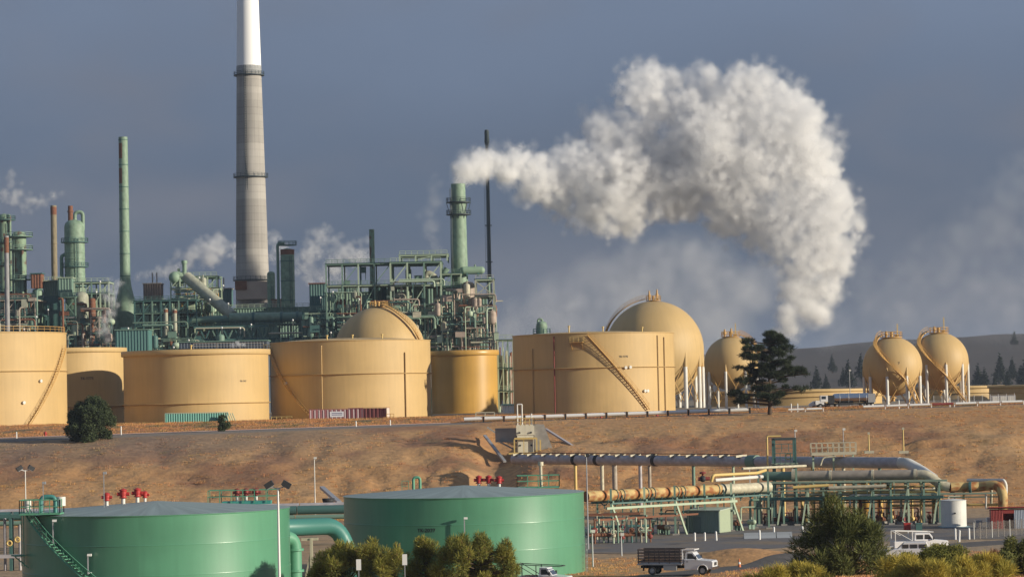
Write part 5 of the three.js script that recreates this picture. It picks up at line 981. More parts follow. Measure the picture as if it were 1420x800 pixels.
// ---- the big frame (reaction section)
steelFrame('big multi-storey green steel frame crowded with vessels', -36.62, -21.4, -826, -846, [34.82, 43.51, 52.22, 59.19], { nx: 3, nz: 2, w: 0.5, mat: M.steelPale, mat2: M.steel, deckMat: M.steel, railMat: M.steelPale });
steelFrame('long open gantry reaching left from the big frame', -56.21, -36.7, -828, -840, [43.07, 52.67, 59.22], { nx: 4, w: 0.42, mat: M.steel, mat2: M.steelPale, noDeck: [0], deckMat: M.steelTeal });
steelFrame('top deck crowning the big frame', -33.83, -19.43, -828, -842, [61.42], { nx: 3, w: 0.44, y0: 59.24 + 0.4, mat: M.steelPale, deckMat: M.steelPale });
steelFrame('stepped green deck joining the big frame to the steaming stack', -21.28, -15.39, -828, -842, [34.2, 43.13, 51.64, 55.57], { nx: 2, w: 0.42, mat: M.steel, mat2: M.steelPale });
steelFrame('tall pale braced tower around the pinkish reactor', -10.98, -5.56, -824, -838, [35.64, 40.85, 48.44, 53.44], { nx: 1, w: 0.5, mat: M.vesselPale, mat2: M.steelPale, cross: true, braceEvery: 1 });
column('pinkish reactor vessel beside the pale braced tower', [-13.42, 53.62, -836], 2.09, { mat: M.vesselPink, profile: [[0.35, 0.6], [0.5, 1], [0.9, 1]], bands: [0.62, 0.8], platforms: [0.55], deck: 0.8 });
column('pale hopper column between the steaming stack and the reactor', [-17.12, 51.85, -834], 1.32, { mat: M.vesselPink, profile: [[0.4, 0.35], [0.72, 1]] });
column('fat green vessel low in the big frame', [-23.92, 43.54, -838], 1.98, { mat: M.vesselGreen, profile: [[0.4, 0.5], [0.6, 1]] });
column('light green vessel beside the boxed exchanger', [-36.79, 52.95, -840], 1.55, { mat: M.vesselGreen, bands: [0.8, 0.9] });
column('slim green vessel high in the big frame', [-31.65, 58.06, -838], 0.93, { mat: M.vesselGreen, bands: [0.88] });
drum('pale lying drum on the second floor of the big frame', [-32.9, 49.48, -832], 1.2, 3.5, 0.15, M.vesselPale);
drum('pinkish lying drum low beside the reactor', [-13.36, 39.15, -830], 0.87, 3.49, 0.05, M.vesselPink);
pipeRun('wide tan flue arching down through the big frame', [[-26.3, 54.25, -834], [-25.82, 56.44, -834], [-23.21, 55.07, -834], [-22.97, 44.95, -834], [-23.07, 40.12, -834]], 0.99, M.vesselPale, { seg: 14, bend: 2.4 });
pipeRun('green flue descending to the fat vessel', [[-19.69, 57.73, -836], [-21.51, 54.9, -836], [-22.89, 51.62, -836]], 0.88, M.vesselGreen, { seg: 14 });
// ---- pipe rack between the slim golden tank and the stair tank
steelFrame('green ladder-like pipe rack between two yellow tanks', -3.96, -0.09, -700, -708, [19.4, 25.28, 32.46], { nx: 3, w: 0.3, mat: M.steelPale, mat2: M.steel, y0: 13.8 });
{ const r = rng(99); for (let k = 0; k < 16; k++) { const x = lerp(-4.17, 0.09, r()), y0 = 14 + r() * 4, y1 = y0 + 5 + r() * 12, m = [M.cream, M.rust, M.vesselPink, M.steelPale][k % 4]; pipeRun(['cream riser in the ladder-like rack', 'rusty riser in the ladder-like rack', 'pinkish riser in the ladder-like rack', 'pale green riser in the ladder-like rack'][k % 4], [[x, y0, -703 - r() * 3], [x, Math.min(y1, 32.46), -703 - r() * 3]].map((p, i, a) => [p[0], p[1], a[0][2]]), 0.14 + r() * 0.22, m, { group: 'risers in the ladder-like rack', seg: 8 }); } }
block('white_kiosk', 'white and teal kiosk below the ladder-like rack', 'kiosk', [-1.56, 13.8, -690], 2.91, 2.2, 2, M.white, { roof: paint([0.2, 0.5, 0.45], 0.5) });

// ---- clad blocks added to stop sky showing through the frames
for (const [px0, x, y, z, w, h, m, label] of [
  [0, ...[-27.48, 34.06, -858], 19.87, 18.97, M.steel, 'green clad boiler deep inside the big frame'],
  [0, ...[-48.42, 37.3, -862], 20.87, 14.52, M.vesselGreen, 'sage green clad unit deep inside the long gantry'],
  [0, ...[-62.31, 36.66, -872], 11.47, 10.1, M.steel, 'green clad unit left of the domed sphere'],
  [0, ...[-84.21, 36.68, -885], 37.26, 11.64, M.steel, 'long green clad unit behind the great duct'],
  [0, ...[-112.32, 37.37, -890], 21.08, 13.58, M.vesselGreen, 'sage green clad unit behind the twin columns'],
  [0, ...[-136.22, 37.4, -890], 13.12, 16.39, M.rustGreen, 'rust-stained clad unit behind the pale column'],
  [0, ...[-162.39, 40.4, -895], 16.49, 14.6, M.rustGreen, 'rust-stained clad unit behind the far-left columns'],
  [0, ...[-12.87, 33.38, -862], 9.98, 15.88, M.steel, 'green clad unit behind the pinkish reactor']]) { void px0; const b = block('backing_block', label, 'machinery', [x, y, z], w, h, 6, m, { roof: M.steel }); part(b, 'roof_railing', [rail([[-w / 2, h + 0.2, 3], [w / 2, h + 0.2, 3]], 0.13, 2)], M.steelPale); part(b, 'footing', [box(w * 0.9, Math.max(0.5, y - PG), 5, 0, -Math.max(0.5, y - PG) / 2, 0)], M.concrete); }
// ---- pipework and small equipment filling the frames
{
  const r = rng(2024), spare = []; let made = 0;
  const run = (label, pts, rad, m, o) => { if (made++ < 255) return pipeRun(label, pts, rad, m, o); const g = norm(sweep(pts, rad, 6, 1)), c = m.color, n = g.attributes.position.count, f = m.map ? 0.75 : 1, a = new Float32Array(n * 3); for (let i = 0; i < n; i++) a.set([c.r * f, c.g * f, c.b * f], i * 3); g.setAttribute('color', new THREE.BufferAttribute(a, 3)); spare.push(g); };
  const zones = [ // x0, x1, y0, y1, z, count, tints, place
    [-158.86, -146.88, 30, 58, -840, 50, ['rust', 'brownPipe', 'steelTeal', 'vesselPale', 'steel'], 'among the left-hand columns'],
    [-138.9, -123.83, 28, 58, -841, 65, ['steelPale', 'rust', 'vesselPink', 'steel', 'cream', 'steelTeal'], 'below the domed column'],
    [-121.22, -95.91, 30, 47, -834, 77, ['steelTeal', 'steel', 'cream', 'vesselGreen', 'rust', 'steelPale'], 'between the flue stack and the drum'],
    [-106.89, -92.85, 42, 62, -860, 50, ['steelPale', 'vesselPale', 'steel', 'yellowSteel'], 'on the drum platforms'],
    [-97.01, -60.92, 30, 44, -835, 85, ['steelTeal', 'steelDark', 'steel', 'cream', 'steelTeal'], 'under the great duct'],
    [-63.54, -52.62, 31, 52, -828, 50, ['steelTeal', 'steel', 'rust', 'steelPale'], 'left of the domed sphere'],
    [-53.07, -35.89, 34, 60, -825, 85, ['steel', 'steelTeal', 'steelPale', 'vesselPale', 'rust'], 'in the long gantry'],
    [-36.97, -15.28, 32, 62, -823, 135, ['steelPale', 'vesselGreen', 'steelTeal', 'cream', 'steel', 'vesselPink'], 'in the big frame'],
    [-16.19, -4.94, 32, 56, -821, 57, ['vesselPink', 'cream', 'steelPale', 'steel', 'rust'], 'beside the pinkish reactor'],
  ];
  const tone = { rust: 'rusty', brownPipe: 'brown', steelTeal: 'dark teal', vesselPale: 'pale buff', steel: 'green', steelPale: 'light green', vesselPink: 'pinkish', cream: 'cream', vesselGreen: 'sage green', yellowSteel: 'ochre', steelDark: 'blackish' };
  for (let k = 0; k < 140; k++) for (const [x0, x1, y0, y1, z, n, tints, place] of zones) {
    if (k >= n) continue;
    const key = tints[Math.floor(r() * tints.length)], m = M[key], x = lerp(x0, x1, r()), y = lerp(y0, y1, r() * r() * 0.5 + r() * 0.5), zz = z - r() * 8, u = r(), rad = 0.11 + r() * r() * 0.42;
    if (u < 0.36) { const h = 3 + r() * 12; run(`${tone[key]} upright pipe ${place}`, [[x, Math.max(PG, y - h), zz], [x, y, zz], [x + (r() - 0.5) * 5, y, zz - 0.6]], rad, m, { group: `upright pipes ${place}`, seg: 7, bend: 1 }); }
    else if (u < 0.7) { const l = 4 + r() * 14; run(`${tone[key]} level pipe ${place}`, [[Math.max(x0, x - l / 2), y, zz], [Math.min(x1, x + l / 2), y, zz], [Math.min(x1, x + l / 2), y - 1 - r() * 4, zz]], rad, m, { group: `level pipes ${place}`, seg: 7, bend: 1 }); }
    else if (u < 0.86) { const t = thing('small_vessel', `${tone[key]} small upright vessel ${place}`, 'vessel', [x, y, zz], 0, `small vessels ${place}`), vr = 0.5 + r() * 0.9, h = 1.6 + r() * 3; part(t, 'shell', lathe([[0.01, -h], [vr * 0.7, -h + 0.15], [vr, -h + vr * 0.6], [vr, -vr * 0.6], [vr * 0.7, -0.15], [0.01, 0]], 14), m); part(t, 'nozzle', [cyl(0.16, 0.16, -0.1, 0.8, 8)], m); part(t, 'support', [bar([0, -h - 2.5, 0], [0, -h + 0.1, 0], 0.35)], M.steelTeal); }
    else { const t = thing('equipment_box', `${tone[key]} boxed equipment ${place}`, 'equipment', [x, y, zz], 0, `boxed equipment ${place}`), w = 1 + r() * 2.2, h = 0.8 + r() * 1.8; part(t, 'casing', [box(w, h, 1.4, 0, 0, 0)], m); part(t, 'lid', [box(w + 0.2, 0.15, 1.6, 0, h / 2 + 0.07, 0)], M.steelDark); part(t, 'legs', [bar([-w * 0.4, -h / 2 - 2.2, 0], [-w * 0.4, -h / 2, 0], 0.2), bar([w * 0.4, -h / 2 - 2.2, 0], [w * 0.4, -h / 2, 0], 0.2)], M.steelTeal); }
  }
  tag(part(scene, 'small_pipework', mergeGeometries(spare), new THREE.MeshStandardMaterial({ vertexColors: true, roughness: 0.65 })), 'maze of small coloured pipework running through all the steel frames', 'pipework', null, 'stuff');
}
// small work lamps on the plant, unlit
{
  const r = rng(55);
  for (let k = 0; k < 26; k++) { const x = lerp(-151.25, -6.61, r()), y = 34 + r() * 22; const t = thing('work_lamp', 'small white work lamp on a bracket in the plant', 'lamp', [x, y, -819.5 - r() * 2], 0, 'work lamps in the plant'); part(t, 'head', [ball(0.3, 0, 0, 0, 8)], M.white); part(t, 'bracket', [bar([0, 0, 0], [0, -1.6, -0.6], 0.1)], M.galv); }
}

// ---------------------------------------------------------------- vegetation
const leafMat = new THREE.MeshPhysicalMaterial({ vertexColors: true, roughness: 0.85, transmission: 0.25, thickness: 0, side: THREE.DoubleSide, specularIntensity: 0.3 });
const barkMat = paint([0.11, 0.075, 0.05], 0.95, { map: 'mottle', su: 0.6, sv: 1.2 });
// many small leaf faces spread through clumps; each leaf has its own tint
function foliage(clumps, o) {
  const r = rng(o.seed ?? 1), pos = [], nor = [], uv = [], col = [], idx = [];
  const a = new THREE.Vector3(), b = new THREE.Vector3(), d = new THREE.Vector3(), n = new THREE.Vector3(), c = new THREE.Vector3();
  for (const [cx, cy, cz, cr, sy = 1] of clumps) {
    const N = Math.round(o.density * cr * cr), hue = r();
    for (let k = 0; k < N; k++) {
      d.set(r() * 2 - 1, r() * 2 - 1, r() * 2 - 1); if (d.lengthSq() > 1 || d.lengthSq() < 1e-4) { k--; continue; } d.normalize();
      const rad = cr * (o.shell ? 0.45 + 0.55 * Math.pow(r(), 0.6) : Math.cbrt(r())) * (1 + (o.ragged ?? 0.25) * (fbm(cx + d.x * 2.2, cy + d.y * 2.2, cz + d.z * 2.2, 2) * 2));
      const p = c.set(cx + d.x * rad, cy + d.y * rad * sy, cz + d.z * rad), L = o.leaf * (0.6 + r() * 0.8), W = L * (o.aspect ?? 0.5);
      if (o.needle) { a.copy(d).multiplyScalar(0.9).add(b.set(r() - 0.5, r() * 0.9, r() - 0.5)).normalize(); } else a.set(r() - 0.5, r() - 0.5, r() - 0.5).normalize();
      b.set(r() - 0.5, r() - 0.5, r() - 0.5).cross(a).normalize(); n.copy(b).cross(a);
      if (n.dot(d) < 0) { b.negate(); n.negate(); }
      const q = pos.length / 3; b.multiplyScalar(W / 2); a.multiplyScalar(L);
      pos.push(p.x - b.x, p.y - b.y, p.z - b.z, p.x + b.x, p.y + b.y, p.z + b.z, p.x + a.x + b.x * 0.35, p.y + a.y + b.y * 0.35, p.z + a.z + b.z * 0.35, p.x + a.x - b.x * 0.35, p.y + a.y - b.y * 0.35, p.z + a.z - b.z * 0.35);
      const t = clamp(hue * 0.5 + r() * 0.5), g = 0.75 + r() * 0.5, dead = r() < (o.dead ?? 0) ? 1 : 0;
      for (let i = 0; i < 4; i++) { nor.push(n.x, n.y, n.z); uv.push(i & 1, i >> 1); for (let j = 0; j < 3; j++) col.push((dead ? [0.2, 0.12, 0.05][j] : lerp(o.c0[j], o.c1[j], t)) * g); }
      idx.push(q, q + 1, q + 2, q, q + 2, q + 3);
    }
  }
  const g = new THREE.BufferGeometry();
  g.setAttribute('position', new THREE.Float32BufferAttribute(pos, 3)); g.setAttribute('normal', new THREE.Float32BufferAttribute(nor, 3)); g.setAttribute('uv', new THREE.Float32BufferAttribute(uv, 2)); g.setAttribute('color', new THREE.Float32BufferAttribute(col, 3)); g.setIndex(idx); return g;
}
function limb(a, b, r0, r1, seg = 7) { a = V(a); b = V(b); const l = a.distanceTo(b), g = new THREE.CylinderGeometry(r1, r0, l, seg); g.applyQuaternion(new THREE.Quaternion().setFromUnitVectors(UPV, b.clone().sub(a).normalize())); g.translate((a.x + b.x) / 2, (a.y + b.y) / 2, (a.z + b.z) / 2); return g; }
// a plant whose stems reach from the foot into every clump
function plant(name, label, category, [x, y, z], clumps, o) {
  const t = thing(name, label, category, [x, y, z], 0, o.group), trunk = [];
  const top = o.trunkTop ?? 1, lean = o.lean ?? 0, r0 = o.trunkR ?? 0.2;
  if (o.trunkTop) { let prev = [0, -0.4, 0]; for (let k = 1; k <= 4; k++) { const q = [lean * k / 4 + (k < 4 ? 0.12 * Math.sin(k * 2.3) : 0), top * k / 4, 0.1 * Math.cos(k * 1.7)]; trunk.push(limb(prev, q, r0 * (1 - (k - 1) * 0.22), r0 * (1 - k * 0.22))); prev = q; } }
  for (const [cx, cy, cz] of clumps) { const f = o.trunkTop ? clamp((cy - 0.6) / top, 0.08, 0.95) : 0; trunk.push(limb([lean * f, f * top, 0], [cx, cy, cz], r0 * 0.34, r0 * 0.1, 5)); }
  part(t, 'trunk', trunk, barkMat); part(t, 'crown', foliage(clumps, o), leafMat); return t;
}
function lobed(n, w, h, d, r0, r1, seed, y0 = 0) { const r = rng(seed), out = []; for (let k = 0; k < n; k++) { const a = r() * 6.283, u = Math.sqrt(r()), v = r(), y = y0 + h * v, s = Math.sqrt(Math.max(0.06, 1 - Math.pow(2 * v - 0.75, 2) * 0.62)); out.push([Math.cos(a) * u * w / 2 * s, y, Math.sin(a) * u * d / 2 * s, lerp(r0, r1, r())]); } return out; }
const DARKG = { c0: [0.045, 0.065, 0.032], c1: [0.09, 0.115, 0.05] }, PINEG = { c0: [0.09, 0.12, 0.03], c1: [0.46, 0.41, 0.085] }, OLIVE = { c0: [0.08, 0.105, 0.034], c1: [0.22, 0.22, 0.065] }, BROOM = { c0: [0.32, 0.30, 0.06], c1: [0.62, 0.48, 0.10] }, DRY = { c0: [0.2, 0.1, 0.05], c1: [0.4, 0.22, 0.10] };

{ const x = -75.45, y = ground(x, -487); plant('round_bush', 'large dark round bush on the brow of the slope below the yellow tanks', 'bush', [x, y - 0.6, -487], [...lobed(80, 8.2, 7.0, 7.5, 0.8, 1.5, 5, 0.5)], { ...DARKG, density: 460, leaf: 0.32, aspect: 0.45, seed: 3, trunkR: 0.35, ragged: 0.3 }); }
{ const x = -53.1, y = ground(x, -500); plant('small_bush', 'small dark bush before the teal container', 'bush', [x, y - 0.2, -500], lobed(12, 2.4, 2.4, 2.2, 0.5, 0.75, 8, 0.5), { ...DARKG, density: 700, leaf: 0.24, seed: 4, trunkR: 0.12 }); }
{ // the lone pine
  const D = 495, x = 46.05, y = ground(x, -D), r = rng(12);
  const cl = [[-3.3, 13.6, 1.1], [-3.6, 12.2, 1.2], [-4.0, 11.0, 1.25], [-2.6, 10.6, 1.1], [0.7, 14.8, 1.3], [1.8, 14.2, 1.2], [2.6, 13.5, 1.2], [0.2, 13.4, 1.0], [3.8, 12.2, 1.1], [1.1, 12.0, 1.2], [2.2, 11.2, 1.1], [0.1, 10.4, 0.9], [5.6, 8.2, 1.2], [4.4, 7.9, 1.15], [3.4, 8.4, 1.2], [2.0, 9.6, 1.1], [-2.8, 9.4, 0.8], [-5.2, 8.9, 0.55], [-2.7, 7.6, 1.35], [-4.8, 6.7, 0.8], [-3.6, 6.4, 1.1], [-5.9, 4.2, 1.3], [-4.4, 3.4, 1.1], [-2.2, 5.0, 1.2], [-1.2, 6.2, 0.9], [0.3, 3.4, 1.1], [1.9, 3.9, 1.0], [3.0, 5.2, 0.6], [4.8, 5.0, 0.55], [6.8, 5.0, 0.55], [5.8, 4.4, 0.45], [1.2, 2.4, 0.8], [-5.0, 2.8, 0.9], [0.6, 8.6, 0.7], [3.8, 10.4, 0.7], [-0.6, 11.8, 0.8], [6.6, 7.6, 0.6], [-0.8, 9.0, 1.2], [1.0, 7.4, 1.2], [-1.6, 12.4, 1.0], [-1.4, 10.8, 1.1], [2.6, 6.6, 0.9], [-0.4, 7.6, 1.1], [1.4, 13.0, 1.1], [2.8, 9.6, 1.0], [-3.4, 8.6, 0.9], [0.2, 5.2, 1.0], [-1.6, 3.8, 1.1]];
  plant('lone_pine', 'lone dark pine with ragged flat clumps at the terrace edge', 'tree', [x, y - 0.3, -D], cl.flatMap(([a, b, c]) => { const z = (r() - 0.5) * 5; return [[a, b, z, c * 0.85, 0.55], [a + (r() - 0.5) * 1.8, b - 0.2 + r() * 0.5, z + (r() - 0.5) * 2, c * 0.6, 0.5], [a + (r() - 0.5) * 2.6, b + (r() - 0.5) * 0.6, z + (r() - 0.5) * 2, c * 0.4, 0.5]]; }), { c0: [0.028, 0.042, 0.024], c1: [0.06, 0.08, 0.04], density: 560, leaf: 0.42, aspect: 0.2, needle: true, seed: 9, trunkTop: 14, trunkR: 0.42, ragged: 0.8, shell: true, lean: 0.5 });
}
// three young pines before the lettered tank
{
  const spots = [['young pine with orange-tipped candles beside the green transfer pipe', -15.93, 244, 13, 4.4, 4.5, 31], ['thin young pine closest to the foot of the green transfer pipe', -17.93, 246, 9, 2.4, 4.1, 36], ['bushy young pine between two small white boards', -12.17, 243, 14, 4.4, 4.4, 32], ['widest young pine, hiding the foot of the lettered tank', -3.63, 243, 36, 7.8, 5.0, 33], ['dark young pine squeezed beside the widest one', -8.32, 246, 12, 3.2, 4.2, 34]];
  for (const [label, x, D, n, w, h, seed] of spots) {
    const y = ground(x, -D), cl = []; const r = rng(seed);
    for (const c of lobed(n, w, h * 0.8, w * 0.8, 0.45, 0.72, seed, 0.9)) { cl.push(c); for (let k = 0; k < 3; k++) cl.push([c[0] + (r() - 0.5) * 1.0, c[1] + 0.25 + r() * 0.75, c[2] + (r() - 0.5) * 1.0, 0.26 + r() * 0.16, 1.5]); }
    plant('young_pine', label, 'tree', [x, y - 0.2, -D], cl, { ...PINEG, density: 1500, leaf: 0.3, aspect: 0.15, needle: true, seed, trunkTop: h * 0.75, trunkR: 0.16, dead: 0.07, group: 'young pines before the lettered tank' });
  }
}
// conifer bush and brush at the right-hand foreground
{ const D = 226, x = 26.89, y = ground(x, -D); plant('conifer_bush', 'tall loose conifer bush in front of the paved yard', 'bush', [x, y - 0.5, -D], [...lobed(52, 8.4, 4.4, 6, 0.45, 0.95, 41, 0.3), [-1.2, 5.6, 0, 0.9], [-0.9, 6.3, 0.2, 0.7], [-0.2, 5.3, 0.4, 0.9], [-1.9, 5.0, 0, 0.9], [-1.1, 6.8, 0.1, 0.4], [1.1, 4.9, 0.6, 0.7], [1.3, 5.6, 0.3, 0.4], [-2.6, 4.0, 0.3, 0.8]], { ...OLIVE, density: 760, leaf: 0.4, aspect: 0.15, needle: true, seed: 6, trunkR: 0.25, ragged: 0.9 }); }
{ const D = 204, x = 31.75, y = ground(x, -D); plant('broad_bush', 'broad dome-shaped olive bush in front of the white vehicles', 'bush', [x, y - 0.7, -D], lobed(60, 7.6, 2.3, 5, 0.35, 0.85, 43, 0.3), { c0: [0.1, 0.12, 0.03], c1: [0.32, 0.29, 0.06], density: 1500, leaf: 0.22, aspect: 0.3, seed: 16, trunkR: 0.2, ragged: 0.4 }); }
{ const D = 206, x = 37.37, y = ground(x, -D); plant('broad_bush', 'small dark olive bush among dry brown brush', 'bush', [x, y - 0.3, -D], lobed(18, 2.6, 2.6, 2.6, 0.5, 0.7, 44, 0.4), { ...OLIVE, density: 1300, leaf: 0.22, aspect: 0.3, seed: 17, trunkR: 0.15 }); }
{
  const list = [[17.72, 205, 1.8, 1.4], [19.14, 203, 2.2, 1.7], [20.84, 204, 2.0, 1.6], [21.36, 199, 2.2, 1.2], [27.07, 198, 2.0, 1.8], [27.78, 195, 2.2, 1.5], [29.31, 193, 2.2, 1.3], [31.6, 194, 2.4, 1.3], [33.78, 196, 2.2, 1.5]];
  list.forEach(([x, D, w, h], i) => plant('broom_shrub', 'feathery yellow-green broom shrub at the foot of the bushes', 'shrub', [x, ground(x, -D) - 0.3, -D], lobed(26, w * 1.3, h, w * 1.2, 0.16, 0.42, 60 + i, 0.2), { ...BROOM, density: 2200, leaf: 0.42, aspect: 0.08, needle: true, ragged: 0.8, seed: 70 + i, trunkR: 0.06, group: 'yellow broom shrubs' }));
  const dry = [[34.79, 214, 1.8, 0.8], [36.48, 216, 2.2, 1.0], [39.02, 222, 2.4, 1.6], [40.55, 224, 2.6, 1.8], [41.55, 224, 2.6, 1.9], [34.46, 208, 1.8, 1.2], [36.45, 210, 2.0, 1.3]];
  dry.forEach(([x, D, w, h], i) => plant('dry_brush', 'dry red-brown brush on the bank below the chain fence', 'shrub', [x, ground(x, -D) - 0.3, -D], lobed(22, w * 1.2, h, w * 1.1, 0.18, 0.45, 90 + i, 0.2), { ...DRY, density: 2000, leaf: 0.34, aspect: 0.1, needle: true, ragged: 0.8, seed: 95 + i, trunkR: 0.06, group: 'dry brown brush' }));
}
// dry grass on the embankment and the verges: nobody could count it
{
  const r = rng(808), blades = [];
  for (let k = 0; k < 34; k++) { const a = r() * 6.283, d = Math.sqrt(r()) * 0.7, h = 0.10 + r() * 0.2, lx = (r() - 0.5) * 0.3, lz = (r() - 0.5) * 0.3, w = 0.02 + r() * 0.025, x = Math.cos(a) * d, z = Math.sin(a) * d, ca = Math.cos(a * 3), sa = Math.sin(a * 3); blades.push([x - ca * w, -0.06, z - sa * w, x + ca * w, -0.06, z + sa * w, x + lx, h, z + lz]); }
  const g = new THREE.BufferGeometry(); g.setAttribute('position', new THREE.Float32BufferAttribute(blades.flat(), 3)); g.computeVertexNormals(); g.setAttribute('uv', new THREE.Float32BufferAttribute(new Array(blades.length * 6).fill(0), 2)); norm(g);
  const m = new THREE.MeshPhysicalMaterial({ color: 0xffffff, roughness: 0.9, side: THREE.DoubleSide, specularIntensity: 0.2 }), list = [], q = new THREE.Quaternion(), e = new THREE.Euler(), mm = new THREE.Matrix4(), col = new THREE.Color(), cols = [];
  const put = (x, z, s, c) => { e.set(0, r() * 6.283, 0); q.setFromEuler(e); mm.compose(new THREE.Vector3(x, ground(x, z), z), q, new THREE.Vector3(s, s * (0.7 + r() * 0.7), s)); list.push(mm.clone()); cols.push(c); };
  const shade = (x, D, f = 1) => soilColour(x, D).map((v) => v * f * (0.92 + r() * 0.26));
  for (let k = 0; k < 7000; k++) { // embankment
    const D = 408 + r() * 92, x = (r() - 0.5) * 2 * (D * 0.2 + 6);
    if (fbm(x / 9, 6.6, -D / 9, 3) > 0.08 || (D > 488 && x < -4) || (Math.abs(x + 3 - (D - 455) * 0.08) < 4 && D < 478 && D > 440)) continue;
    put(x, -D, 0.45 + r() * 0.55, shade(x, D, 1.0));
  }
  for (let k = 0; k < 8000; k++) { const D = 514 + r() * 66, x = (r() - 0.5) * 2 * (D * 0.2); put(x, -D, 0.6 + r() * 0.7, shade(x, D, 1.05)); }
  for (let k = 0; k < 3600; k++) { const D = 190 + r() * 112, x = 4 + r() * (D * 0.2); if (Math.abs(x - (8 + (D - 262) * 0.9)) < 4.5 || D > 300 || Math.hypot(x - 23.5, D - 288) < 9) continue; put(x, -D, 0.4 + r() * 0.5, shade(x, D, 1.1)); }
  const im = new THREE.InstancedMesh(g, m, list.length); list.forEach((a, i) => { im.setMatrixAt(i, a); im.setColorAt(i, col.setRGB(...cols[i])); });
  im.name = 'dry_grass'; im.castShadow = im.receiveShadow = true; tag(im, 'dry golden grass tufts over the embankment and verges', 'grass', null, 'stuff'); scene.add(im);
}
// dark conifers on the far hills
{
  const r = rng(321), proto = thing('hill_conifer', 'dark far-off conifer on the brown hill', 'tree', [0, 0, 0], 0, 'conifers on the far hill');
  part(proto, 'trunk', [limb([0, -1, 0], [0, 9, 0], 0.5, 0.15)], barkMat);
  const cl = []; for (let k = 0; k < 16; k++) { const f = k / 15, a = k * 2.4; cl.push([Math.cos(a) * 1.7 * (1 - f), 3 + 11 * f, Math.sin(a) * 1.7 * (1 - f), 2.2 * (1.15 - f)]); }
  part(proto, 'crown', foliage(cl, { c0: [0.012, 0.02, 0.014], c1: [0.03, 0.04, 0.022], density: 26, leaf: 1.0, seed: 14, ragged: 0.6 }), leafMat);
  const spots = [[1128, 1700, 1.0], [1165, 1800, 0.9], [1172, 1750, 1.1], [1190, 1900, 1.2], [1198, 1850, 0.8], [1352, 1800, 1.2], [1361, 1750, 0.8], [1383, 1850, 1.3], [1393, 1700, 0.9], [1400, 1900, 1.0], [1411, 1800, 0.9], [1418, 1750, 1.2], [1404, 2400, 1.0], [1150, 2100, 1.0], [1141, 1650, 0.7], [1425, 1680, 1.1], [1375, 1650, 0.6]];
  spots.forEach(([px, D, s], i) => { const x = (px - 710) * D / 3800 + D * 0.0005, p = [x, ground(x, -D) - 0.5, -D]; let o = proto; if (i) o = copyOf(proto, p); else o.position.set(...p); o.scale.setScalar(s * (0.9 + r() * 0.3)); o.rotation.y = r() * 6; });
}

// ---------------------------------------------------------------- steam: clouds of fine droplets, lit by the same sun and sky
{
  const r0 = rng(5150), quads = [];
  const makePuff = (count, half) => {                                               // one puff: specks scattered through a soft ball of radius about 1
    const pos = [], nor = [], uv = [], idx = [], a = new THREE.Vector3(), b = new THREE.Vector3(), n = new THREE.Vector3();
    const gauss = () => (r0() + r0() + r0() + r0() - 2) * 0.75;
    for (let k = 0; k < count; k++) {
      const x = gauss(), y = gauss(), z = gauss(), s = half * (0.7 + r0() * 0.6);
      a.set(r0() - 0.5, r0() - 0.5, r0() - 0.5).normalize(); b.set(r0() - 0.5, r0() - 0.5, r0() - 0.5).cross(a).normalize(); n.copy(a).cross(b);
      const q = pos.length / 3; for (const [u, v] of [[-1, -1], [1, -1], [1, 1], [-1, 1]]) { pos.push(x + (a.x * u + b.x * v) * s, y + (a.y * u + b.y * v) * s, z + (a.z * u + b.z * v) * s); nor.push(n.x, n.y, n.z); uv.push(u, v); }
      idx.push(q, q + 1, q + 2, q, q + 2, q + 3);
    }
    const g = new THREE.BufferGeometry(); g.setAttribute('position', new THREE.Float32BufferAttribute(pos, 3)); g.setAttribute('normal', new THREE.Float32BufferAttribute(nor, 3)); g.setAttribute('uv', new THREE.Float32BufferAttribute(uv, 2)); g.setIndex(idx); return g;
  }; void quads;
  const dense = makePuff(1500, 0.0165), thin = makePuff(700, 0.0135), faint = makePuff(4000, 0.0018);
  const mist = new THREE.MeshPhysicalMaterial({ color: new THREE.Color().setRGB(0.99, 0.99, 0.99), roughness: 1, transmission: 0.75, thickness: 0, side: THREE.DoubleSide, specularIntensity: 0 });
  // lobes: [x, y, z, radius]; thick: puffs per square metre of lobe; grain: puff radius
  globalThis.__steam = function (name, label, lobes, o) {
    const r = rng(o.seed), list = [], q = new THREE.Quaternion(), e = new THREE.Euler(), d = new THREE.Vector3(), m = new THREE.Matrix4();
    for (const [x, y, z, R, k = 1] of lobes) {
      const N = Math.round(o.thick * k * R * R); let tries = 0;
      for (let i = 0; i < N && tries < N * 6; tries++) {
        d.set(r() * 2 - 1, r() * 2 - 1, r() * 2 - 1); if (d.lengthSq() > 1) continue;
        const l = d.length(), px = x + d.x * R, py = y + d.y * R, pz = z + d.z * R;
        const n = fbm(px / o.billow, py / o.billow, pz / o.billow, 4) * 2;
        if (n + (o.fill ?? 0.25) < l * l * (o.edge ?? 0.75) + (r() - 0.5) * 0.25) continue;
        const s = o.grain * (0.6 + 0.6 * r()) * (1 - 0.45 * l); e.set(r() * 6.28, r() * 6.28, r() * 6.28); q.setFromEuler(e);
        m.compose(new THREE.Vector3(px, py, pz), q, new THREE.Vector3(s, s, s)); list.push(m.clone()); i++;
      }
    }
    const im = new THREE.InstancedMesh(o.faint ? faint : o.thin ? thin : dense, mist, list.length); list.forEach((a, i) => im.setMatrixAt(i, a)); im.name = numbered(name); im.castShadow = im.receiveShadow = true;
    scene.add(im); return tag(im, label, 'steam', null, 'stuff');
  };
}
const steam = globalThis.__steam;
const lobesAt = (D, list) => list.map(([x, y, R, dz]) => [x, y, -D + dz, R]);   // dz: metres nearer than the plume's middle
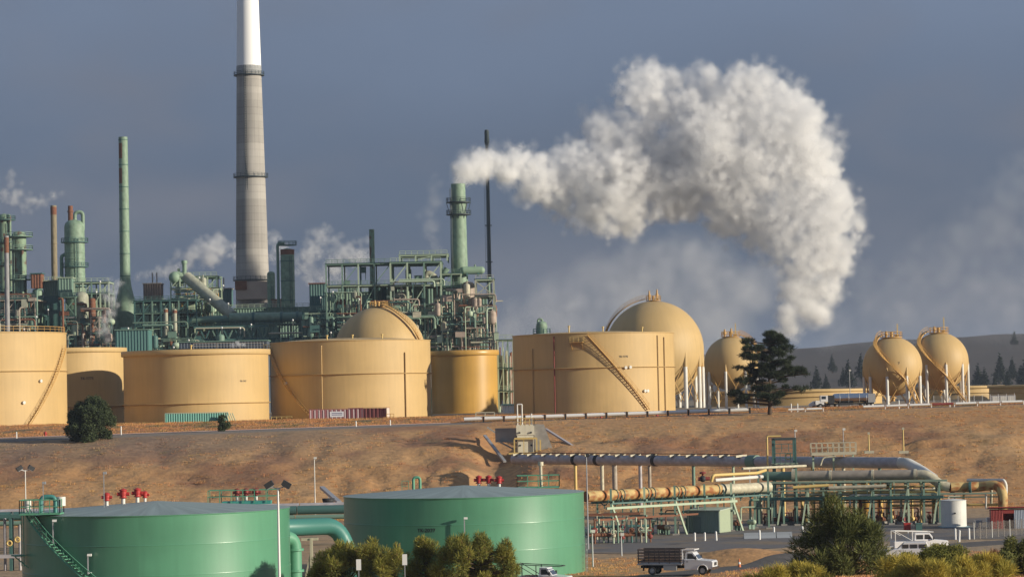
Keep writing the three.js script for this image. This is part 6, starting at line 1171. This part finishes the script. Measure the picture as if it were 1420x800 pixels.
const plumeLobes = lobesAt(860, [[-15.01, 85.77, 2.43, 19.88], [-15.4, 88.45, 2.87, 20.18], [-12.53, 89.89, 3.77, 19.63], [-11.48, 87.28, 2.88, 16.9], [-8.54, 91.46, 4.01, 14.43], [-7.73, 87.93, 3.34, 13.9], [-3.66, 91.29, 4.7, 8.5], [1.93, 90.25, 5.4, 5.06], [-1.51, 87.14, 4.04, 8.53], [8.02, 88.3, 7.02, 1.66], [6.32, 83.22, 5.43, -1.2], [13.2, 83.54, 7.28, -6.42], [14.49, 89.77, 6.84, -8.78], [21.42, 88.81, 9.62, -7.06], [21.22, 79.61, 8.7, -8.34], [29.58, 94.39, 10.3, -14.67], [32.79, 83.97, 11.45, -4.54], [30.73, 74.13, 6.87, -6.84], [39.57, 79.23, 9.62, -8.54], [37.57, 71.91, 4.58, -9.48], [28.61, 102.48, 6.87, -12.33], [40.04, 99.93, 10.3, -14.94], [41.5, 113.73, 8.7, -9.76], [44.62, 119.43, 5.04, -12.19], [48.29, 108.98, 9.16, -12.8], [53.08, 117.64, 4.58, -11.17], [51.41, 95.09, 11.45, -15.32], [58.62, 108.76, 9.62, -10.34], [62.96, 117.43, 5.49, -10.32], [64.14, 99.43, 11.91, -5.97], [70.16, 110.82, 9.62, -9.82], [74.91, 117.18, 5.95, -9.17], [81.07, 115.21, 6.41, -10], [81.53, 105.97, 10.99, -8.24], [88.53, 110.44, 6.87, -10.29], [90.54, 98.87, 10.99, -12.41], [95.74, 104.52, 6.41, -6.85], [97.34, 95.27, 8.7, -5.74], [69.66, 90.1, 11.91, -6], [81.13, 89.86, 13.28, -7.27], [94.84, 87.27, 11.45, -12.09], [101.31, 88.97, 5.49, -11.47], [85.38, 75.97, 12.82, -12.67], [69.41, 79.75, 9.16, -13.89], [60.37, 85.69, 9.62, -7.47], [57.41, 77.01, 5.49, -10.54], [99.14, 75.68, 10.99, -6.24], [104.29, 79.71, 5.04, -10.57], [91.97, 64.34, 11.45, -4.82], [102.34, 66.42, 8.7, -7.01], [80.6, 68.02, 7.33, -13.62], [96.32, 55.07, 10.07, -12.89], [103.26, 57.68, 5.04, -7.96], [91.11, 48.3, 7.33, -10.22], [87.28, 41.96, 4.12, -8.04], [84.87, 36.97, 2.29, -10.23], [97.97, 47.69, 5.49, -12.32], [110.47, 70.38, 2.29, -9.71], [75, 73.89, 6.87, -8.11], [72.12, 96.95, 10.3, -12.34], [58.35, 97.24, 10.3, -14.2], [48.81, 81.79, 7.78, -11.63], [52.84, 77.8, 6.18, -9.78], [44.31, 86.03, 9.62, -11], [37.51, 89.62, 10.3, -9.14], [53.49, 85.84, 9.16, -9.08], [66.98, 74.05, 7.78, -12.71], [93.27, 43.21, 5.04, -10], [88.11, 38.28, 3.43, -10], [98.26, 41.27, 3.66, -10]]);
steam('steam_plume', 'great white steam plume blowing right from the ringed green stack', plumeLobes, { seed: 1, thick: 1.6, grain: 2.7, billow: 13, fill: 0.85, edge: 1.0 });
steam('steam_veil', 'thin ragged veil of steam around the edges of the great plume', plumeLobes.map(([x, y, z, R]) => [x, y, z, R * 1.42]), { seed: 11, thin: true, thick: 0.6, grain: 3.2, billow: 11, fill: 0.5, edge: 0.7 });
steam('steam_bank', 'thin grey bank of drifting steam low behind the spheres', lobesAt(1060, [[2.5, 46.08, 11.16, -1.12], [16.6, 52.77, 13.39, 3.73], [33.48, 58.84, 14.51, 2.25], [50.35, 64.08, 14.51, -3.32], [64.44, 69.37, 13.39, -2.04], [77, 69.11, 11.72, -2.8], [83.59, 52.76, 16.18, -4.27], [52.84, 50.61, 16.18, 2.88], [24.78, 44.22, 13.39, -2.59], [94.92, 59.51, 12.83, 0.46], [69.58, 50.26, 13.95, -0.44], [44.28, 42.42, 11.16, -2.07], [-3.2, 40.62, 8.37, 1.16], [80.47, 38.87, 12.55, -2.78]]), { seed: 2, faint: true, thick: 1.5, grain: 6.5, billow: 26, fill: 0.95 });
steam('steam_wisp', 'thin steam wisp over the left-hand columns', lobesAt(960, [[-180.69, 94.54, 2.06, 0.62], [-178.03, 92.83, 1.96, 0.09], [-182.77, 92.95, 1.85, 0.03], [-178.22, 92.25, 2.5, -0.72], [-178.78, 92.78, 1.3, -0.31], [-175.76, 91.34, 2.26, -0.51], [-176.83, 90.44, 1.86, 0.46], [-175.53, 90.42, 1.94, -0.65], [-174.29, 91.36, 1.77, 0.39], [-173.6, 91.78, 2.24, -0.26], [-171.82, 93.1, 1.88, 0.35], [-170.69, 88.54, 1.52, -0.04], [-169.95, 87.11, 1.75, 0.51], [-173.34, 90.36, 1.49, -0.12], [-171.94, 88.7, 2.41, -0.57], [-169.6, 91.78, 1.81, -0.17], [-169.3, 89.9, 1.59, 0.1], [-167.87, 89.85, 1.89, -0.47], [-167.4, 90.15, 1.56, 0.15], [-167.66, 89.73, 1.9, 0.45], [-165.85, 88.94, 1.29, -0.45], [-165, 90.18, 1.94, 0.65], [-165.84, 91.37, 1.57, -0.18], [-164.25, 90.05, 1.15, 0.06], [-164.75, 90.36, 1.48, 0.44], [-163.04, 89.19, 1.43, 0.13], [-162.88, 91.22, 1.41, 0.44], [-160.69, 91.83, 1.33, 0.22], [-160.74, 91.44, 1.11, 0.3], [-160.06, 92.5, 1.11, 0.21], [-160.54, 91.84, 1.21, 0.01], [-160.07, 92.78, 1.15, -0.21], [-159.76, 93.36, 0.77, 0.07], [-158.11, 92.69, 0.91, 0.21], [-158.6, 93.01, 0.64, -0.2], [-156.73, 93.03, 0.54, 0.11], [-174.53, 92.05, 1.48, -0.09], [-174.18, 93.06, 1.74, -0.36], [-175.33, 97.28, 1.53, -0.43], [-175.6, 95.76, 1, 0.18], [-172.28, 96.42, 1.07, -0.05], [-174.82, 97.76, 1.03, -0.33], [-175.82, 99.34, 1.5, -0.28], [-175.97, 100.73, 0.99, -0.31], [-175.36, 99.31, 0.92, -0.14], [-174.75, 99.56, 0.91, -0.22], [-175.65, 101.26, 0.75, -0.04], [-175.54, 102.41, 1.1, -0.32]]), { seed: 3, thin: true, thick: 0.7, grain: 2.3, billow: 6, fill: 0.8 });
steam('steam_trail', 'long pale steam trail drifting in front of the storm sky to the chimney', lobesAt(1000, [[-136.32, 64.57, 0.71, 0.12], [-136.5, 64.84, 0.66, -0.16], [-135.39, 65.53, 0.84, -0.06], [-133.8, 65.24, 0.9, 0.3], [-132.61, 65.7, 0.75, 0.18], [-132.14, 66.27, 0.71, -0.21], [-130.87, 65.26, 1, -0.35], [-130.3, 66, 1.29, -0.42], [-129.26, 67.6, 1.43, 0.28], [-129.49, 65.99, 1.38, -0.45], [-127.35, 65.74, 1.5, 0.3], [-125.76, 64.91, 0.94, 0.2], [-124.86, 67.33, 1.85, 0.41], [-126.11, 65.9, 1.71, 0.52], [-127.92, 65.56, 1.08, 0.1], [-123.93, 67.46, 2.14, 0.49], [-121.79, 68.28, 1.88, 0.06], [-126.32, 68.17, 1.28, 0.15], [-120.93, 67.44, 2.39, -0.72], [-122.31, 72.03, 1.43, 0.05], [-121.77, 72.96, 1.42, 0.49], [-118.36, 68.23, 1.58, -0.12], [-124.59, 70.52, 1.71, 0.26], [-120.1, 72.18, 1.81, -0.41], [-118.23, 71.95, 2.41, -0.03], [-115.3, 72.31, 2.7, 0.08], [-118.18, 68.25, 1.94, 0.37], [-117.28, 70.94, 2.65, -0.33], [-117.03, 73.32, 1.9, -0.04], [-111.52, 70.43, 2.9, -0.63], [-114.03, 75, 3.93, 0.21], [-116.47, 72.92, 3.39, 1.04], [-111.03, 69.28, 2.83, -0.22], [-108.83, 77.22, 3.67, 0.41], [-107.6, 75.67, 3.85, 0.15], [-107.26, 73.58, 3.38, -0.72], [-111.82, 74.13, 2.69, 0.37], [-110.97, 71.06, 2.97, -0.6], [-107.68, 72.8, 3.16, 0.25], [-109.45, 70.6, 1.97, 0.68], [-107.35, 75.21, 3.11, -0.42], [-101.17, 73.04, 2.94, 0.35], [-102.19, 75.16, 2.12, -0.24], [-99.08, 72.51, 2.94, 0.3], [-97.57, 71.69, 1.93, -0.42], [-102.95, 76.49, 1.87, 0]]), { seed: 4, thin: true, thick: 1.5, grain: 2.4, billow: 7, fill: 0.85 });
steam('steam_cloud', 'soft grey steam cloud right of the chimney, behind the banded column', lobesAt(1000, [[-84.85, 77.34, 1.36, -0.22], [-86.41, 80.58, 1.73, -0.25], [-85.81, 76.1, 2.35, 0.68], [-86.14, 77.38, 1.49, -0.28], [-86.24, 74.17, 1.98, 0.56], [-87.25, 77.65, 2.52, 0.57], [-85.05, 75.71, 2.09, -0.13], [-83.93, 74.11, 2.65, -0.08], [-85.06, 73.2, 2.27, -0.15], [-87.7, 70.81, 2.39, -0.23], [-83.02, 71.28, 2.8, 0.4], [-86.47, 73.28, 1.92, 0.24], [-87.04, 69.75, 1.67, 0.58], [-82.76, 68.28, 1.68, -0.45], [-81.21, 65.4, 1.94, -0.26], [-77.85, 68.11, 2.55, 0.05], [-78.8, 64.89, 1.83, 0.37], [-81.56, 66.5, 2.69, 0.93], [-74.67, 65.96, 2.82, 0.63], [-82.04, 68.85, 2.97, -0.84], [-80.66, 71.12, 2.11, 0.39], [-79, 71.21, 2.46, -0.49], [-73.84, 72.1, 4.25, -0.2], [-75.37, 70.54, 2.61, -0.78], [-73.72, 74.31, 2.83, -0.94], [-74.67, 70.94, 3.26, -0.16], [-72.14, 71.26, 3.51, 0.93], [-68.25, 79.77, 4.15, -0.61], [-74.11, 72.81, 2.98, -0.98], [-60.25, 71.96, 3.86, 0.51], [-71.46, 78.11, 3.52, -0.54], [-65.13, 69.75, 4.89, -1.42], [-70.31, 74.44, 3.19, -0.66], [-63.8, 76.38, 3.23, 0.87], [-69.55, 75.12, 3.56, 1], [-59.5, 70.24, 2.5, 0], [-64.32, 71.47, 2.97, -0.05], [-57.99, 73.33, 4.2, 0.56], [-53.91, 70.26, 2.9, -0.32], [-62.77, 69.23, 2.29, -0.18], [-53.17, 74.48, 3, 0.59], [-54.52, 70.14, 3.04, 0.36], [-55.54, 71.49, 2.29, 0.62], [-58.2, 72.25, 1.69, 0.08], [-56.71, 70.17, 3.03, 0.69], [-62.17, 72.91, 1.96, 0.46], [-63.49, 67.54, 3.61, -0.67], [-57.61, 70.24, 3.75, 0.37], [-62.85, 63.67, 4.09, 0.16], [-64.65, 68.08, 3.61, -0.86], [-65.29, 66.85, 2.84, -0.56], [-66.06, 65.04, 3.69, -0.28], [-66.48, 70.85, 3.8, 1.19], [-73.11, 66.35, 3.21, -1.05], [-69.65, 64.75, 2.69, 0.87], [-72.25, 62.24, 2.36, 0.74], [-67.07, 66.66, 2.88, -0.2], [-75.36, 63.61, 2.33, 0.2], [-73.7, 60.4, 2.09, -0.29], [-68.39, 60.54, 3.5, -1.12]]), { seed: 5, thin: true, thick: 0.8, grain: 2.6, billow: 8, fill: 0.85 });
steam('steam_wisp', 'barely visible upright wisp left of the ringed green stack', lobesAt(930, [[-25.62, 93.49, 1.14, 0.38], [-23.39, 91.16, 1.4, 0.44], [-26.62, 89.91, 1.56, -0.26], [-25.82, 88.15, 1.37, 0.31], [-23.83, 86.6, 0.98, -0.07], [-25.4, 89.88, 1.22, 0.39], [-24.87, 84.94, 1.95, -0.1], [-25.94, 84.72, 2.02, 0.23], [-26.84, 86.01, 1.47, 0.44], [-25.69, 83.95, 1.45, -0.46], [-28.63, 82.12, 1.29, 0.01], [-27.02, 81.1, 1.23, 0.39], [-27.2, 81.9, 1.83, 0.59], [-30.39, 80.32, 1.27, 0.37], [-27.69, 77.34, 1.79, 0.13], [-26.15, 76.96, 2.1, 0.36], [-28.21, 76.76, 1.25, 0.32], [-25.75, 76.9, 1.89, -0.04], [-26.36, 75.97, 1.35, -0.44], [-26.07, 71.45, 1.54, 0.3], [-29.01, 75.53, 1.23, 0.3], [-27.56, 73.14, 1.63, -0.03], [-27.7, 73.73, 1.93, 0.18], [-26.19, 69.83, 1.83, -0.58], [-25.11, 68.84, 1.2, 0.36], [-24.36, 68.19, 1.15, -0.02]]), { seed: 6, faint: true, thick: 3, grain: 3, billow: 6, fill: 0.9 });
steam('steam_leak', 'white steam leaking upward at the foot of the pale column', lobesAt(838, [[-124.02, 35.36, 0.69, -0.04], [-124.35, 37.74, 0.6, 0.08], [-123.99, 37.86, 0.8, -0.1], [-124.49, 37.52, 1.02, -0.3], [-123.07, 38.4, 0.77, -0.13], [-124.39, 37.97, 1.3, -0.29], [-125.54, 40.55, 1.21, 0.11], [-123.92, 39.88, 1.35, -0.14], [-123.99, 41.12, 1.41, 0.26], [-124.61, 40.48, 1.52, 0.07], [-125.6, 40.84, 1.44, 0.09], [-123.39, 41.96, 0.84, -0.21], [-125.47, 42.3, 1.34, 0.05], [-125.09, 43.71, 1.47, -0.12], [-126.07, 40.46, 1.6, 0.12], [-124.93, 43.79, 1.43, 0.47], [-124.38, 44.76, 1.43, 0.21], [-125.43, 45.06, 1.26, 0.29], [-124.27, 44.96, 1.17, 0.12], [-124.04, 44.16, 1.31, -0.2], [-122.52, 45.98, 1.09, -0.32], [-122.88, 46.39, 1.83, 0.1], [-123.86, 47.33, 1.68, -0.46], [-124.45, 46.94, 1.6, -0.55], [-122.03, 49.53, 1.58, -0.45], [-122.91, 48.91, 1.5, 0.52], [-124.28, 50.63, 1.2, 0.18], [-121.26, 49.4, 1.66, -0.06], [-123.34, 51.55, 1.34, -0.09], [-123.02, 50.71, 1.62, -0.37], [-124.9, 51.13, 1.03, 0.02], [-125.22, 52.22, 0.92, 0.04], [-123.79, 52.07, 1.22, -0.39], [-123.92, 51.12, 1.03, -0.3], [-123.5, 50.27, 1.26, -0.21], [-121.95, 52.62, 1.58, -0.09], [-121.74, 52.36, 1.59, 0.42], [-122.32, 54.83, 1.34, 0.45], [-122.61, 53.34, 1.42, -0.45], [-122.77, 56.35, 1.06, 0.25], [-123.03, 52.93, 1.05, -0.2], [-121.56, 54.78, 1.54, 0.03], [-121.95, 53.17, 0.87, 0.18], [-120.31, 54.93, 0.97, -0.05], [-119.77, 55.76, 1.07, 0.17], [-120.63, 55.16, 1.23, 0.22]]), { seed: 7, thin: true, thick: 1.8, grain: 1.7, billow: 4, fill: 0.7 });
steam('steam_leak', 'tiny white steam leak in front of the navy house', lobesAt(804, [[-82.43, 34.86, 0.85, -0.15], [-80.73, 35.24, 1.06, 0.06], [-79.04, 35, 0.63, 0.09]]), { seed: 8, thin: true, thick: 30, grain: 0.7, billow: 3, fill: 0.5 });
steam('steam_bank', 'faint grey vapour drifting up above the far hill and its conifers', lobesAt(1250, [[162.56, 51.12, 13.16, 0.97], [174.2, 55.81, 14.8, 2.15], [189.36, 68.67, 19.74, 3.5], [207.87, 83.12, 19.74, 5.24], [226.35, 95.94, 19.74, 2.84], [235.48, 69.35, 23.03, 5.83], [205.5, 56.8, 19.08, -5.39], [223.5, 53.13, 16.45, -0.34], [182.21, 47.41, 13.16, 3.5], [235.06, 112.27, 14.8, 1.32], [144.39, 48.21, 13.16, 3.17], [161.26, 64.32, 13.16, -3.05]]), { seed: 12, faint: true, thick: 0.34, grain: 8, billow: 30, fill: 0.9 });

// ---------------------------------------------------------------- vehicles
function wheel(t, x, z, r, w = 0.26) { const o = part(t, 'wheel', [new THREE.TorusGeometry(r * 0.78, r * 0.24, 10, 24).scale(1, 1, w / (r * 0.48)).translate(x, r, z)], M.tyre); part(o, 'rim', [new THREE.CylinderGeometry(r * 0.62, r * 0.62, w * 0.6, 20).rotateX(Math.PI / 2).translate(x, r, z)], M.galv); part(o, 'hub', [new THREE.CylinderGeometry(r * 0.2, r * 0.2, w * 1.05, 12).rotateX(Math.PI / 2).translate(x, r, z)], M.lampGrey); }
function extr(pts, w, bevel = 0.05) { const g = new THREE.ExtrudeGeometry(new THREE.Shape(pts.map((p) => new THREE.Vector2(...p))), { depth: w - 2 * bevel, bevelEnabled: true, bevelSize: bevel, bevelThickness: bevel, bevelSegments: 3 }); g.translate(0, 0, -w / 2 + bevel); return g; }
const carWhite = paint([0.74, 0.75, 0.77], 0.35, { coat: 0.8, coatRough: 0.15 });
// cab of a full-size truck; front towards +x, origin on the ground under the front axle
function truckCab(t, { crew = 0 } = {}) {
  const L = crew;
  part(t, 'cab_body', extr([[-1.75 - L, 0.55], [-0.55, 0.55], [-0.5, 0.75], [-0.32, 0.95], [0.32, 0.95], [0.5, 0.75], [0.55, 0.62], [0.98, 0.62], [1.0, 1.2], [0.92, 1.3], [-0.35, 1.42], [-1.0, 1.48], [-1.75 - L, 1.48]], 1.92, 0.06), carWhite);
  part(t, 'cab_roof', extr([[-1.7 - L, 1.48], [-0.42, 1.45], [-0.98, 2.12], [-1.62 - L, 2.16]], 1.62, 0.07), carWhite);
  const ws = new THREE.BoxGeometry(0.04, 0.72, 1.42); ws.rotateZ(0.7); part(t, 'windscreen', ws.translate(-0.66, 1.8, 0), M.glass);
  for (const s of [-1, 1]) {
    part(t, 'side_window', new THREE.ExtrudeGeometry(new THREE.Shape([[-1.55, 1.5], [-0.66, 1.5], [-1.02, 2.03], [-1.5, 2.05]].map((p) => new THREE.Vector2(...p))), { depth: 0.03, bevelEnabled: false }).translate(0, 0, s > 0 ? 0.8 : -0.83), M.glass);
    if (L) part(t, 'side_window', box(L - 0.15, 0.5, 0.03, -1.62 - L / 2, 1.77, s * 0.815), M.glass);
    part(t, 'mirror', [box(0.12, 0.34, 0.22, -0.62, 1.66, s * 1.12)], M.dark); part(t, 'headlight', [box(0.05, 0.26, 0.36, 1.03, 1.05, s * 0.72)], paint([0.75, 0.74, 0.7], 0.2));
    part(t, 'door_handle', [box(0.18, 0.05, 0.04, -1.5, 1.28, s * 0.98)], M.dark);
    part(t, 'wheel_arch', [new THREE.TorusGeometry(0.5, 0.05, 6, 16, Math.PI).translate(0, 0.5, s * 0.95)], carWhite);
  }
  const gr = part(t, 'grille', [box(0.06, 0.34, 1.0, 1.03, 1.05, 0)], M.dark); for (const y of [0.94, 1.05, 1.16]) part(gr, 'grille_bar', box(0.05, 0.05, 1.04, 1.07, y, 0), M.chrome);
  part(t, 'bumper', [box(0.2, 0.26, 1.95, 1.08, 0.66, 0)], M.chrome);
}
// stake-bed truck on the track
{
  const x = 18.11, z = -266, y = ground(x, z), t = thing('stake_truck', 'white truck with dark slatted stake bed stopped on the dirt track', 'truck', [x, y + 0.1, z], -0.32);
  truckCab(t); part(t, 'headboard', [box(0.1, 1.35, 2.0, -1.98, 1.75, 0), box(1.25, 0.1, 1.9, -1.4, 2.42, 0)], carWhite);
  part(t, 'bed_floor', [box(4.4, 0.16, 2.25, -4.25, 1.05, 0)], M.lampGrey); part(t, 'chassis', [box(6.8, 0.25, 0.9, -2.9, 0.75, 0)], M.dark); part(t, 'side_box', [box(1.3, 0.5, 0.4, -3.2, 0.7, 0.9)], M.galv);
  const wood = paint([0.075, 0.06, 0.06], 0.8), brd = paint([0.12, 0.09, 0.08], 0.85);
  for (const s of [-1, 1]) { for (let k = 0; k < 5; k++) part(t, 'stake_post', box(0.09, 1.4, 0.07, -6.35 + k * 1.04, 1.8, s * 1.08), wood); for (let k = 0; k < 5; k++) part(t, 'slat', box(4.35, 0.13, 0.04, -4.25, 1.28 + k * 0.29, s * 1.13), k % 2 ? wood : brd); }
  for (let k = 0; k < 5; k++) part(t, 'slat', box(0.04, 0.15, 2.2, -6.42, 1.28 + k * 0.29, 0), wood);
  part(t, 'mud_flap', [box(0.04, 0.5, 0.5, -5.9, 0.65, 0.9)], M.tyre);
  for (const s of [-1, 1]) { wheel(t, 0, s * 0.84, 0.42); wheel(t, -5.0, s * 0.92, 0.42, 0.42); }
  const c = thing('traffic_cone', 'orange and white cone beside the track, ahead of the stake truck', 'cone', [22.36, ground(22.36, -277), -277]); part(c, 'base', [box(0.4, 0.05, 0.4, 0, 0.03, 0)], M.red); part(c, 'body', [cyl(0.17, 0.04, 0.05, 0.95, 16)], paint([0.6, 0.16, 0.05], 0.6)); part(c, 'band', [cyl(0.135, 0.1, 0.4, 0.62, 16)], M.white);
  const m = thing('marker_stake', 'thin white stake on the dirt hump', 'stake', [29.09, ground(29.09, -290), -290]); part(m, 'stake', [cyl(0.05, 0.05, -0.2, 1.1, 8)], M.white); part(m, 'cap', [cyl(0.07, 0.07, 1.1, 1.2, 8)], M.red);
}
function pickup(label, [x, y, z], turn, o = {}) {
  const t = thing('pickup_truck', label, 'pickup', [x, y, z], turn); truckCab(t, { crew: o.crew ?? 0 }); const b = -1.78 - (o.crew ?? 0);
  part(t, 'bed_side', extr([[b - 2.2, 0.55], [b - 1.75, 0.55], [b - 1.6, 0.9], [b - 1.0, 0.9], [b - 0.85, 0.55], [b, 0.55], [b, 1.35], [b - 2.2, 1.35]], 0.1, 0.02).translate(0, 0, 0.9), carWhite); part(t, 'bed_side', extr([[b - 2.2, 0.55], [b - 1.75, 0.55], [b - 1.6, 0.9], [b - 1.0, 0.9], [b - 0.85, 0.55], [b, 0.55], [b, 1.35], [b - 2.2, 1.35]], 0.1, 0.02).translate(0, 0, -0.9), carWhite);
  part(t, 'bed_floor', [box(2.2, 0.1, 1.8, b - 1.1, 0.8, 0)], M.dark); part(t, 'tailgate', [box(0.08, 0.75, 1.85, b - 2.2, 0.98, 0)], carWhite); part(t, 'chassis', [box(4.6, 0.2, 0.8, b + 0.1, 0.6, 0)], M.dark);
  if (o.load) part(t, 'load', [box(1.3, 0.3, 1.4, b - 1.0, 1.3, 0)], M.redFaded);
  if (o.rack) { const rm = o.rackMat ?? M.dark, xs = [b - 2.1, b - 0.1, b + 2.1]; for (const s of [-0.88, 0.88]) { part(t, 'ladder_rack', [bar([xs[0], 2.5, s], [xs[2], 2.3, s], 0.07), bar([xs[0], 1.35, s], [xs[0], 2.55, s], 0.07), bar([xs[1] - 0.1, 1.35, s], [xs[1] - 0.1, 2.42, s], 0.07), bar([xs[0], 2.5, s], [xs[1] - 0.1, 1.4, s], 0.05)], rm); } part(t, 'rack_crossbar', [bar([xs[0], 2.5, -0.88], [xs[0], 2.5, 0.88], 0.07)], rm); part(t, 'rack_crossbar', [bar([xs[2], 2.3, -0.88], [xs[2], 2.3, 0.88], 0.07)], rm); }
  for (const s of [-1, 1]) { wheel(t, 0, s * 0.84, 0.4); wheel(t, b - 1.3, s * 0.84, 0.4); }
  return t;
}
pickup('white pickup with a black ladder rack at the foot of the lettered tank', [3.83, ground(3.83, -255) - 0.25, -255], -0.3, { rack: true, load: true });
pickup('white pickup with a tall pale rack standing behind the broad bush', [45.36, ground(45.36, -297) + 0.05, -297], 0.12, { rack: true, rackMat: M.white, crew: 0.9 });
{ // white estate seen over the bush
  const t = thing('parked_suv', 'white estate car with dark windows half hidden by the broad bush', 'car', [40.51, ground(40.51, -285) + 0.05, -285], 3.0);
  part(t, 'body', extr([[-2.2, 0.4], [2.2, 0.4], [2.25, 0.9], [2.1, 1.0], [1.0, 1.12], [-2.2, 1.12]], 1.85, 0.06), carWhite); part(t, 'cabin', extr([[-2.15, 1.1], [1.05, 1.1], [0.35, 1.75], [-1.9, 1.78]], 1.6, 0.06), carWhite);
  for (const s of [-1, 1]) for (const [a, b] of [[-1.95, -1.15], [-1.0, -0.25], [-0.1, 0.55]]) part(t, 'side_window', box(b - a, 0.42, 0.03, (a + b) / 2, 1.42, s * 0.81), M.glass);
  const w2 = new THREE.BoxGeometry(0.03, 0.78, 1.35); w2.rotateZ(0.82); part(t, 'windscreen', w2.translate(0.78, 1.44, 0), M.glass); part(t, 'roof_rail', [bar([-1.7, 1.88, 0.65], [0.2, 1.86, 0.65], 0.05)], M.galv); part(t, 'tail_light', [box(0.05, 0.3, 0.2, -2.27, 0.95, -0.75)], M.red);
  for (const s of [-1, 1]) { wheel(t, 1.4, s * 0.8, 0.36); wheel(t, -1.4, s * 0.8, 0.36); }
  const g = thing('utility_box', 'pale yellow utility box at the nose of the white estate car', 'box', [38.72, ground(38.72, -285) - 0.1, -285]); part(g, 'body', [box(0.7, 1.5, 0.6, 0, 0.75, 0)], M.cream); part(g, 'lid', [box(0.8, 0.08, 0.7, 0, 1.54, 0)], M.whiteWorn);
}
// small white boards among the pines
for (const [x, y, z, label] of [[...[-9.92, 3.75, -241], 'white rectangular board right of the bushy young pine'], [...[-13.97, 3.39, -241], 'tilted white board between the two left-hand young pines']]) { const t = thing('notice_board', label, 'sign', [x, 0, z]); part(t, 'post', [bar([0, ground(x, z) - 0.2, -0.05], [0, y, -0.05], 0.07)], M.galv); part(t, 'board', [box(0.42, 0.95, 0.05, 0, y, 0)], M.white); }

// evening haze over the whole site
scene.fog = new THREE.FogExp2(new THREE.Color().setRGB(0.64, 0.75, 0.95), 0.00006);

renderer.render(scene, camera);
